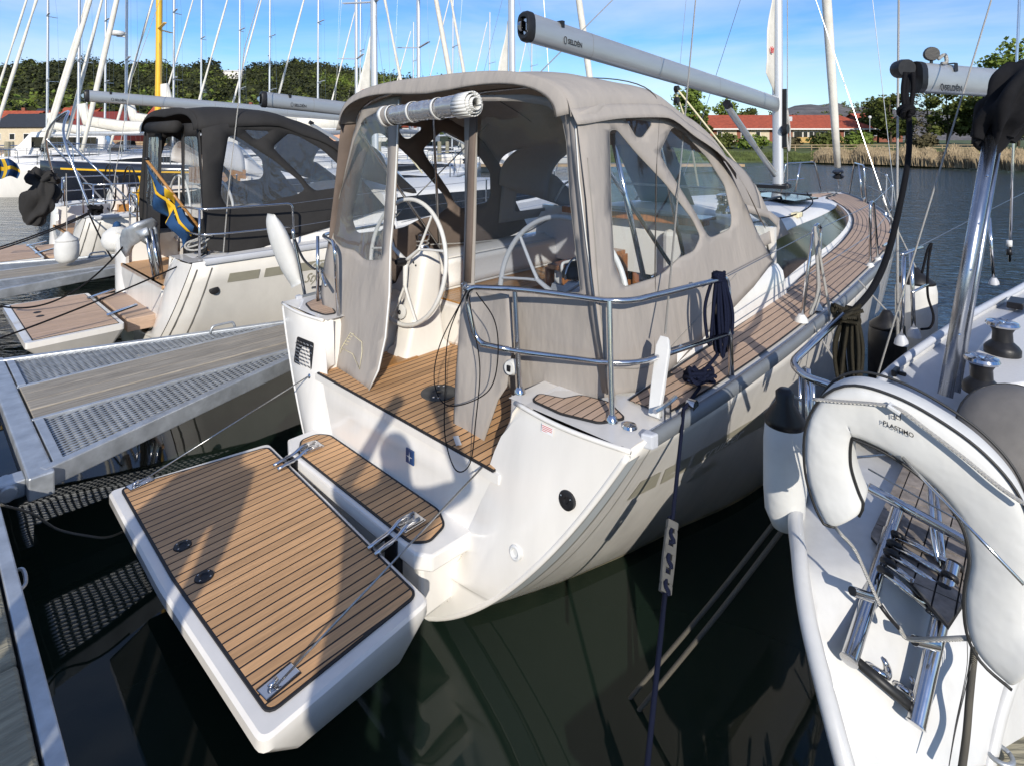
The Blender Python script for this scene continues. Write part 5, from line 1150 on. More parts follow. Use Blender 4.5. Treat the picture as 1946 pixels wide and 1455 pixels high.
# tall steel pole and the covered top; boom with its rope
tube_px([(1796, 752, 2.9), (1888, 236, 3.1)], .033, 'backstay_pole', POLE, 16); tube_px([(1818, 745, 2.96), (1903, 240, 3.16)], .017, 'backstay_pole', POLE, 10)
for t in (.22, .45, .62, .8):
    p = wpt(1796, 752, d=2.9).lerp(wpt(1888, 236, d=3.1), t); m = M(); m.lathe([(0, 0), (.007, 0), (0, .004)], 8, p + Vector((-.008, -.033, 0)), (0, -1, 0)); rb(m, 'bolt', SS)
def blob(name, c, r, mt, amp=.3, s=2.0, seed=0, sc_=(1, 1, 1), n=16):
    m = M()
    def f(u, v):
        a, b = u * 2 * math.pi, v * math.pi; d = Vector((math.sin(b) * math.cos(a), math.sin(b) * math.sin(a), math.cos(b))); k = 1 + amp * noise.noise(d * s + Vector((seed, seed * 2, 0)))
        return c + Vector((d.x * sc_[0], d.y * sc_[1], d.z * sc_[2])) * (r * k)
    m.grid(f, n, n); return m
COVR = mat('black_cover', (.010, .010, .012), .9, spec=.2, noise_s=6, noise_amt=.2, bump=9, bump_d=.01)
rb(cloth([wpt(x, y, d=dd) for x, y, dd in ((1900, 262, 3.12), (1915, 232, 3.12), (1935, 195, 3.1), (1962, 165, 3.1), (2000, 150, 3.2))], lambda t: .06 + .10 * t, 4, .35, seed=1), 'boom_cover', COVR, smooth=0)
rb(cloth([wpt(x, y, d=dd) for x, y, dd in ((1948, 142, 3.1), (1928, 172, 3.05), (1905, 205, 3.05), (1885, 240, 3.1), (1876, 270, 3.12), (1862, 282, 3.13))], lambda t: .04 + .065 * math.sin(math.pi * min(1, .25 + t * .72)) * (1 - .6 * t), 5, .5, seed=4), 'cover_flap', COVR, smooth=0)
A, B = wpt(1746, 148, d=3.9), wpt(2080, 172, d=4.7)
def oval(A, B, h, wd, name, mt, par=None, k=.0):
    d = (B - A).normalized(); sdv = d.cross(Vector((0, 0, 1))).normalized(); m = M()
    m.rows([[p + sdv * (wd / 2 * math.copysign(abs(math.cos(t)) ** .6, math.cos(t))) + Vector((0, 0, h / 2 * math.copysign(abs(math.sin(t)) ** .7, math.sin(t)))) for t in [2 * math.pi * j / 18 for j in range(18)]] for p in (A, A.lerp(B, .5), B)], closed=True)
    n = len(m.v); m.f += [tuple(range(18)), tuple(range(n - 18, n))[::-1]]; m.m += [0, 0]; return rb(m, name, mt, smooth=40)
oval(A, B, .205, .12, 'boom', ALU); dA = (B - A).normalized(); oval(A - dA * .055, A, .215, .128, 'boom_end_cap', BLK)
m = M(); m.lathe([(0, -.045), (.06, -.045), (.065, 0), (.06, .045), (0, .045)], 18, A + Vector((-.11, 0, .06)), (0, 1, 0)); rb(m, 'boom_block', BLK, smooth=30)
sdv = dA.cross(Vector((0, 0, 1))).normalized()
t_ = text_m('SELDÉN', .055, lambda u, v: A + dA * (.17 + u) + sdv * .0615 + Vector((0, 0, v - .085)), .0012); rb(t_, 'boom_lettering', PRINT)
t_ = M().tube([A + dA * (.145 + .014 * math.cos(a)) + sdv * .0615 + Vector((0, 0, -.065 + .024 * math.sin(a))) for a in [k * .7 for k in range(10)]], .0025, 5); rb(t_, 'boom_emblem', PRINT)
m = M(); p = A + dA * .13; m.lathe([(0, -.02), (.045, -.02), (.05, 0), (.045, .02), (0, .02)], 16, p + Vector((0, 0, .17)), (.3, 1, 0)); m.tube([p + Vector((0, 0, .10)), p + Vector((0, 0, .15))], .01, 6); rb(m, 'top_block', BLK, smooth=30)
m = M(); m.tube(curve_pts([p + Vector((.03, -.02, .13)), p + Vector((.07, -.03, .16)), p + Vector((.09, -.02, .11)), p + Vector((.05, -.03, .10))], 5), .012, 6); rb(m, 'lashing', WHR, smooth=0)
m = M(); p = A + dA * .29; m.bar(p + Vector((0, 0, .108)) + sdv * .0, p + Vector((0, 0, .108)) + sdv * .06, .035, .006); m.bar(p + Vector((0, 0, .108)) + sdv * .062, p + Vector((0, 0, .05)) + sdv * .064, .035, .004); rb(m, 'boom_slot', BLK)
# stays of the yacht
tube_px([(1667, 716, 3.05), (1775, 360, 3.35), (1884, 0, 3.7), (1960, -260, 4.0)], .0052, 'backstay', WHR, 6)
tube_px([(1919, 498, 5.2), (1925, 300, 5.2), (1937, 0, 5.2), (1950, -300, 5.2)], .011, 'shroud', SS, 6)
for y in (478, 462): tube_px([(1918, y + 7, 5.18), (1918, y - 5, 5.18)], .022, 'rigging_screw', BLK if y == 478 else WHT, 8)
tube_px([(1706, 640, 3.7), (1705, 345, 4.6), (1708, 0, 5.4), (1710, -200, 5.6)], .009, 'topping_line', WHR, 6)
# stanchions on the port side of the yacht
for pts, bs in ((((1713, 655), (1718, 482)), 1), (((1737, 640), (1731, 474)), 1), (((1889, 541), (1880, 414)), 1)):
    b_ = wpt(*pts[0], z=1.19); t0 = wpt(*pts[1], d=b_.y); m = M(); m.tube([b_, t0], .0125, 8); rb(m, 'stanchion', SS, smooth=0)
    m = M(); m.lathe([(0, 0), (.04, 0), (.035, .03), (.018, .06), (0, .06)], 12, b_); rb(m, 'stanchion_base', GELG, smooth=30)
tube_px([(1713, 484, 3.45), (1752, 470, 3.6)], .010, 'gate_hook', SS, 6); tube_px([(1733, 556, 3.5), (1763, 541, 3.6)], .008, 'gate_hook', SS, 6)
tube_px([(1718, 484, 3.45), (1880, 400, 5.1), (2020, 330, 6.2)], .003, 'lifeline', WIRE, 5)
# ---- loose gear around the yacht
hs = empty('horseshoe_buoy', 'large white horseshoe lifebuoy with black piping hung on the yacht stern rail', 'lifebuoy', wpt(1700, 850, d=1.68)); HO = hs.location.copy()
def hd_(px): return 1.80 - .30 * (px - 1540) / 400
CL = [(1612, 990, 42), (1588, 940, 44), (1573, 880, 44), (1578, 815, 46), (1612, 782, 50), (1680, 800, 52), (1755, 842, 54), (1830, 902, 58), (1885, 975, 62), (1905, 1060, 64), (1895, 1140, 64), (1905, 1210, 60), (1960, 1275, 50)]
cp = curve_pts([Vector((x, y, w_)) for x, y, w_ in CL], 6); rows = []; pip0 = []; pip1 = []; back = []
for i, p in enumerate(cp):
    a, b = cp[max(0, i - 1)], cp[min(len(cp) - 1, i + 1)]; t = Vector((b.x - a.x, b.y - a.y)).normalized(); nn = Vector((t.y, -t.x)); w_ = p.z * (.55 if i == 0 else .85 if i == 1 else 1)
    def P3(o, dd, w_=w_): x, y = p.x + nn.x * w_ * o, p.y + nn.y * w_ * o; return wpt(x, y, d=hd_(x) + 0) + Vector((dd * .75, dd * .9, 0)) - HO
    wr = .004 * noise.noise(Vector((i * .45, 1, 1)))
    rows.append([P3(-1, 0), P3(-.8, -.014 + wr), P3(0, -.022 - wr), P3(.8, -.014 + wr), P3(1, 0), P3(1.02, .05), P3(.98, .105), P3(.3, .125), P3(-.3, .125), P3(-.98, .105), P3(-1.02, .05)])
    pip0.append(P3(-1, -.003)); pip1.append(P3(1, -.003)); back.append(P3(1.0, .108))
q = M(); q.rows(rows, closed=True); n = 11; k = len(q.v); q.f += [tuple(range(n)), tuple(range(k - n, k))[::-1]]; q.m += [0, 0]; q.build('buoy_cover', HSC, hs, smooth=0, subsurf=1)
for P in (pip0, pip1, back): q = M(); q.tube(P, .0042, 6); q.build('piping', PRINT, hs, smooth=0)
def on_hs(u, v):
    x, y = 1678 + u * 50, 806 + u * 22 - v * 50; return wpt(x, y, d=hd_(x) - .029) - HO
text_m('PLASTIMO', .27, lambda u, v: on_hs(u * .95, v * .9), .004).build('buoy_lettering', PRINT, hs)
q = M(); q.tube([on_hs(a, b) for a, b in ((.42, .38), (.42, .66), (.66, .66), (.66, .45), (.5, .45), (.5, .56), (.6, .56))], .0014, 4); q.build('buoy_emblem', PRINT, hs)
q = M(); q.tube(curve_pts([wpt(x, y, d=hd_(x) - .034) - HO for x, y in ((1545, 758), (1600, 763), (1668, 768), (1710, 778), (1760, 815), (1830, 868), (1900, 925), (1960, 965))], 5), .0075, 7, sy=.7); q.build('grab_line', WHR, hs, smooth=0)
q = M(); q.bar(wpt(1688, 768, d=hd_(1688) - .032) - HO, wpt(1712, 784, d=hd_(1712) - .036) - HO, .03, .01); q.build('line_tab', WHT, hs, bevel=.002)
rope('tether_line', [wpt(1588, 1002, d=1.76), wpt(1600, 1016, d=1.73), wpt(1625, 1045, d=1.73), wpt(1650, 1100, d=1.72), wpt(1668, 1140, d=1.72), wpt(1672, 1148, d=1.72)], .005, WHR, 'thin white line from the tip of the horseshoe buoy to the black clip', 'line', group=None)
q = M(); q.tube([wpt(1672, 1148, d=1.72), wpt(1688, 1170, d=1.715), wpt(1708, 1193, d=1.72)], lambda t: .007 + .003 * math.sin(t * 12), 7); tag(q.build('snap_clip', BLK, None, smooth=0), 'small black snap clip in front of the boarding ladder', 'clip')
rope('tether_line', [wpt(1708, 1190, d=1.72), wpt(1725, 1212, d=1.72), wpt(1780, 1214, d=1.63), wpt(1850, 1212, d=1.58), wpt(1895, 1225, d=1.58), wpt(1935, 1245, d=1.56)], .0065, WHR, 'thicker white line running level across the ladder to the right arm of the buoy', 'line')
rope('frayed_rope', [wpt(1852, 1232, d=1.72), wpt(1848, 1270, d=1.72), wpt(1842, 1330, d=1.66), wpt(1836, 1400, d=1.64), wpt(1825, 1480, d=1.58)], .0095, TANR, 'grey frayed rope end hanging down beside the ladder at lower right', 'rope')
q = M()
for o_ in (0, 12, 26): q.tube(curve_pts([wpt(1818 + o_, 1100, d=1.72), wpt(1832 + o_, 1170, d=1.70), wpt(1838 + o_ * .3, 1260, d=1.72), wpt(1815 + o_ * .1, 1380, d=1.64), wpt(1800, 1475, d=1.58)], 6), .0012, 4)
tag(q.build('thin_cords', PRINT, None), 'thin dark cords dangling beside the frayed grey rope', 'cord')
kn = wpt(1722, 212, d=3.8)
rope('boom_rope', [wpt(1727, 140, d=3.85), wpt(1722, 180, d=3.8), wpt(1728, 235, d=3.78), wpt(1726, 300, d=3.6), wpt(1712, 380, d=3.4), wpt(1688, 480, d=3.15), wpt(1660, 545, d=2.95), wpt(1628, 585, d=2.75), wpt(1612, 598, d=2.68)], .0165, BLKR, 'thick black rope curving down from the boom end to the yacht stern rail', n=9)
q = M()
for k in range(3):
    ax_ = Vector((math.cos(k * 1.1), .4, math.sin(k * 1.3))).normalized(); q0 = Vector((0, 0, 1)).rotation_difference(ax_); q.tube([kn + q0 @ Vector((.035 * math.cos(a), .045 * math.sin(a), .01 * math.sin(2 * a))) for a in [j * .42 for j in range(16)]], .017, 8)
for sx_ in (-.012, .03): q.tube(curve_pts([kn + Vector((sx_, 0, .03)), kn + Vector((sx_ * 1.6, 0, .15)), kn + Vector((sx_ * 1.2 + .01, 0, .26))], 4), .015, 8)
tag(q.build('rope_knot', BLKR, None, smooth=0), 'black rope knot hanging just under the end of the yacht boom', 'rope')
hang('rope_coil', wpt(1612, 592, d=2.68) + Vector((.02, 0, .0)), .36, .085, .0085, OLVR, 'dark olive rope coil hung on the yacht rail between the two boats', n=8, seed=11)
q = M(); rr = random.Random(12)
for k in range(6): q.tube(curve_pts([wpt(1612, 600, d=2.66) + Vector((rr.uniform(-.06, .06), rr.uniform(-.04, .04), rr.uniform(-.04, .05))) for _ in range(5)], 5), .0095, 6)
tag(q.build('rope_hitches', OLVR, None, smooth=0), 'lump of olive rope hitches around the end of the yacht rail', 'rope')
fender(wpt(1503, 1010, d=2.2) + Vector((0, .05, -.02)), .50, .078, 'cream fender with black cap hanging beside the white horseshoe buoy', hang_to=wpt(1522, 760, d=2.3))
rope('black_cord', [wpt(x, y, d=3.6) for x, y in ((1752, 520), (1762, 478), (1770, 464), (1764, 500), (1763, 560), (1774, 600), (1768, 622), (1750, 626))], .007, BLKR, 'black cord looped over the gate of the yacht with its tail on the deck', 'rope', n=6)

# ================================================================== docks and fingers
def plank_dock(name, label, cat, frame):
    e = empty(name, label, cat, frame[0], frame[1]); return e
dk = empty('dock', 'weathered timber dock edge with steel rail in the lower left corner', 'dock', BO, BR)
def beam_x(x0, x1, y0, y1, z0, z1, nm, mt, par, segs=1, bev=.008):
    for k in range(segs):
        a, b = y0 + (y1 - y0) * k / segs, y0 + (y1 - y0) * (k + 1) / segs - (.004 if segs > 1 else 0); m = M(); m.box((x0, a, z0), (x1, b, z1)); m.build(nm, mt, par, bevel=bev)
beam_x(-1.712, -1.66, -5, 19, .42, .595, 'steel_rail', GALV, dk, 1, .006)
beam_x(-2.02, -1.722, -5, 19, .42, .60, 'edge_beam', WOODO, dk, 5, .014)
for k in range(3): 
    m = M(); x = -2.045 - .305 * k; m.box((x - .285, -5, .55), (x, 19, .598)); m.build('plank', WOODW, dk, bevel=.006)
m = M(); m.box((-3.0, -5, .30), (-1.70, 19, .42)); m.build('dock_frame', GALV, dk)
m = M(); m.tube(curve_pts([(-1.66, .55, .5), (-1.63, .50, .52), (-1.63, .42, .50), (-1.66, .38, .5)], 4), .008, 6); m.build('dock_ring', GALV, dk)
def finger(yc, label, x1=7.2, full=True):
    e = empty('finger_pontoon', label, 'pontoon', l2w(0, yc, 0), BR, 'narrow finger pontoons between the berths'); Z = .55
    w0, w1 = 1.19, .40; xk = .75
    for sd in (-1, 1):
        m = M(); m.bar((-1.45, sd * w0, Z - .05), (xk, sd * (w1 + .02), Z - .05), .065, .12); m.build('side_rail', GALV, e, bevel=.008)
        m = M(); m.bar((xk, sd * (w1 + .02), Z - .05), (x1, sd * (w1 + .02), Z - .05), .06, .11); m.build('side_rail', GALV, e, bevel=.008)
        m = M(); m.bar((-1.40, sd * .375, Z - .012), (xk + .2, sd * .375, Z - .012), .035, .03); m.build('inner_rail', GALV, e, bevel=.004)
        m = M(); m.bar((-1.365, sd * (w0 - .05), Z - .012), (-1.365, sd * .40, Z - .012), .05, .03); m.build('mesh_frame', GALV, e, bevel=.004)
        if full:
            # diamond mesh of thin steel strands, clipped to the triangle
            m = M(); tri = [(-1.34, sd * .395), (-1.34, sd * (w0 - .055)), (xk - .02, sd * .395)]
            for s in (-1, 1):
                vx_, vy_ = 1.0, s * .42; nl = math.hypot(vx_, vy_); a_, b_ = -vy_ / nl, vx_ / nl; cs = [a_ * p[0] + b_ * p[1] for p in tri]; c = min(cs)
                while c < max(cs):
                    q = clip(clip(tri, a_, b_, c + .0105), -a_, -b_, -c)
                    if len(q) >= 3: m.prism(q, Z - .022 + .006 * (s > 0), Z - .017 + .006 * (s > 0))
                    c += .036
            tag(m.build('steel_mesh', GALV, e), kind='stuff')
        for x in (.62, 3.2) if sd < 0 else (.2, 3.0):
            m = M(); yy = sd * (w0 + (w1 - w0) * min(1, (x + 1.45) / (xk + 1.45)) + .02); m.tube(bend([(x - .12, yy, Z - .01), (x - .10, yy, Z + .06), (x + .10, yy, Z + .06), (x + .12, yy, Z - .01)], .05), .012, 8); m.build('mooring_hoop', GALV, e, smooth=0)
    m = M(); m.box((-1.52, -1.26, Z - .13), (-1.40, 1.26, Z + .006)); m.build('end_beam', GALV, e, bevel=.01)
    for k in range(4):
        y = -.365 + .1835 * k; m = M(); m.box((-1.385, y, Z - .04), (x1, y + .176, Z + random.uniform(-.003, .003))); m.build('plank', WOODW, e, bevel=.006)
    m = M(); m.box((-1.30, -.36, Z - .2), (x1 - .3, .36, Z - .06)); m.build('under_frame', BLK, e)
    for sd in (-1, 1):
        y = sd * 1.12; m = M(); m.bar((-1.52, y, Z - .07), (-1.67, y, Z - .07), .13, .10); m.lathe([(0, -.09), (.045, -.09), (.045, .09), (0, .09)], 14, (-1.60, y, Z - .07), (0, 1, 0)); h = m.build('hinge_bracket', GALV, e, bevel=.008)
        m = M(); m.lathe([(0, 0), (.02, 0), (.02, .004), (0, .004)], 12, (-1.49, y - .066 * 1, Z - .05), (0, -1, 0)); m.build('hinge_hole', BLK, h)
    m = M(); m.lathe([(0, -.45), (.26, -.45), (.28, -.2), (.26, .0), (0, .0)], 18, (x1 - .5, 0, Z - .2)); m.build('float', BLK, e)
    return e
finger(2.56, 'nearest galvanised finger pontoon with wood planks and two mesh triangles')
finger(7.95, 'second finger pontoon further back with a steel side rail')
# planks of the side quay at the lower right corner
qz = .62
qy = empty('side_quay', 'weathered plank quay showing in the lower right corner', 'dock', wpt(1930, 1400, z=0) if False else Vector((1.7, 1.6, 0)))
A = wpt(1846, 1475, z=qz); Bq = wpt(1946, 1225, z=qz); dq = (Bq - A).normalized(); nq = Vector((dq.y, -dq.x, 0))
for k in range(9):
    m = M(); o_ = nq * (.205 * k + .01); P = [A - dq * 1.2 + o_, A + dq * 5 + o_, A + dq * 5 + o_ + nq * .197, A - dq * 1.2 + o_ + nq * .197]; m.prism([(p.x - 1.7, p.y - 1.6) for p in P], qz - .05, qz + random.uniform(-.003, .003)); m.build('plank', WOODO if k < 2 else WOODW, qy, bevel=.006)
m = M(); c = wpt(1900, 1440, z=qz + .01) - Vector((1.7, 1.6, 0)); m.tube([c + Vector((.03 * math.cos(a), .03 * math.sin(a), .012)) for a in [k * .35 for k in range(19)]], .007, 7); m.build('quay_ring', GALV, qy, smooth=0)
rope('bow_line_left', [wpt(0, 958, z=.6), wpt(60, 975, z=.45), wpt(110, 1005, z=.3), wpt(170, 1018, z=.25), wpt(205, 1020, z=.22), wpt(245, 1005, z=.2)], .006, TANR, 'thin slack line sagging over the black water below the dock edge', 'rope')

# ================================================================== neighbouring cruisers
def wheel_simple(root, x, y, z, r, mt):
    m = M(); m.tube([(x, y + r * math.cos(a), z + r * math.sin(a)) for a in [2 * math.pi * k / 36 for k in range(37)]], .016, 7, cap=False); o = m.build('steering_wheel', mt, root, smooth=0)
    for k in range(3):
        a = 1.57 + k * 2.094; m = M(); m.tube([(x, y, z), (x, y + r * math.cos(a), z + r * math.sin(a))], .012, 6); m.build('spoke', mt, o)
    m = M(); m.box((x + .03, y - .11, SOLE), (x + .3, y + .11, z + .05)); m.build('steering_pedestal', GEL, root, bevel=.03)
def cockpit_simple(root):
    m = M(); m.box((-.0, -.9, SOLE - .04), (2.9, .9, SOLE)); m.build('cockpit_floor', TEAK, root)
    m = M(); m.box((-.28, -.64, .30), (.03, .8, .45)); m.build('stern_step', TEAKG, root, bevel=.01)
    m = M(); m.box((.0, -.86, .40), (.03, .86, SOLE)); m.build('riser', GEL, root)
    for sd in (-1, 1):
        m = M(); rows = []
        for j in range(9):
            z = .22 + .9 * j / 8; yo = smooth_interp([.2, .22, .27, .49, .78, .99, 1.16], [.44, .47, .64, .74, .80, .88, 1.02])(z); yi = .62 + .23 * max(0, min(1, (z - .44) / .37)); rows.append([(xt(z) - .012, sd * yo, z), (.08, sd * yi, z)])
        m.rows(rows, flip=sd > 0).build('scoop_side', GEL, root, smooth=40)
        m = M(); m.rows([[(x, sd * .9, SOLE), (x, sd * .93, 1.15), (x, sd * (HB(max(x, 0)) - .04), 1.163)] for x in (.06, .4, .95)], flip=sd > 0); m.build('quarter_block', GEL, root)
        m = M(); m.prism([(.9, SOLE), (.95, 1.44), (1.25, 1.44), (1.34, 1.19), (1.3, SOLE)], .95, 2.9, lambda y, z, x, sd=sd: (x, sd * y, z)); m.build('coaming', GEL, root, bevel=.03)
        m = M(); m.box((1.0, min(sd * .5, sd * .92), SOLE), (2.9, max(sd * .5, sd * .92), 1.15)); m.build('cockpit_seat', TEAKO, root)
    m = M(); m.box((2.88, -1.24, SOLE), (2.93, 1.24, 1.72)); m.build('bulkhead', GEL, root)
    m = M(); m.box((2.84, -.32, 1.0), (2.885, .32, 1.76)); m.build('companionway_door', MAHOG, root)
def platform_simple(root, z=.48, mt=TEAKG):
    m = M(); top = round_poly([(-1.19, .93), (-1.19, -.93), (-.36, -.90), (-.36, .90)], .04, 3); n = len(top)
    rows = [[(x, y, z) for x, y in top], [(x, y, z - .06) for x, y in top], [(-.8 + (x + .8) * .7 + .05, y * .88, z - .24) for x, y in top]]
    m.rows(rows, closed=True); k = len(m.v); m.f += [tuple(range(n)), tuple(range(k - n, k))[::-1]]; m.m += [0, 0]; p = m.build('bathing_platform', GEL, root, smooth=30)
    tk_ = [(-1.12, .86), (-1.12, -.86), (-.41, -.84), (-.41, .84)]; m = M(); m.prism(inset(tk_, -.01), z + .002, z + .004); m.build('platform_caulk', CAULK, p)
    planks(tk_, .054, .006, z + .003, .006, p, mt, 'x')
    for dy in (-.1, .1):
        m = M(); m.lathe([(0, 0), (.04, 0), (.03, .007), (0, .007)], 14, (-.95, .15 + dy, z + .009)); m.build('platform_fitting', BLK, p)
    for y in (-.5, .5):
        m = M(); m.bar((-.44, y, z + .02), (-.15, y, z + .08), .07, .015); m.build('hinge_arm', SS, root)
def pushpit_simple(root, m2=SS):
    for sd in (-1, 1):
        y = sd * 1.5; m = M(); m.tube(bend([(.18, sd * .85, 1.17), (.17, sd * .85, 1.70), (.22, sd * 1.40, 1.70), (.45, y, 1.70), (1.2, y + sd * .05, 1.70), (1.22, y + sd * .05, 1.2)], .07), .0135, 7); m.tube(bend([(.17, sd * .85, 1.42), (.22, sd * 1.40, 1.42), (.45, y, 1.42), (1.2, y + sd * .05, 1.42)], .07), .011, 6); m.tube([(.22, sd * 1.40, 1.17), (.22, sd * 1.4, 1.7)], .013, 6); m.build('pushpit_rail', m2, root, smooth=0)
        rail_set(root, sd, [(2.5, sd * 1.62), (4.4, sd * 1.6), (6.3, sd * 1.47), (7.7, sd * 1.17)])
        m = M()
        for zz in (.58, .30): m.tube([(1.2, sd * 1.55, HZ(1) + zz - .05), (2.5, sd * 1.62, HZ(2.5) + zz), (4.4, sd * 1.6, HZ(4.4) + zz), (6.3, sd * 1.48, HZ(6.3) + zz), (7.7, sd * 1.18, HZ(7.7) + zz), (9.05, sd * .62, HZ(9) + zz)], .0035, 5)
        m.build('lifelines', WIRE, root)
        m = M(); m.tube(bend([(8.95, sd * .68, HZ(9)), (9.05, sd * .62, HZ(9) + .62), (9.75, sd * .3, HZ(9.7) + .60), (9.85, sd * .2, HZ(9.8))], .06), .0135, 6); m.build('pulpit', m2, root, smooth=0)
def toe_rails(root):
    for sd in (-1, 1):
        m = M(); m.rows([[(hull_sh(x, HZ(x)), sd * (HB(x) + a), HZ(x) + b) for a, b in ((.01, -.03), (.026, 0), (.012, .036), (-.03, .036), (-.034, 0))] for x in [.12 + 9.98 * i / 30 for i in range(31)]], closed=True, flip=sd > 0); m.build('toe_rail', GELG, root, smooth=50)
        for xo in (.06, .22):
            g = M(); g.rows([[hull_pt(xo, -.12 + 1.2 * j / 16, sd, .004), hull_pt(xo + .014, -.12 + 1.2 * j / 16, sd, .004)] for j in range(17)], flip=sd < 0).build('quarter_groove', GREYG, root)
def cruiser(yo, label, boomc, xo=0.0, ra=.08):
    r = empty('sailing_cruiser', label, 'sailboat', l2w(xo, yo, 0), BR); make_hull(r, fine=False); transom(r); deck_strip(r, lambda x: min(CW(max(x, .4)), HB(x)) if x > .42 else 1.0, n=24); cabin(r); toe_rails(r); cockpit_simple(r); platform_simple(r); pushpit_simple(r)
    mast_rig(r, ra=ra); boom_part(r, *boomc, detail=True); vang(r, 6.7, 1.95, 4.9, boomc[1] - .44); clew(r, 6.6, boomc[3] + .12, 2.1, .5)
    m = M(); m.tube([(.45, -1.45, 1.2), (.55, -1.32, 1.85), (.9, -.9, 3.6)], .006, 5); m.tube([(.9, -.9, 3.6), (2.6, -.45, 9)], .005, 5); m.build('backstay', WHR, r)
    m = M(); m.tube([(3.6, .05, boomc[1] - .3), (4.6, .3, 1.85)], .016, 5); m.build('mainsheet', CREAM, r)
    return r
b2 = cruiser(5.3, 'second white cruiser with a charcoal canvas cockpit tent and anchor at its stern', (1.55, 3.04, 6.62, 2.72))
def tent(root, cm, vm, back=True):
    for sd in (-1, 1):
        fn = lambda x, z, sd=sd: wrk(Vector((x, sd * (1.34 - .157 * (z - 1.2)), z)), .022)
        c, ws = sheet(so, [round_poly(h, .04, 3) for h in sw], fn, .14); o = c.build('side_panel', cm, root, smooth=0, solid=.004)
        for w_ in ws: w_.build('canvas_window', vm, o, smooth=0)
    m = M(); m.grid(roof_fn, 18, 20); m.build('tent_roof', cm, root, smooth=0, solid=.005)
    spray(root, cm, vm)
    for s_, e_ in ((-1.28, -.45), (.45, 1.28)):
        fn = lambda y, z: wrk(Vector((.34, y * (1 - .06 * (z - 1.2)), z)), .03, 2.2, 0)
        hole = [(s_ + .12, 1.55), (e_ - .1, 1.55), (e_ - .1, 2.5), (s_ + .22 if s_ < 0 else s_ + .12, 2.5)] if s_ < 0 else [(s_ + .1, 1.55), (e_ - .12, 1.55), (e_ - .22, 2.5), (s_ + .1, 2.5)]
        c, ws = sheet([(s_, .95), (e_, .95), (e_ - (.12 if s_ > 0 else 0), 2.66), (s_ + (.12 if s_ < 0 else 0), 2.66)], [round_poly(hole, .06, 3)], fn, .15); o = c.build('stern_canvas', cm, root, smooth=0, solid=.004)
        for w_ in ws: w_.build('canvas_window', vm, o, smooth=0)
    m = M(); m.grid(val_fn, 24, 4); m.build('stern_valance', cm, root, smooth=0, solid=.004)
    m = M(); m.tube([(.24, -.55, 2.62), (.24, .5, 2.62)], .075, 14); m.build('door_roll', cm, root, smooth=0)
tent(b2, CANVD, VINYLH); wheel_simple(b2, .66, .75, 1.5, .46, WHT); wheel_simple(b2, .66, -.75, 1.5, .46, WHT)
def band(root, xs):
    g = lambda x, z: hull_pt(x, z, -1, .0035)
    for a, b in xs:
        m = M(); m.grid(lambda u, v: g(a + (b - a) * u + .0, .87 + .11 * v), max(2, int((b - a) * 8)), 2); m.build('name_band', STRIPE, root)
band(b2, ((.45, .80), (.86, 1.16), (1.22, 2.5)))
text_m('cruiser', .19, lambda u, v: hull_pt(1.40 + u, .89 + v * .8, -1, .0065), .002, .15).build('hull_lettering', WHT, b2)
text_m('Style', .17, lambda u, v: hull_pt(1.35 + u, .71 + v, -1, .0045), .001, .45, .8).build('hull_lettering', STRIPE, b2)
m = M(); p = hull_pt(.33, .80, -1, 0); m.lathe([(0, 0), (.05, 0), (.05, .01), (.02, .016), (0, .016)], 18, p, (-.3, -1, 0)); m.build('shore_power_socket', BLK, b2)
# anchor on a steel bracket at the second cruiser's stern
an = empty('stern_anchor', 'grey claw anchor with steel stock standing on the second cruiser stern', 'anchor', l2w(.1, 5.3 - .9 + .25, 1.2) if False else wpt(272, 450, d=6.75)); AO = an.location.copy()
def ap(x, y, o=0.0): return wpt(x, y, d=6.75 + o) - AO
def plate(P, fo, nm, th=.045):
    c, _ = sheet(P, [], lambda x, y: ap(x, y, fo(x, y)), 9); c.build(nm, GALV, an, smooth=0, solid=th)
plate([(236, 436), (258, 425), (290, 415), (300, 424), (290, 440), (284, 446), (296, 466), (284, 470), (266, 457), (252, 468), (242, 488), (233, 474), (231, 452)], lambda x, y: -.16 + .006 * abs(x - 258) + .002 * (y - 430), 'fluke')
plate([(276, 430), (292, 417), (298, 440), (305, 490), (309, 522), (298, 524), (290, 480), (282, 452)], lambda x, y: .05, 'shank_plate')
plate([(258, 440), (280, 432), (284, 446), (268, 452)], lambda x, y: -.22, 'fluke', .03)
for x0, x1 in ((276, 297), (288, 309)):
    q = M(); q.tube([ap(x0, 436), ap(x1, 546)], .022, 9); q.build('stock', SS, an, smooth=0)
q = M(); q.tube([ap(297, 547), ap(309, 546)], .022, 8); q.build('stock_foot', SS, an)
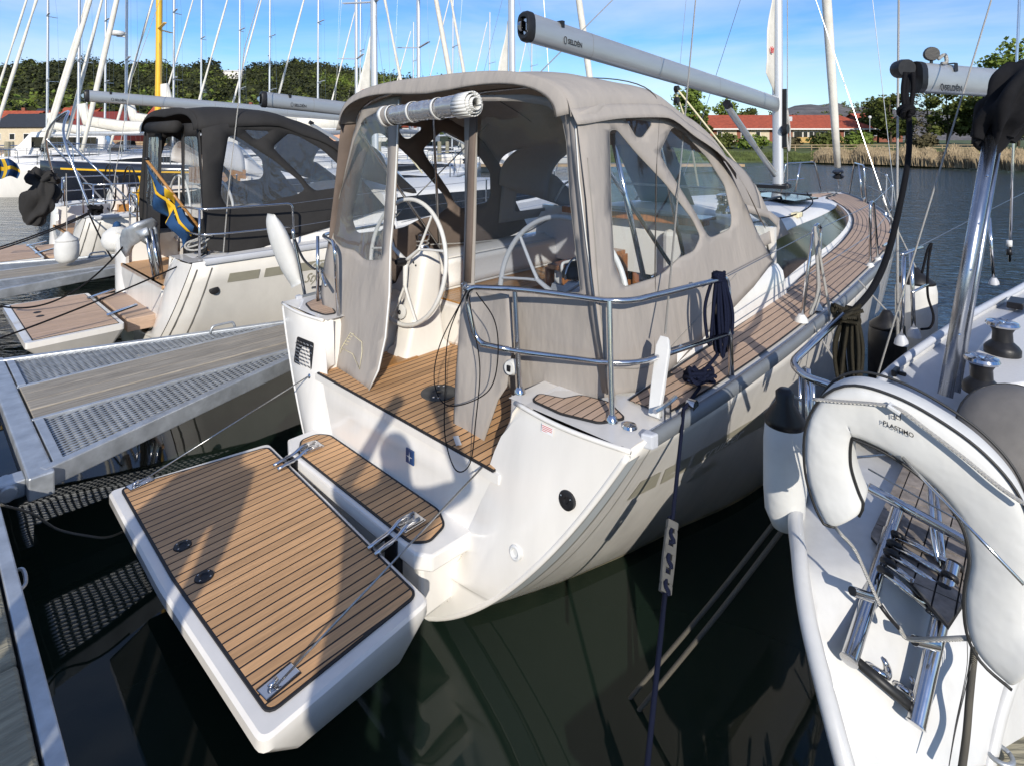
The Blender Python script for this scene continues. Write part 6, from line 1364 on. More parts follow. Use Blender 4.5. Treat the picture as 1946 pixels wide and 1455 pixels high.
# flags
def flag(o, label, cv, w2d, cross=(.31, .46), grp=None):
    e = empty('flag', label, 'flag', o); O = Vector(o)
    def P(u, v): return Vector(w2d(u, v)) - O
    for a0, a1, b0, b1, mt in ((0, cross[0], 0, .4, BLUC), (cross[1], 1, 0, .4, BLUC), (0, cross[0], .6, 1, BLUC), (cross[1], 1, .6, 1, BLUC), (cross[0], cross[1], 0, 1, YELC), (0, cross[0], .4, .6, YELC), (cross[1], 1, .4, .6, YELC)):
        q = M(); q.grid(lambda u, v: P(a0 + (a1 - a0) * u, b0 + (b1 - b0) * v), 8, 5); q.build('flag_field', mt, e, smooth=0, solid=.003)
    return e
def fl2(u, v):   # u along the fly (hanging down), v across; gathers towards the staff
    a = Vector((282, 312)).lerp(Vector((372, 425)), v); g = 1 - .62 * u; x = a.x - 4 + (335 - a.x) * .40 * u - 8 * u + 7 * math.sin(v * 13 + u * 3) * (.3 + u); y = a.y + 66 * u * (1 - .35 * v) + 6 * math.sin(v * 8)
    return wpt(x, y, d=6.5 + .10 * math.sin(v * 11 + u * 4))
e = flag(wpt(330, 380, d=6.5), 'blue flag with a yellow cross drooping from its wooden staff', None, fl2)
q = M(); q.tube([wpt(279, 305, d=6.52) - e.location, wpt(378, 432, d=6.5) - e.location], .016, 9); q.build('flag_staff', TEAKO, e, smooth=0); q = M(); q.lathe([(0, -.02), (.028, -.01), (.028, .015), (0, .03)], 10, wpt(279, 303, d=6.52) - e.location); q.build('staff_knob', BLK, e, smooth=0)
def fl1(u, v): return wpt(-12 + 44 * u + 6 * math.sin(v * 3), 296 + 42 * v + 14 * u * (1 - v) + 3 * math.sin(u * 7), d=9.5 + .1 * math.sin(u * 9))
flag(wpt(5, 320, d=9.5), 'blue and yellow flag cut by the left edge of the picture', None, fl1)
def fl3(u, v): return wpt(262 + 20 * u + 4 * math.sin(v * 7), 335 + 60 * v, d=8.4 + .08 * math.sin(u * 6))
q = M(); q.grid(fl3, 5, 8); tag(q.build('yellow_cloth', YELC, None, smooth=0, solid=.004), 'yellow cloth hanging behind the flag staff by a teak seat back', 'cloth')
# third boat: open cockpit, black wheels
b3 = cruiser(10.4, 'third white cruiser further left with open cockpit and two black wheels', (.41, 3.30, 6.62, 3.04), ra=.11)
wheel_simple(b3, .9, .75, 1.5, .48, BLK); wheel_simple(b3, .9, -.75, 1.5, .48, BLK)
m = M(); m.box((2.5, -1.15, 1.5), (2.86, 1.15, 1.85)); m.build('sprayhood_base', TEAKO, b3)
spray(b3, GEL2, VINYL)
m = M(); m.grid(lambda u, v: hull_pt(.9 + 1.0 * u, .86 + .09 * v, -1, .004), 8, 2); m.build('hull_window', GLASS, b3)
m = M(); m.tube(curve_pts([(.2, -1.4, 1.2), (-.1, -.9, 2.5), (.1, 0, 3.0), (-.1, .9, 2.5), (.2, 1.4, 1.2)], 6), .02, 7); m.tube([(.9, -1.4, 1.2), (-.1, -.9, 2.5)], .016, 6); m.tube([(.9, 1.4, 1.2), (-.1, .9, 2.5)], .016, 6); m.build('stern_arch', SS, b3, smooth=0)
rbk = cloth([wpt(x, y, d=10.2) for x, y in ((58, 328), (70, 336), (88, 344), (104, 334))], lambda t: .08 + .07 * math.sin(math.pi * t), 5, .5, seed=2); tag(rbk.build('folded_bag', CANVD, None, smooth=0), 'dark canvas bag lashed on the stern rail of the third cruiser', 'bag')
rbk = cloth([wpt(x, y, d=10.1) for x, y in ((88, 345), (82, 372), (68, 400), (58, 426))], lambda t: .08 + .15 * math.sin(math.pi * min(1, t * .8 + .12)), 6, .5, seed=5, sy=.6); tag(rbk.build('covered_outboard', CANVD, None, smooth=0), 'outboard motor under a dark drooping cover on the third cruiser stern', 'outboard motor')
fender(wpt(127, 500, d=8.6), .42, .155, 'pale cylindrical fender hanging by a thin line at the third cruiser side', top=HSC, hang_to=wpt(126, 330, d=8.6))
bf = empty('ball_fender', 'round white ball fender behind the grey anchor', 'fender', wpt(222, 455, d=8.2)); q = M(); q.lathe([(0, -.19), (.1, -.16), (.17, -.09), (.19, 0), (.17, .09), (.1, .16), (.04, .19), (.03, .24), (0, .24)], 20); q.build('body', HSC, bf, smooth=0); q = M(); q.lathe([(.06, .17), (.035, .24), (0, .26)], 12); q.build('cap', BLUC, bf, smooth=0)
q = M(); rr = random.Random(4)
for k in range(7): q.tube(curve_pts([wpt(168 + rr.uniform(-1, 28), 400 + rr.uniform(-10, 8), d=9.3 + rr.uniform(-.1, .1)) for _ in range(5)], 5), .02, 6)
tag(q.build('rope_heap', BLKR, None, smooth=0), 'heap of black mooring rope on the third cruiser side deck', 'rope')
for k, (a, b, lb) in enumerate((((0, 470, .62), (170, 404, 1.25), 'black double mooring line from the left edge up to the rope heap, upper strand'), ((0, 474, .6), (168, 408, 1.22), 'black double mooring line from the left edge up to the rope heap, lower strand'), ((213, 492, .6), (168, 404, 1.25), 'short black mooring line from the rope heap down to the second finger'), ((0, 643, .62), (395, 480, 1.2), 'long black line crossing the second bathing platform up to the toe rail'))):
    A, B = wpt(a[0], a[1], z=a[2]), wpt(b[0], b[1], z=b[2]); rope('mooring_line', sag(A, B, .03), .013 if k < 3 else .009, BLKR, lb)
A, B = wpt(0, 582, z=.6), wpt(235, 468, z=1.2); rope('mooring_line', sag(A, B, .25), .010, BLKR, 'slack black line drooping under the second finger to the anchor bracket')
q = M(); rr = random.Random(9)
for k in range(3): c = wpt(372 + 5 * k, 466 - 2 * k, d=6.4); q.tube([c + Vector((.12 * math.cos(a), .05 * math.sin(a), .05 * math.sin(a + k) + .02 * k)) for a in [j * .4 for j in range(17)]], .011, 6)
tag(q.build('white_rope_coil', WHR, None, smooth=0), 'small white rope coil on the second cruiser deck by the rail foot', 'rope')
# ================================================================== shore, hills, woods and houses
GRASS = mat('grass', (.10, .13, .035), .95, noise_s=.5, noise_amt=.3, detail=8)
EARTH = mat('woodland_floor', (.035, .05, .02), 1, noise_s=.08, noise_amt=.3)
ROCK = mat('bare_rock', (.17, .155, .145), .95, noise_s=.12, noise_amt=.3, detail=9, bump=.5, bump_d=.8)
QUAY = mat('quay_planks', (.42, .30, .18), .9, noise_s=1.2, noise_amt=.25)
def leafmat(name, a, b, sc_=.25):
    m = mat(name, a, .75, noise_s=sc_, dark=b, detail=5); m.node_tree.nodes['Principled BSDF'].inputs['Specular IOR Level'].default_value = .2; return m
LP = leafmat('pine_needles', (.045, .050, .018), (.014, .019, .009)); LM = leafmat('leaves_mid', (.105, .12, .026), (.036, .050, .013)); LL = leafmat('leaves_light', (.17, .22, .04), (.07, .11, .02))
LB = leafmat('leaves_brown', (.12, .10, .05), (.05, .045, .025))
BARK = mat('bark', (.12, .09, .06), .9, noise_s=3, noise_amt=.2)
rng = np.random.default_rng(5)
def leaf_cloud(centres, radii, per, size, seed=1, flat=.8):
    "vertices and faces of many small tilted leaf clumps spread through crowns"
    r = np.random.default_rng(seed); n = len(centres); C = np.repeat(np.asarray(centres, float), per, 0); Rr = np.repeat(np.asarray(radii, float), per, 0)
    d = r.normal(size=(n * per, 3)); d /= np.linalg.norm(d, axis=1)[:, None]; k = r.random(n * per) ** .45
    lump = 1 + .28 * np.sin(d[:, 0] * 4 + C[:, 0]) * np.sin(d[:, 2] * 5 + C[:, 1]); P = C + d * (Rr * (k * lump)[:, None])
    nrm = d * 1.0 + r.normal(size=d.shape) * .75; nrm /= np.linalg.norm(nrm, axis=1)[:, None]
    a = np.cross(nrm, [0, 0, 1.]); a /= np.maximum(1e-6, np.linalg.norm(a, axis=1))[:, None]; b = np.cross(nrm, a)
    s = np.repeat(np.asarray(size, float) if np.ndim(size) else np.full(n, float(size)), per) * (.5 + r.random(n * per)); a *= s[:, None]; b *= (s * .8)[:, None]
    j = lambda: (.7 + .6 * r.random((n * per, 1)))
    V = np.stack([P - a * j() , P - b * j(), P + a * j(), P + b * j()], 1).reshape(-1, 3); F = np.arange(len(V)).reshape(-1, 4); return V, F
def mesh_np(name, V, F, mt, parent=None):
    me = bpy.data.meshes.new(name); me.vertices.add(len(V)); me.vertices.foreach_set('co', V.astype(np.float32).ravel()); n = len(F)
    me.loops.add(n * 4); me.loops.foreach_set('vertex_index', F.astype(np.int32).ravel()); me.polygons.add(n); me.polygons.foreach_set('loop_start', np.arange(n, dtype=np.int32) * 4)
    me.update(calc_edges=True); me.validate(); me.materials.append(mt); o = bpy.data.objects.new(name, me); col.objects.link(o)
    if parent: o.parent = parent
    return o
def px2x(px, d): return (px - CXP) / FOC * d
def pz2z(py, d): return EYE - (py - CYP) / FOC * d
# left hill, its skyline read as heights above the harbour
SKY_X = [-400, -60, 0, 40, 110, 170, 240, 300, 345, 395, 415, 432, 462, 480, 520, 560, 600, 680, 720, 790, 860, 930, 1010, 1100, 1300]
SKY_Y = [110, 118, 126, 120, 118, 116, 122, 118, 128, 122, 128, 140, 138, 124, 122, 117, 121, 133, 142, 152, 157, 178, 205, 225, 250]
sk = smooth_interp(SKY_X, SKY_Y); DR = 430.0
def hill_z(px, d):
    zr = max(1.5, pz2z(sk(px), DR) - 5); t = (d - 115) / (DR - 115); t = max(0, min(1.15, t)); base = 1.2
    k = (t ** 1.15) if t <= 1 else 1 - (t - 1) * 2; return base + (zr - base) * k
m = M(); m.rows([[Vector((px2x(px, d), d, hill_z(px, d) + (1.5 * noise.noise(Vector((px * .02, d * .03, 0))) if d > 130 else 0))) for px in range(-500, 1301, 25)] for d in (104, 106, 115, 150, 190, 240, 290, 340, 390, 430, 470, 500)], flip=True)
tag(m.build('wooded_hill', EARTH, smooth=0), kind='structure')
m = M(); m.rows([[Vector((px2x(px, d), d, z)) for px in range(-500, 1001, 50)] for d, z in ((80, -.6), (80.3, .85), (106, 1.1))], flip=True); tag(m.build('quay_ground', QUAY), kind='structure')
groups = {'p': ([], []), 'm': ([], []), 'l': ([], [])}
r0 = random.Random(21); cnt = 0
for _ in range(7000):
    px = r0.uniform(-180, 1150); d = 118 + (DR + 8 - 118) * r0.random() ** .62
    z = hill_z(px, d)
    if z < 2.2: continue
    if 422 < px < 466 and d > 350: continue
    p = Vector((px2x(px, d), d, z)); nz_ = noise.noise(Vector((p.x * .018, p.y * .018, 3))) + r0.uniform(-.28, .28) + (.12 if d < 190 else -.03)
    kk = 'p' if nz_ < .08 else 'm' if nz_ < .34 else 'l'; h = r0.uniform(1.8, 4.6) * (1.15 if kk == 'p' else 1) * (1.5 if r0.random() < .06 else 1)
    groups[kk][0].append((p.x, p.y, z + h * .8)); groups[kk][1].append((r0.uniform(1.9, 3.4), r0.uniform(1.9, 3.4), h)); cnt += 1
for kk, nm, mt in (('p', 'pine_forest', LP), ('m', 'green_forest', LM), ('l', 'spring_forest', LL)):
    V, F = leaf_cloud(groups[kk][0], groups[kk][1], 34, .62, hash(kk) % 97 if False else ord(kk)); tag(mesh_np(nm, V, F, mt), kind='stuff')
# tall single pines standing out on the skyline
def tree(px, d, z0, h, w_, label, lm, per=900, size=.3, crown=.6, group=None, trunk=.12, nb=9, seed=1, ty='round'):
    e = empty('pine_tree' if ty == 'pine' else 'tree', label, 'tree', (px2x(px, d), d, z0), 0, group); r = random.Random(seed)
    m = M(); m.tube([(0, 0, 0), (.02 * h, 0, h * .35), (-.01 * h, .01 * h, h * .7), (0, 0, h * .93)], lambda t: trunk * (1 - .8 * t), 7)
    for k in range(nb):
        a = r.uniform(0, 6.28); zz = h * (1 - crown) + h * crown * (k + .5) / nb * .85; l = w_ * .42 * r.uniform(.6, 1); m.tube([(0, 0, zz * .9), (l * .5 * math.cos(a), l * .5 * math.sin(a), zz), (l * math.cos(a), l * math.sin(a), zz + l * .35)], lambda t: trunk * .3 * (1 - .8 * t), 5)
    m.build('trunk', BARK, e, smooth=0)
    cs, rs = [], []
    for k in range(16 if ty != 'pine' else 12):
        a = r.uniform(0, 6.28); t = r.random(); zz = h * (1 - crown) + h * crown * t; rad = w_ * .5 * (1 - .35 * abs(t - .4) * 2) * r.uniform(.25, .75) if ty != 'cone' else w_ * .5 * (1 - t) * r.uniform(.3, .8)
        cs.append((rad * math.cos(a), rad * math.sin(a), zz)); q_ = w_ * r.uniform(.16, .27) * ((1 - .6 * t) if ty == 'cone' else 1); rs.append((q_, q_, q_ * (.45 if ty == 'pine' else .75)))
    V, F = leaf_cloud(cs, rs, per // len(cs), size, seed); mesh_np('crown', V, F, lm, e); return e
PINE_L = ['left of the leaning furled sails', 'behind the radar mast', 'on the left side of the white ridge villa', 'tallest beside the white ridge villa, crooked crown', 'nearest the white ridge villa', 'standing well left of the ridge villa', 'on the hill top right of the thin grey mast', 'just right of the white ridge villa', 'behind the tall mast right of the hill top']
for k, (px, hh) in enumerate(((60, 7.5), (268, 6), (388, 8), (402, 10), (414, 9), (372, 6), (560, 7), (484, 7), (605, 6))):
    tree(px, DR - 4, hill_z(px, DR - 4), hh, 6.5, 'dark skyline pine ' + PINE_L[k], LP, 500, .5, .5, 'pines on the skyline', .25, 5, k, 'pine')
# white villa on the ridge, small houses along the far quay
RED = mat('red_tiles', (.40, .085, .04), .8, noise_s=2, noise_amt=.18, bump=6, bump_d=.03); DRED = mat('falu_red', (.20, .03, .022), .85, noise_s=3, noise_amt=.15); DROOF = mat('dark_roof', (.03, .033, .04), .7, noise_s=2, noise_amt=.1)
WW = mat('white_boards', (.72, .70, .66), .8, noise_s=4, noise_amt=.06); BEI = mat('beige_wall', (.58, .50, .36), .85, noise_s=3, noise_amt=.08); BRK = mat('brick_wall', (.26, .09, .055), .9, noise_s=6, noise_amt=.2)
PINKW = mat('apricot_wall', (.62, .36, .24), .85, noise_s=3, noise_amt=.06)
def house(px, d, z0, L_, D_, H_, rh, wall, roof, label, yaw=0.0, nw=3, name='house', gable=False):
    e = empty(name, label, 'house', (px2x(px, d), d, z0), yaw)
    m = M(); m.box((-L_ / 2, -D_ / 2, 0), (L_ / 2, D_ / 2, H_))
    if gable: m.add([(-L_ / 2, -D_ / 2, H_), (L_ / 2, -D_ / 2, H_), (0, -D_ / 2, H_ + rh), (-L_ / 2, D_ / 2, H_), (L_ / 2, D_ / 2, H_), (0, D_ / 2, H_ + rh)], [(0, 1, 2), (5, 4, 3)])
    else: m.add([(-L_ / 2, -D_ / 2, H_), (-L_ / 2, D_ / 2, H_), (-L_ / 2, 0, H_ + rh), (L_ / 2, -D_ / 2, H_), (L_ / 2, D_ / 2, H_), (L_ / 2, 0, H_ + rh)], [(0, 2, 1), (3, 4, 5)])
    m.build('wall', wall, e)
    m = M(); o = .35
    if gable:
        for s in (-1, 1): m.add([(0, -D_ / 2 - o, H_ + rh + .12), (s * (L_ / 2 + o), -D_ / 2 - o, H_ - .1), (s * (L_ / 2 + o), D_ / 2 + o, H_ - .1), (0, D_ / 2 + o, H_ + rh + .12)], [(0, 1, 2, 3) if s > 0 else (3, 2, 1, 0)])
    else:
        for s in (-1, 1): m.add([(-L_ / 2 - o, 0, H_ + rh + .12), (L_ / 2 + o, 0, H_ + rh + .12), (L_ / 2 + o, s * (D_ / 2 + o), H_ - .12), (-L_ / 2 - o, s * (D_ / 2 + o), H_ - .12)], [(0, 1, 2, 3) if s > 0 else (3, 2, 1, 0)])
    rf = m.build('roof', roof, e, solid=.15); m = M(); m.box((L_ * .2 - .3, -.3 + .2, H_ + rh * .6), (L_ * .2 + .3, .5, H_ + rh + .8)); m.build('chimney', BRK, rf)
    for k in range(nw):
        x = -L_ / 2 + L_ * (k + .5) / nw; hz = H_ * .55; m = M(); m.box((x - .62, -D_ / 2 - .06, hz - .62), (x + .62, -D_ / 2 + .02, hz + .62)); f = m.build('window', WW, e); m = M(); m.box((x - .5, -D_ / 2 - .08, hz - .5), (x + .5, -D_ / 2 - .062, hz + .5)); m.build('pane', GLASS, f)
    return e
zq = 1.0
house(445, DR - 22, hill_z(445, DR - 22) + 1.5, 15, 8, 5.5, 1.2, WW, WW, 'white villa high on the ridge among the pines', 0, 5)
HL = [(20, 118, 3.0, 12, 3.2, 2.6, BEI, RED, 'house with orange tiled roof at the far left edge', 3), (72, 108, 1.3, 12, 4, 2.4, BEI, DROOF, 'low beige house with a dark roof at far left', 4), (120, 125, 4, 9, 3.2, 2.4, DRED, DROOF, 'dark red house behind the white cabin cruiser', 2), (158, 122, 3.2, 8, 3.5, 3, DRED, RED, 'small red house with a red roof above the furled sails', 2),
      (212, 106, 1.2, 10, 4.2, 2.6, DRED, DRED, 'dark red boathouse on the quay behind the leaning stays', 2), (345, 124, 4.6, 11, 2.8, 2.6, WW, RED, 'white walled house with a bright red roof under the grey boom', 3), (400, 128, 4.2, 9, 3, 2.4, WW, DROOF, 'white house with a dark gabled roof left of the second boom', 2),
      (462, 118, 3.4, 8, 4.5, 2, DRED, DROOF, 'tall dark red house behind the second boom end', 3), (510, 112, 1.6, 13, 4, 2.4, WW, DROOF, 'long white house behind the masts in the middle', 5), (580, 116, 2.2, 10, 3.4, 2.2, BEI, DROOF, 'low beige house with a dark roof near the mooring posts', 3), (650, 112, 1.6, 8, 3.4, 2.8, PINKW, WW, 'apricot gabled house with a white edged roof', 2), (776, 118, 2.6, 12, 3, 2, WW, RED, 'white house seen through the tent opening', 4)]
for k, (px, d, z0, L_, H_, rh, wl_, rf_, lb, nw) in enumerate(HL): house(px, d, z0 - .3, L_, 7, H_, rh, wl_, rf_, lb, random.Random(k).uniform(-.2, .2), nw, gable=lb.find('gable') >= 0)
TREE_L = ['at the far left edge of the bank', 'behind the orange roof at far left', 'between the dark roof and the motor cruiser', 'right of the small red house', 'left of the yellow mast', 'behind the furled cream sail on the yellow mast', 'between the bright red roof and the dark gable', 'left of the tall red house', 'right of the tall red house', 'over the long white house', 'left of the apricot gabled house', 'between the apricot house and the taupe tent', 'seen over the left shoulder of the taupe tent', 'hidden mostly behind the taupe tent']
for k, px in enumerate((-30, 45, 95, 185, 250, 300, 372, 432, 485, 545, 612, 700, 745, 820)):
    tree(px, 113 + (k * 7) % 12, 1.0, 6 + (k * 13) % 4, 5.5, 'shore tree ' + TREE_L[k], (LM, LL, LM)[k % 3], 700, .33, .75, 'trees between the houses', .18, 5, k + 40)
# stacks of timber and sheds on the quay
STACK_L = ['pale timber stack left of the blue yacht mast', 'tall narrow timber stack between the left masts', 'wide low timber stack near the yellow mast', 'small square timber stack beside the yellow mast', 'timber stack right of the yellow mast behind the tent']
for k, (px, w_, h) in enumerate(((205, 3.0, 1.2), (228, 2.2, 1.7), (250, 3.6, 1.0), (270, 2.0, 1.5), (325, 3.0, 1.2))):
    m = M(); c = Vector((px2x(px, 84), 84, .9))
    for j in range(5): m.box((c.x - w_ / 2, c.y - .6, c.z + h * j / 5), (c.x + w_ / 2 * (1 - .08 * (j % 2)), c.y + .6, c.z + h * (j + .8) / 5))
    tag(m.build('timber_stack', QUAY), STACK_L[k], 'timber', 'timber stacks on the quay', )
# right bank: lawn, reeds, long red-roofed building, trees, fence, low rocky hill
m = M(); m.rows([[Vector((px2x(px, d) , d - (max(0, px - 1450) * .045 if d < 74 else 0), z)) for px in range(900, 2601, 50)] for d, z in ((66, -.6), (67, .05), (72, .7), (84, 1.6), (92, 2.0), (140, 2.6))], flip=True); tag(m.build('lawn', GRASS, smooth=0), kind='structure')
REED = mat('dry_reeds', (.40, .31, .19), .9, noise_s=.6, noise_amt=.25, detail=6)
def edge_d(px): return 67.2 - max(0, px - 1450) * .045
def blades(n, x0, x1, dr, h0, h1, mt, name, wd=.03, seed=2, zg=lambda d, e: .1 + (d - e) * .11):
    r = np.random.default_rng(seed); px = r.uniform(x0, x1, n); e = np.array([edge_d(p) for p in px]); d = e + dr[0] + (dr[1] - dr[0]) * r.random(n) ** 1.2; X = (px - CXP) / FOC * d; Zg = .05 + np.clip(d - e, 0, 20) * .10
    edge_f = np.array([min(1, max(.25, (p - x0) / 30)) for p in px]); h = (h0 + (h1 - h0) * r.random(n)) * edge_f * (.8 + .35 * np.sin(px * .11) * np.sin(px * .037 + 1)); lx = r.normal(size=n) * .16 * h; a = r.uniform(-.8, .8, n); w_ = wd * (.6 + r.random(n)); dx = np.cos(a) * w_; dy = np.sin(a) * w_
    V = np.stack([np.stack([X - dx, d - dy, Zg], 1), np.stack([X + dx, d + dy, Zg], 1), np.stack([X + lx + dx * .5, d + dy, Zg + h], 1), np.stack([X + lx - dx * .5, d - dy, Zg + h], 1)], 1).reshape(-1, 3)
    return tag(mesh_np(name, V, np.arange(len(V)).reshape(-1, 4), mt), kind='stuff')
blades(30000, 1540, 2100, (.0, 8), .65, 1.25, REED, 'reeds', .032, 3); blades(9000, 1180, 1545, (.1, 7), .2, .5, GRASS, 'bank_grass', .05, 4)
blades(6000, 1540, 2100, (6, 9), .5, .9, LL, 'tall_grass', .05, 6)
WOODF = mat('fence_wood', (.33, .25, .15), .9, noise_s=3, noise_amt=.15); YWOOD = mat('yellow_boards', (.52, .34, .12), .85, noise_s=3, noise_amt=.12)
bd_ = empty('long_building', 'long low building with a red tiled roof across the water', 'building', (px2x(1470, 98), 98, 2.1)); BX0, BX1 = px2x(1205, 98) - px2x(1470, 98), px2x(1655, 98) - px2x(1470, 98)
m = M(); m.box((BX0, 0, 0), (BX1, 10, 2.35)); m.build('wall', BRK, bd_)
m = M(); m.rows([[(BX0 - .6, -.9, 2.45), (BX1 + .6, -.9, 2.45)], [(BX0 + 1.5, 5, 5.0), (BX1 - 2.6, 5, 5.0)]]); m.rows([[(BX0 + 1.5, 5, 5.0), (BX1 - 2.6, 5, 5.0)], [(BX0 - .6, 11, 2.4), (BX1 + .6, 11, 2.4)]]); m.add([(BX1 + .6, -.9, 2.45), (BX1 + .6, 11, 2.4), (BX1 - 2.6, 5, 5.0)], [(0, 1, 2)]); m.build('roof', RED, bd_)
m = M(); m.box((BX0 - .65, -1.0, 2.22), (BX1 + .65, -.88, 2.46)); m.build('fascia', WW, bd_)
for x0, x1, mt in ((1340, 1352, BRK), (1362, 1400, BEI), (1420, 1462, BEI), (1506, 1580, BEI), (1604, 1626, BEI)):
    a, b = px2x(x0, 98) - px2x(1470, 98), px2x(x1, 98) - px2x(1470, 98); m = M(); m.box((a, -.06, .15), (b, -.003, 2.2)); m.build('wall_panel', mt, bd_)
for px in (1367, 1412, 1440, 1512, 1520, 1530, 1541, 1550, 1562, 1572, 1608, 1622):
    a = px2x(px, 98) - px2x(1470, 98); m = M(); m.box((a - .42, -.12, .7), (a + .42, -.07, 1.95)); w_ = m.build('window', WW, bd_); m = M(); m.box((a - .33, -.15, .78), (a + .33, -.125, 1.87)); m.build('pane', GLASS, w_)
m = M(); m.box((px2x(1498, 98) - px2x(1470, 98), -2.0, .0), (px2x(1592, 98) - px2x(1470, 98), -1.85, .95)); m.build('balcony_boards', YWOOD, bd_)
m = M(); m.box((px2x(1512, 98) - px2x(1470, 98) - .5, 2.2, 3.7), (px2x(1512, 98) - px2x(1470, 98) + .5, 3.2, 4.6)); m.build('roof_vent', GALV, bd_)
house(1650, 112, 2.2, 7, 9, 3.2, 2.2, BRK, RED, 'small outbuilding with orange roof behind the long building end', .1, 2)
rh = smooth_interp([1200, 1440, 1480, 1530, 1580, 1620, 1680, 1760, 1900, 2300], [256, 232, 212, 202, 199, 203, 208, 212, 222, 232]); m = M()
m.rows([[Vector((px2x(px, d), d, (2.4 + (pz2z(rh(px), 300) - 2.4) * t + 1.6 * noise.noise(Vector((px * .03, d * .02, 7))) * t))) for px in range(1150, 2351, 15)] for d, t in ((170, 0), (215, .45), (255, .8), (285, .97), (300, 1), (330, .9))], flip=True); tag(m.build('rocky_hill', ROCK, smooth=0), kind='structure')
cs, rs = [], []
for _ in range(420):
    px = r0.uniform(1200, 2250); d = r0.uniform(200, 300); t = min(1, (d - 170) / 120); z = 2.4 + (pz2z(rh(px), 300) - 2.4) * t
    if 1478 < px < 1600 and d > 235 and r0.random() < .8: continue
    h = r0.uniform(1.0, 2.4); cs.append((px2x(px, d), d, z + h * .5)); rs.append((h, h, h))
V, F = leaf_cloud(cs, rs, 40, .4, 9); tag(mesh_np('hill_scrub', V, F, LM), kind='stuff')
TR = [(1306, 84, 8.5, 6.5, LL, 'round', 'bright green tree rising left of the long building behind the boom vang'), (1336, 80, 4.6, 3.0, LM, 'cone', 'dense dark bush tree in front of the red roof'), (1384, 112, 7.6, 7.5, LL, 'round', 'light green tree showing above the red roof'), (1425, 115, 6.8, 6, LM, 'round', 'mid green tree crown behind the roof near the mast'),
      (1668, 100, 7.4, 7, LM, 'round', 'green tree at the right end of the long building'), (1692, 92, 8.0, 7, LM, 'round', 'broad tree left of the topping line'), (1722, 96, 8.5, 5, LB, 'round', 'thin brownish tree behind the rope knot'), (1762, 88, 10, 6, LB, 'round', 'bare looking tree under the yacht boom'), (1800, 86, 8.6, 7, LM, 'round', 'dark green tree right of the yacht backstay'), (1848, 84, 9.5, 7.5, LM, 'round', 'dense green tree left of the steel pole'),
      (1905, 80, 14.0, 7, LL, 'round', 'tall airy birch with thin top at the right edge'), (1935, 76, 8.5, 7, LM, 'round', 'big green tree at the right edge below the boom'), (1990, 78, 12, 8, LM, 'round', 'tall tree just past the right edge')]
for k, (px, d, h, w_, lm, ty, lb) in enumerate(TR): tree(px, d, 1.7, h, w_, lb, lm, 2600 if lm is not LB else 1300, .24 if lm is not LB else .14, .8, 'trees on the right bank', .2, 9, k + 70, ty)
for k, (px, d, h, w_, lb) in enumerate(((1375, 80, 2.2, 3.5, 'low green bush right of the dark bush tree'), (1430, 79, 1.8, 3.8, 'low hedge bush before the long building'), (1500, 80, 1.6, 3, 'brown green bush under the balcony'), (1570, 78, 2.2, 4, 'yellow green bush beside the furled sail'), (1632, 80, 2.6, 3.4, 'reddish brown bush at the building corner'), (1756, 74, 2.0, 3, 'light green bush growing at the reed edge'))):
    e = empty('bush', lb, 'bush', (px2x(px, d), d, 1.5)); V, F = leaf_cloud([(0, 0, h * .4), (w_ * .25, 0, h * .5), (-w_ * .25, .2, h * .35)], [(w_ * .35, w_ * .3, h * .5)] * 3, 330, .2, k); mesh_np('crown', V, F, (LM, LL, LB)[k % 3], e); m = M(); m.tube([(0, 0, -.1), (0, 0, h * .5)], .06, 6); m.build('trunk', BARK, e)
fe = empty('wooden_fence', 'low wooden rail fence along the lawn on the right bank', 'fence', (px2x(1660, 76), 76, 1.1))
for k in range(13):
    x = px2x(1480 + 31 * k, 76) - px2x(1660, 76); m = M(); m.box((x - .06, -.06, -.2), (x + .06, .06, .85)); m.build('post', WOODF, fe)
for z in (.4, .74):
    m = M(); m.box((px2x(1480, 76) - px2x(1660, 76), -.10, z), (px2x(1852, 76) - px2x(1660, 76), -.065, z + .1)); m.build('rail', WOODF, fe)
lp = empty('lamp_post', 'thin lamp post with a white globe by the end of the long building', 'lamp post', (px2x(1653, 82), 82, 1.4)); m = M(); m.tube([(0, 0, 0), (0, 0, 4.3)], .05, 6); m.build('post', GALV, lp); m = M(); m.lathe([(0, 4.2), (.2, 4.3), (.22, 4.5), (.1, 4.65), (0, 4.66)], 10); m.build('globe', WHT, lp, smooth=0)

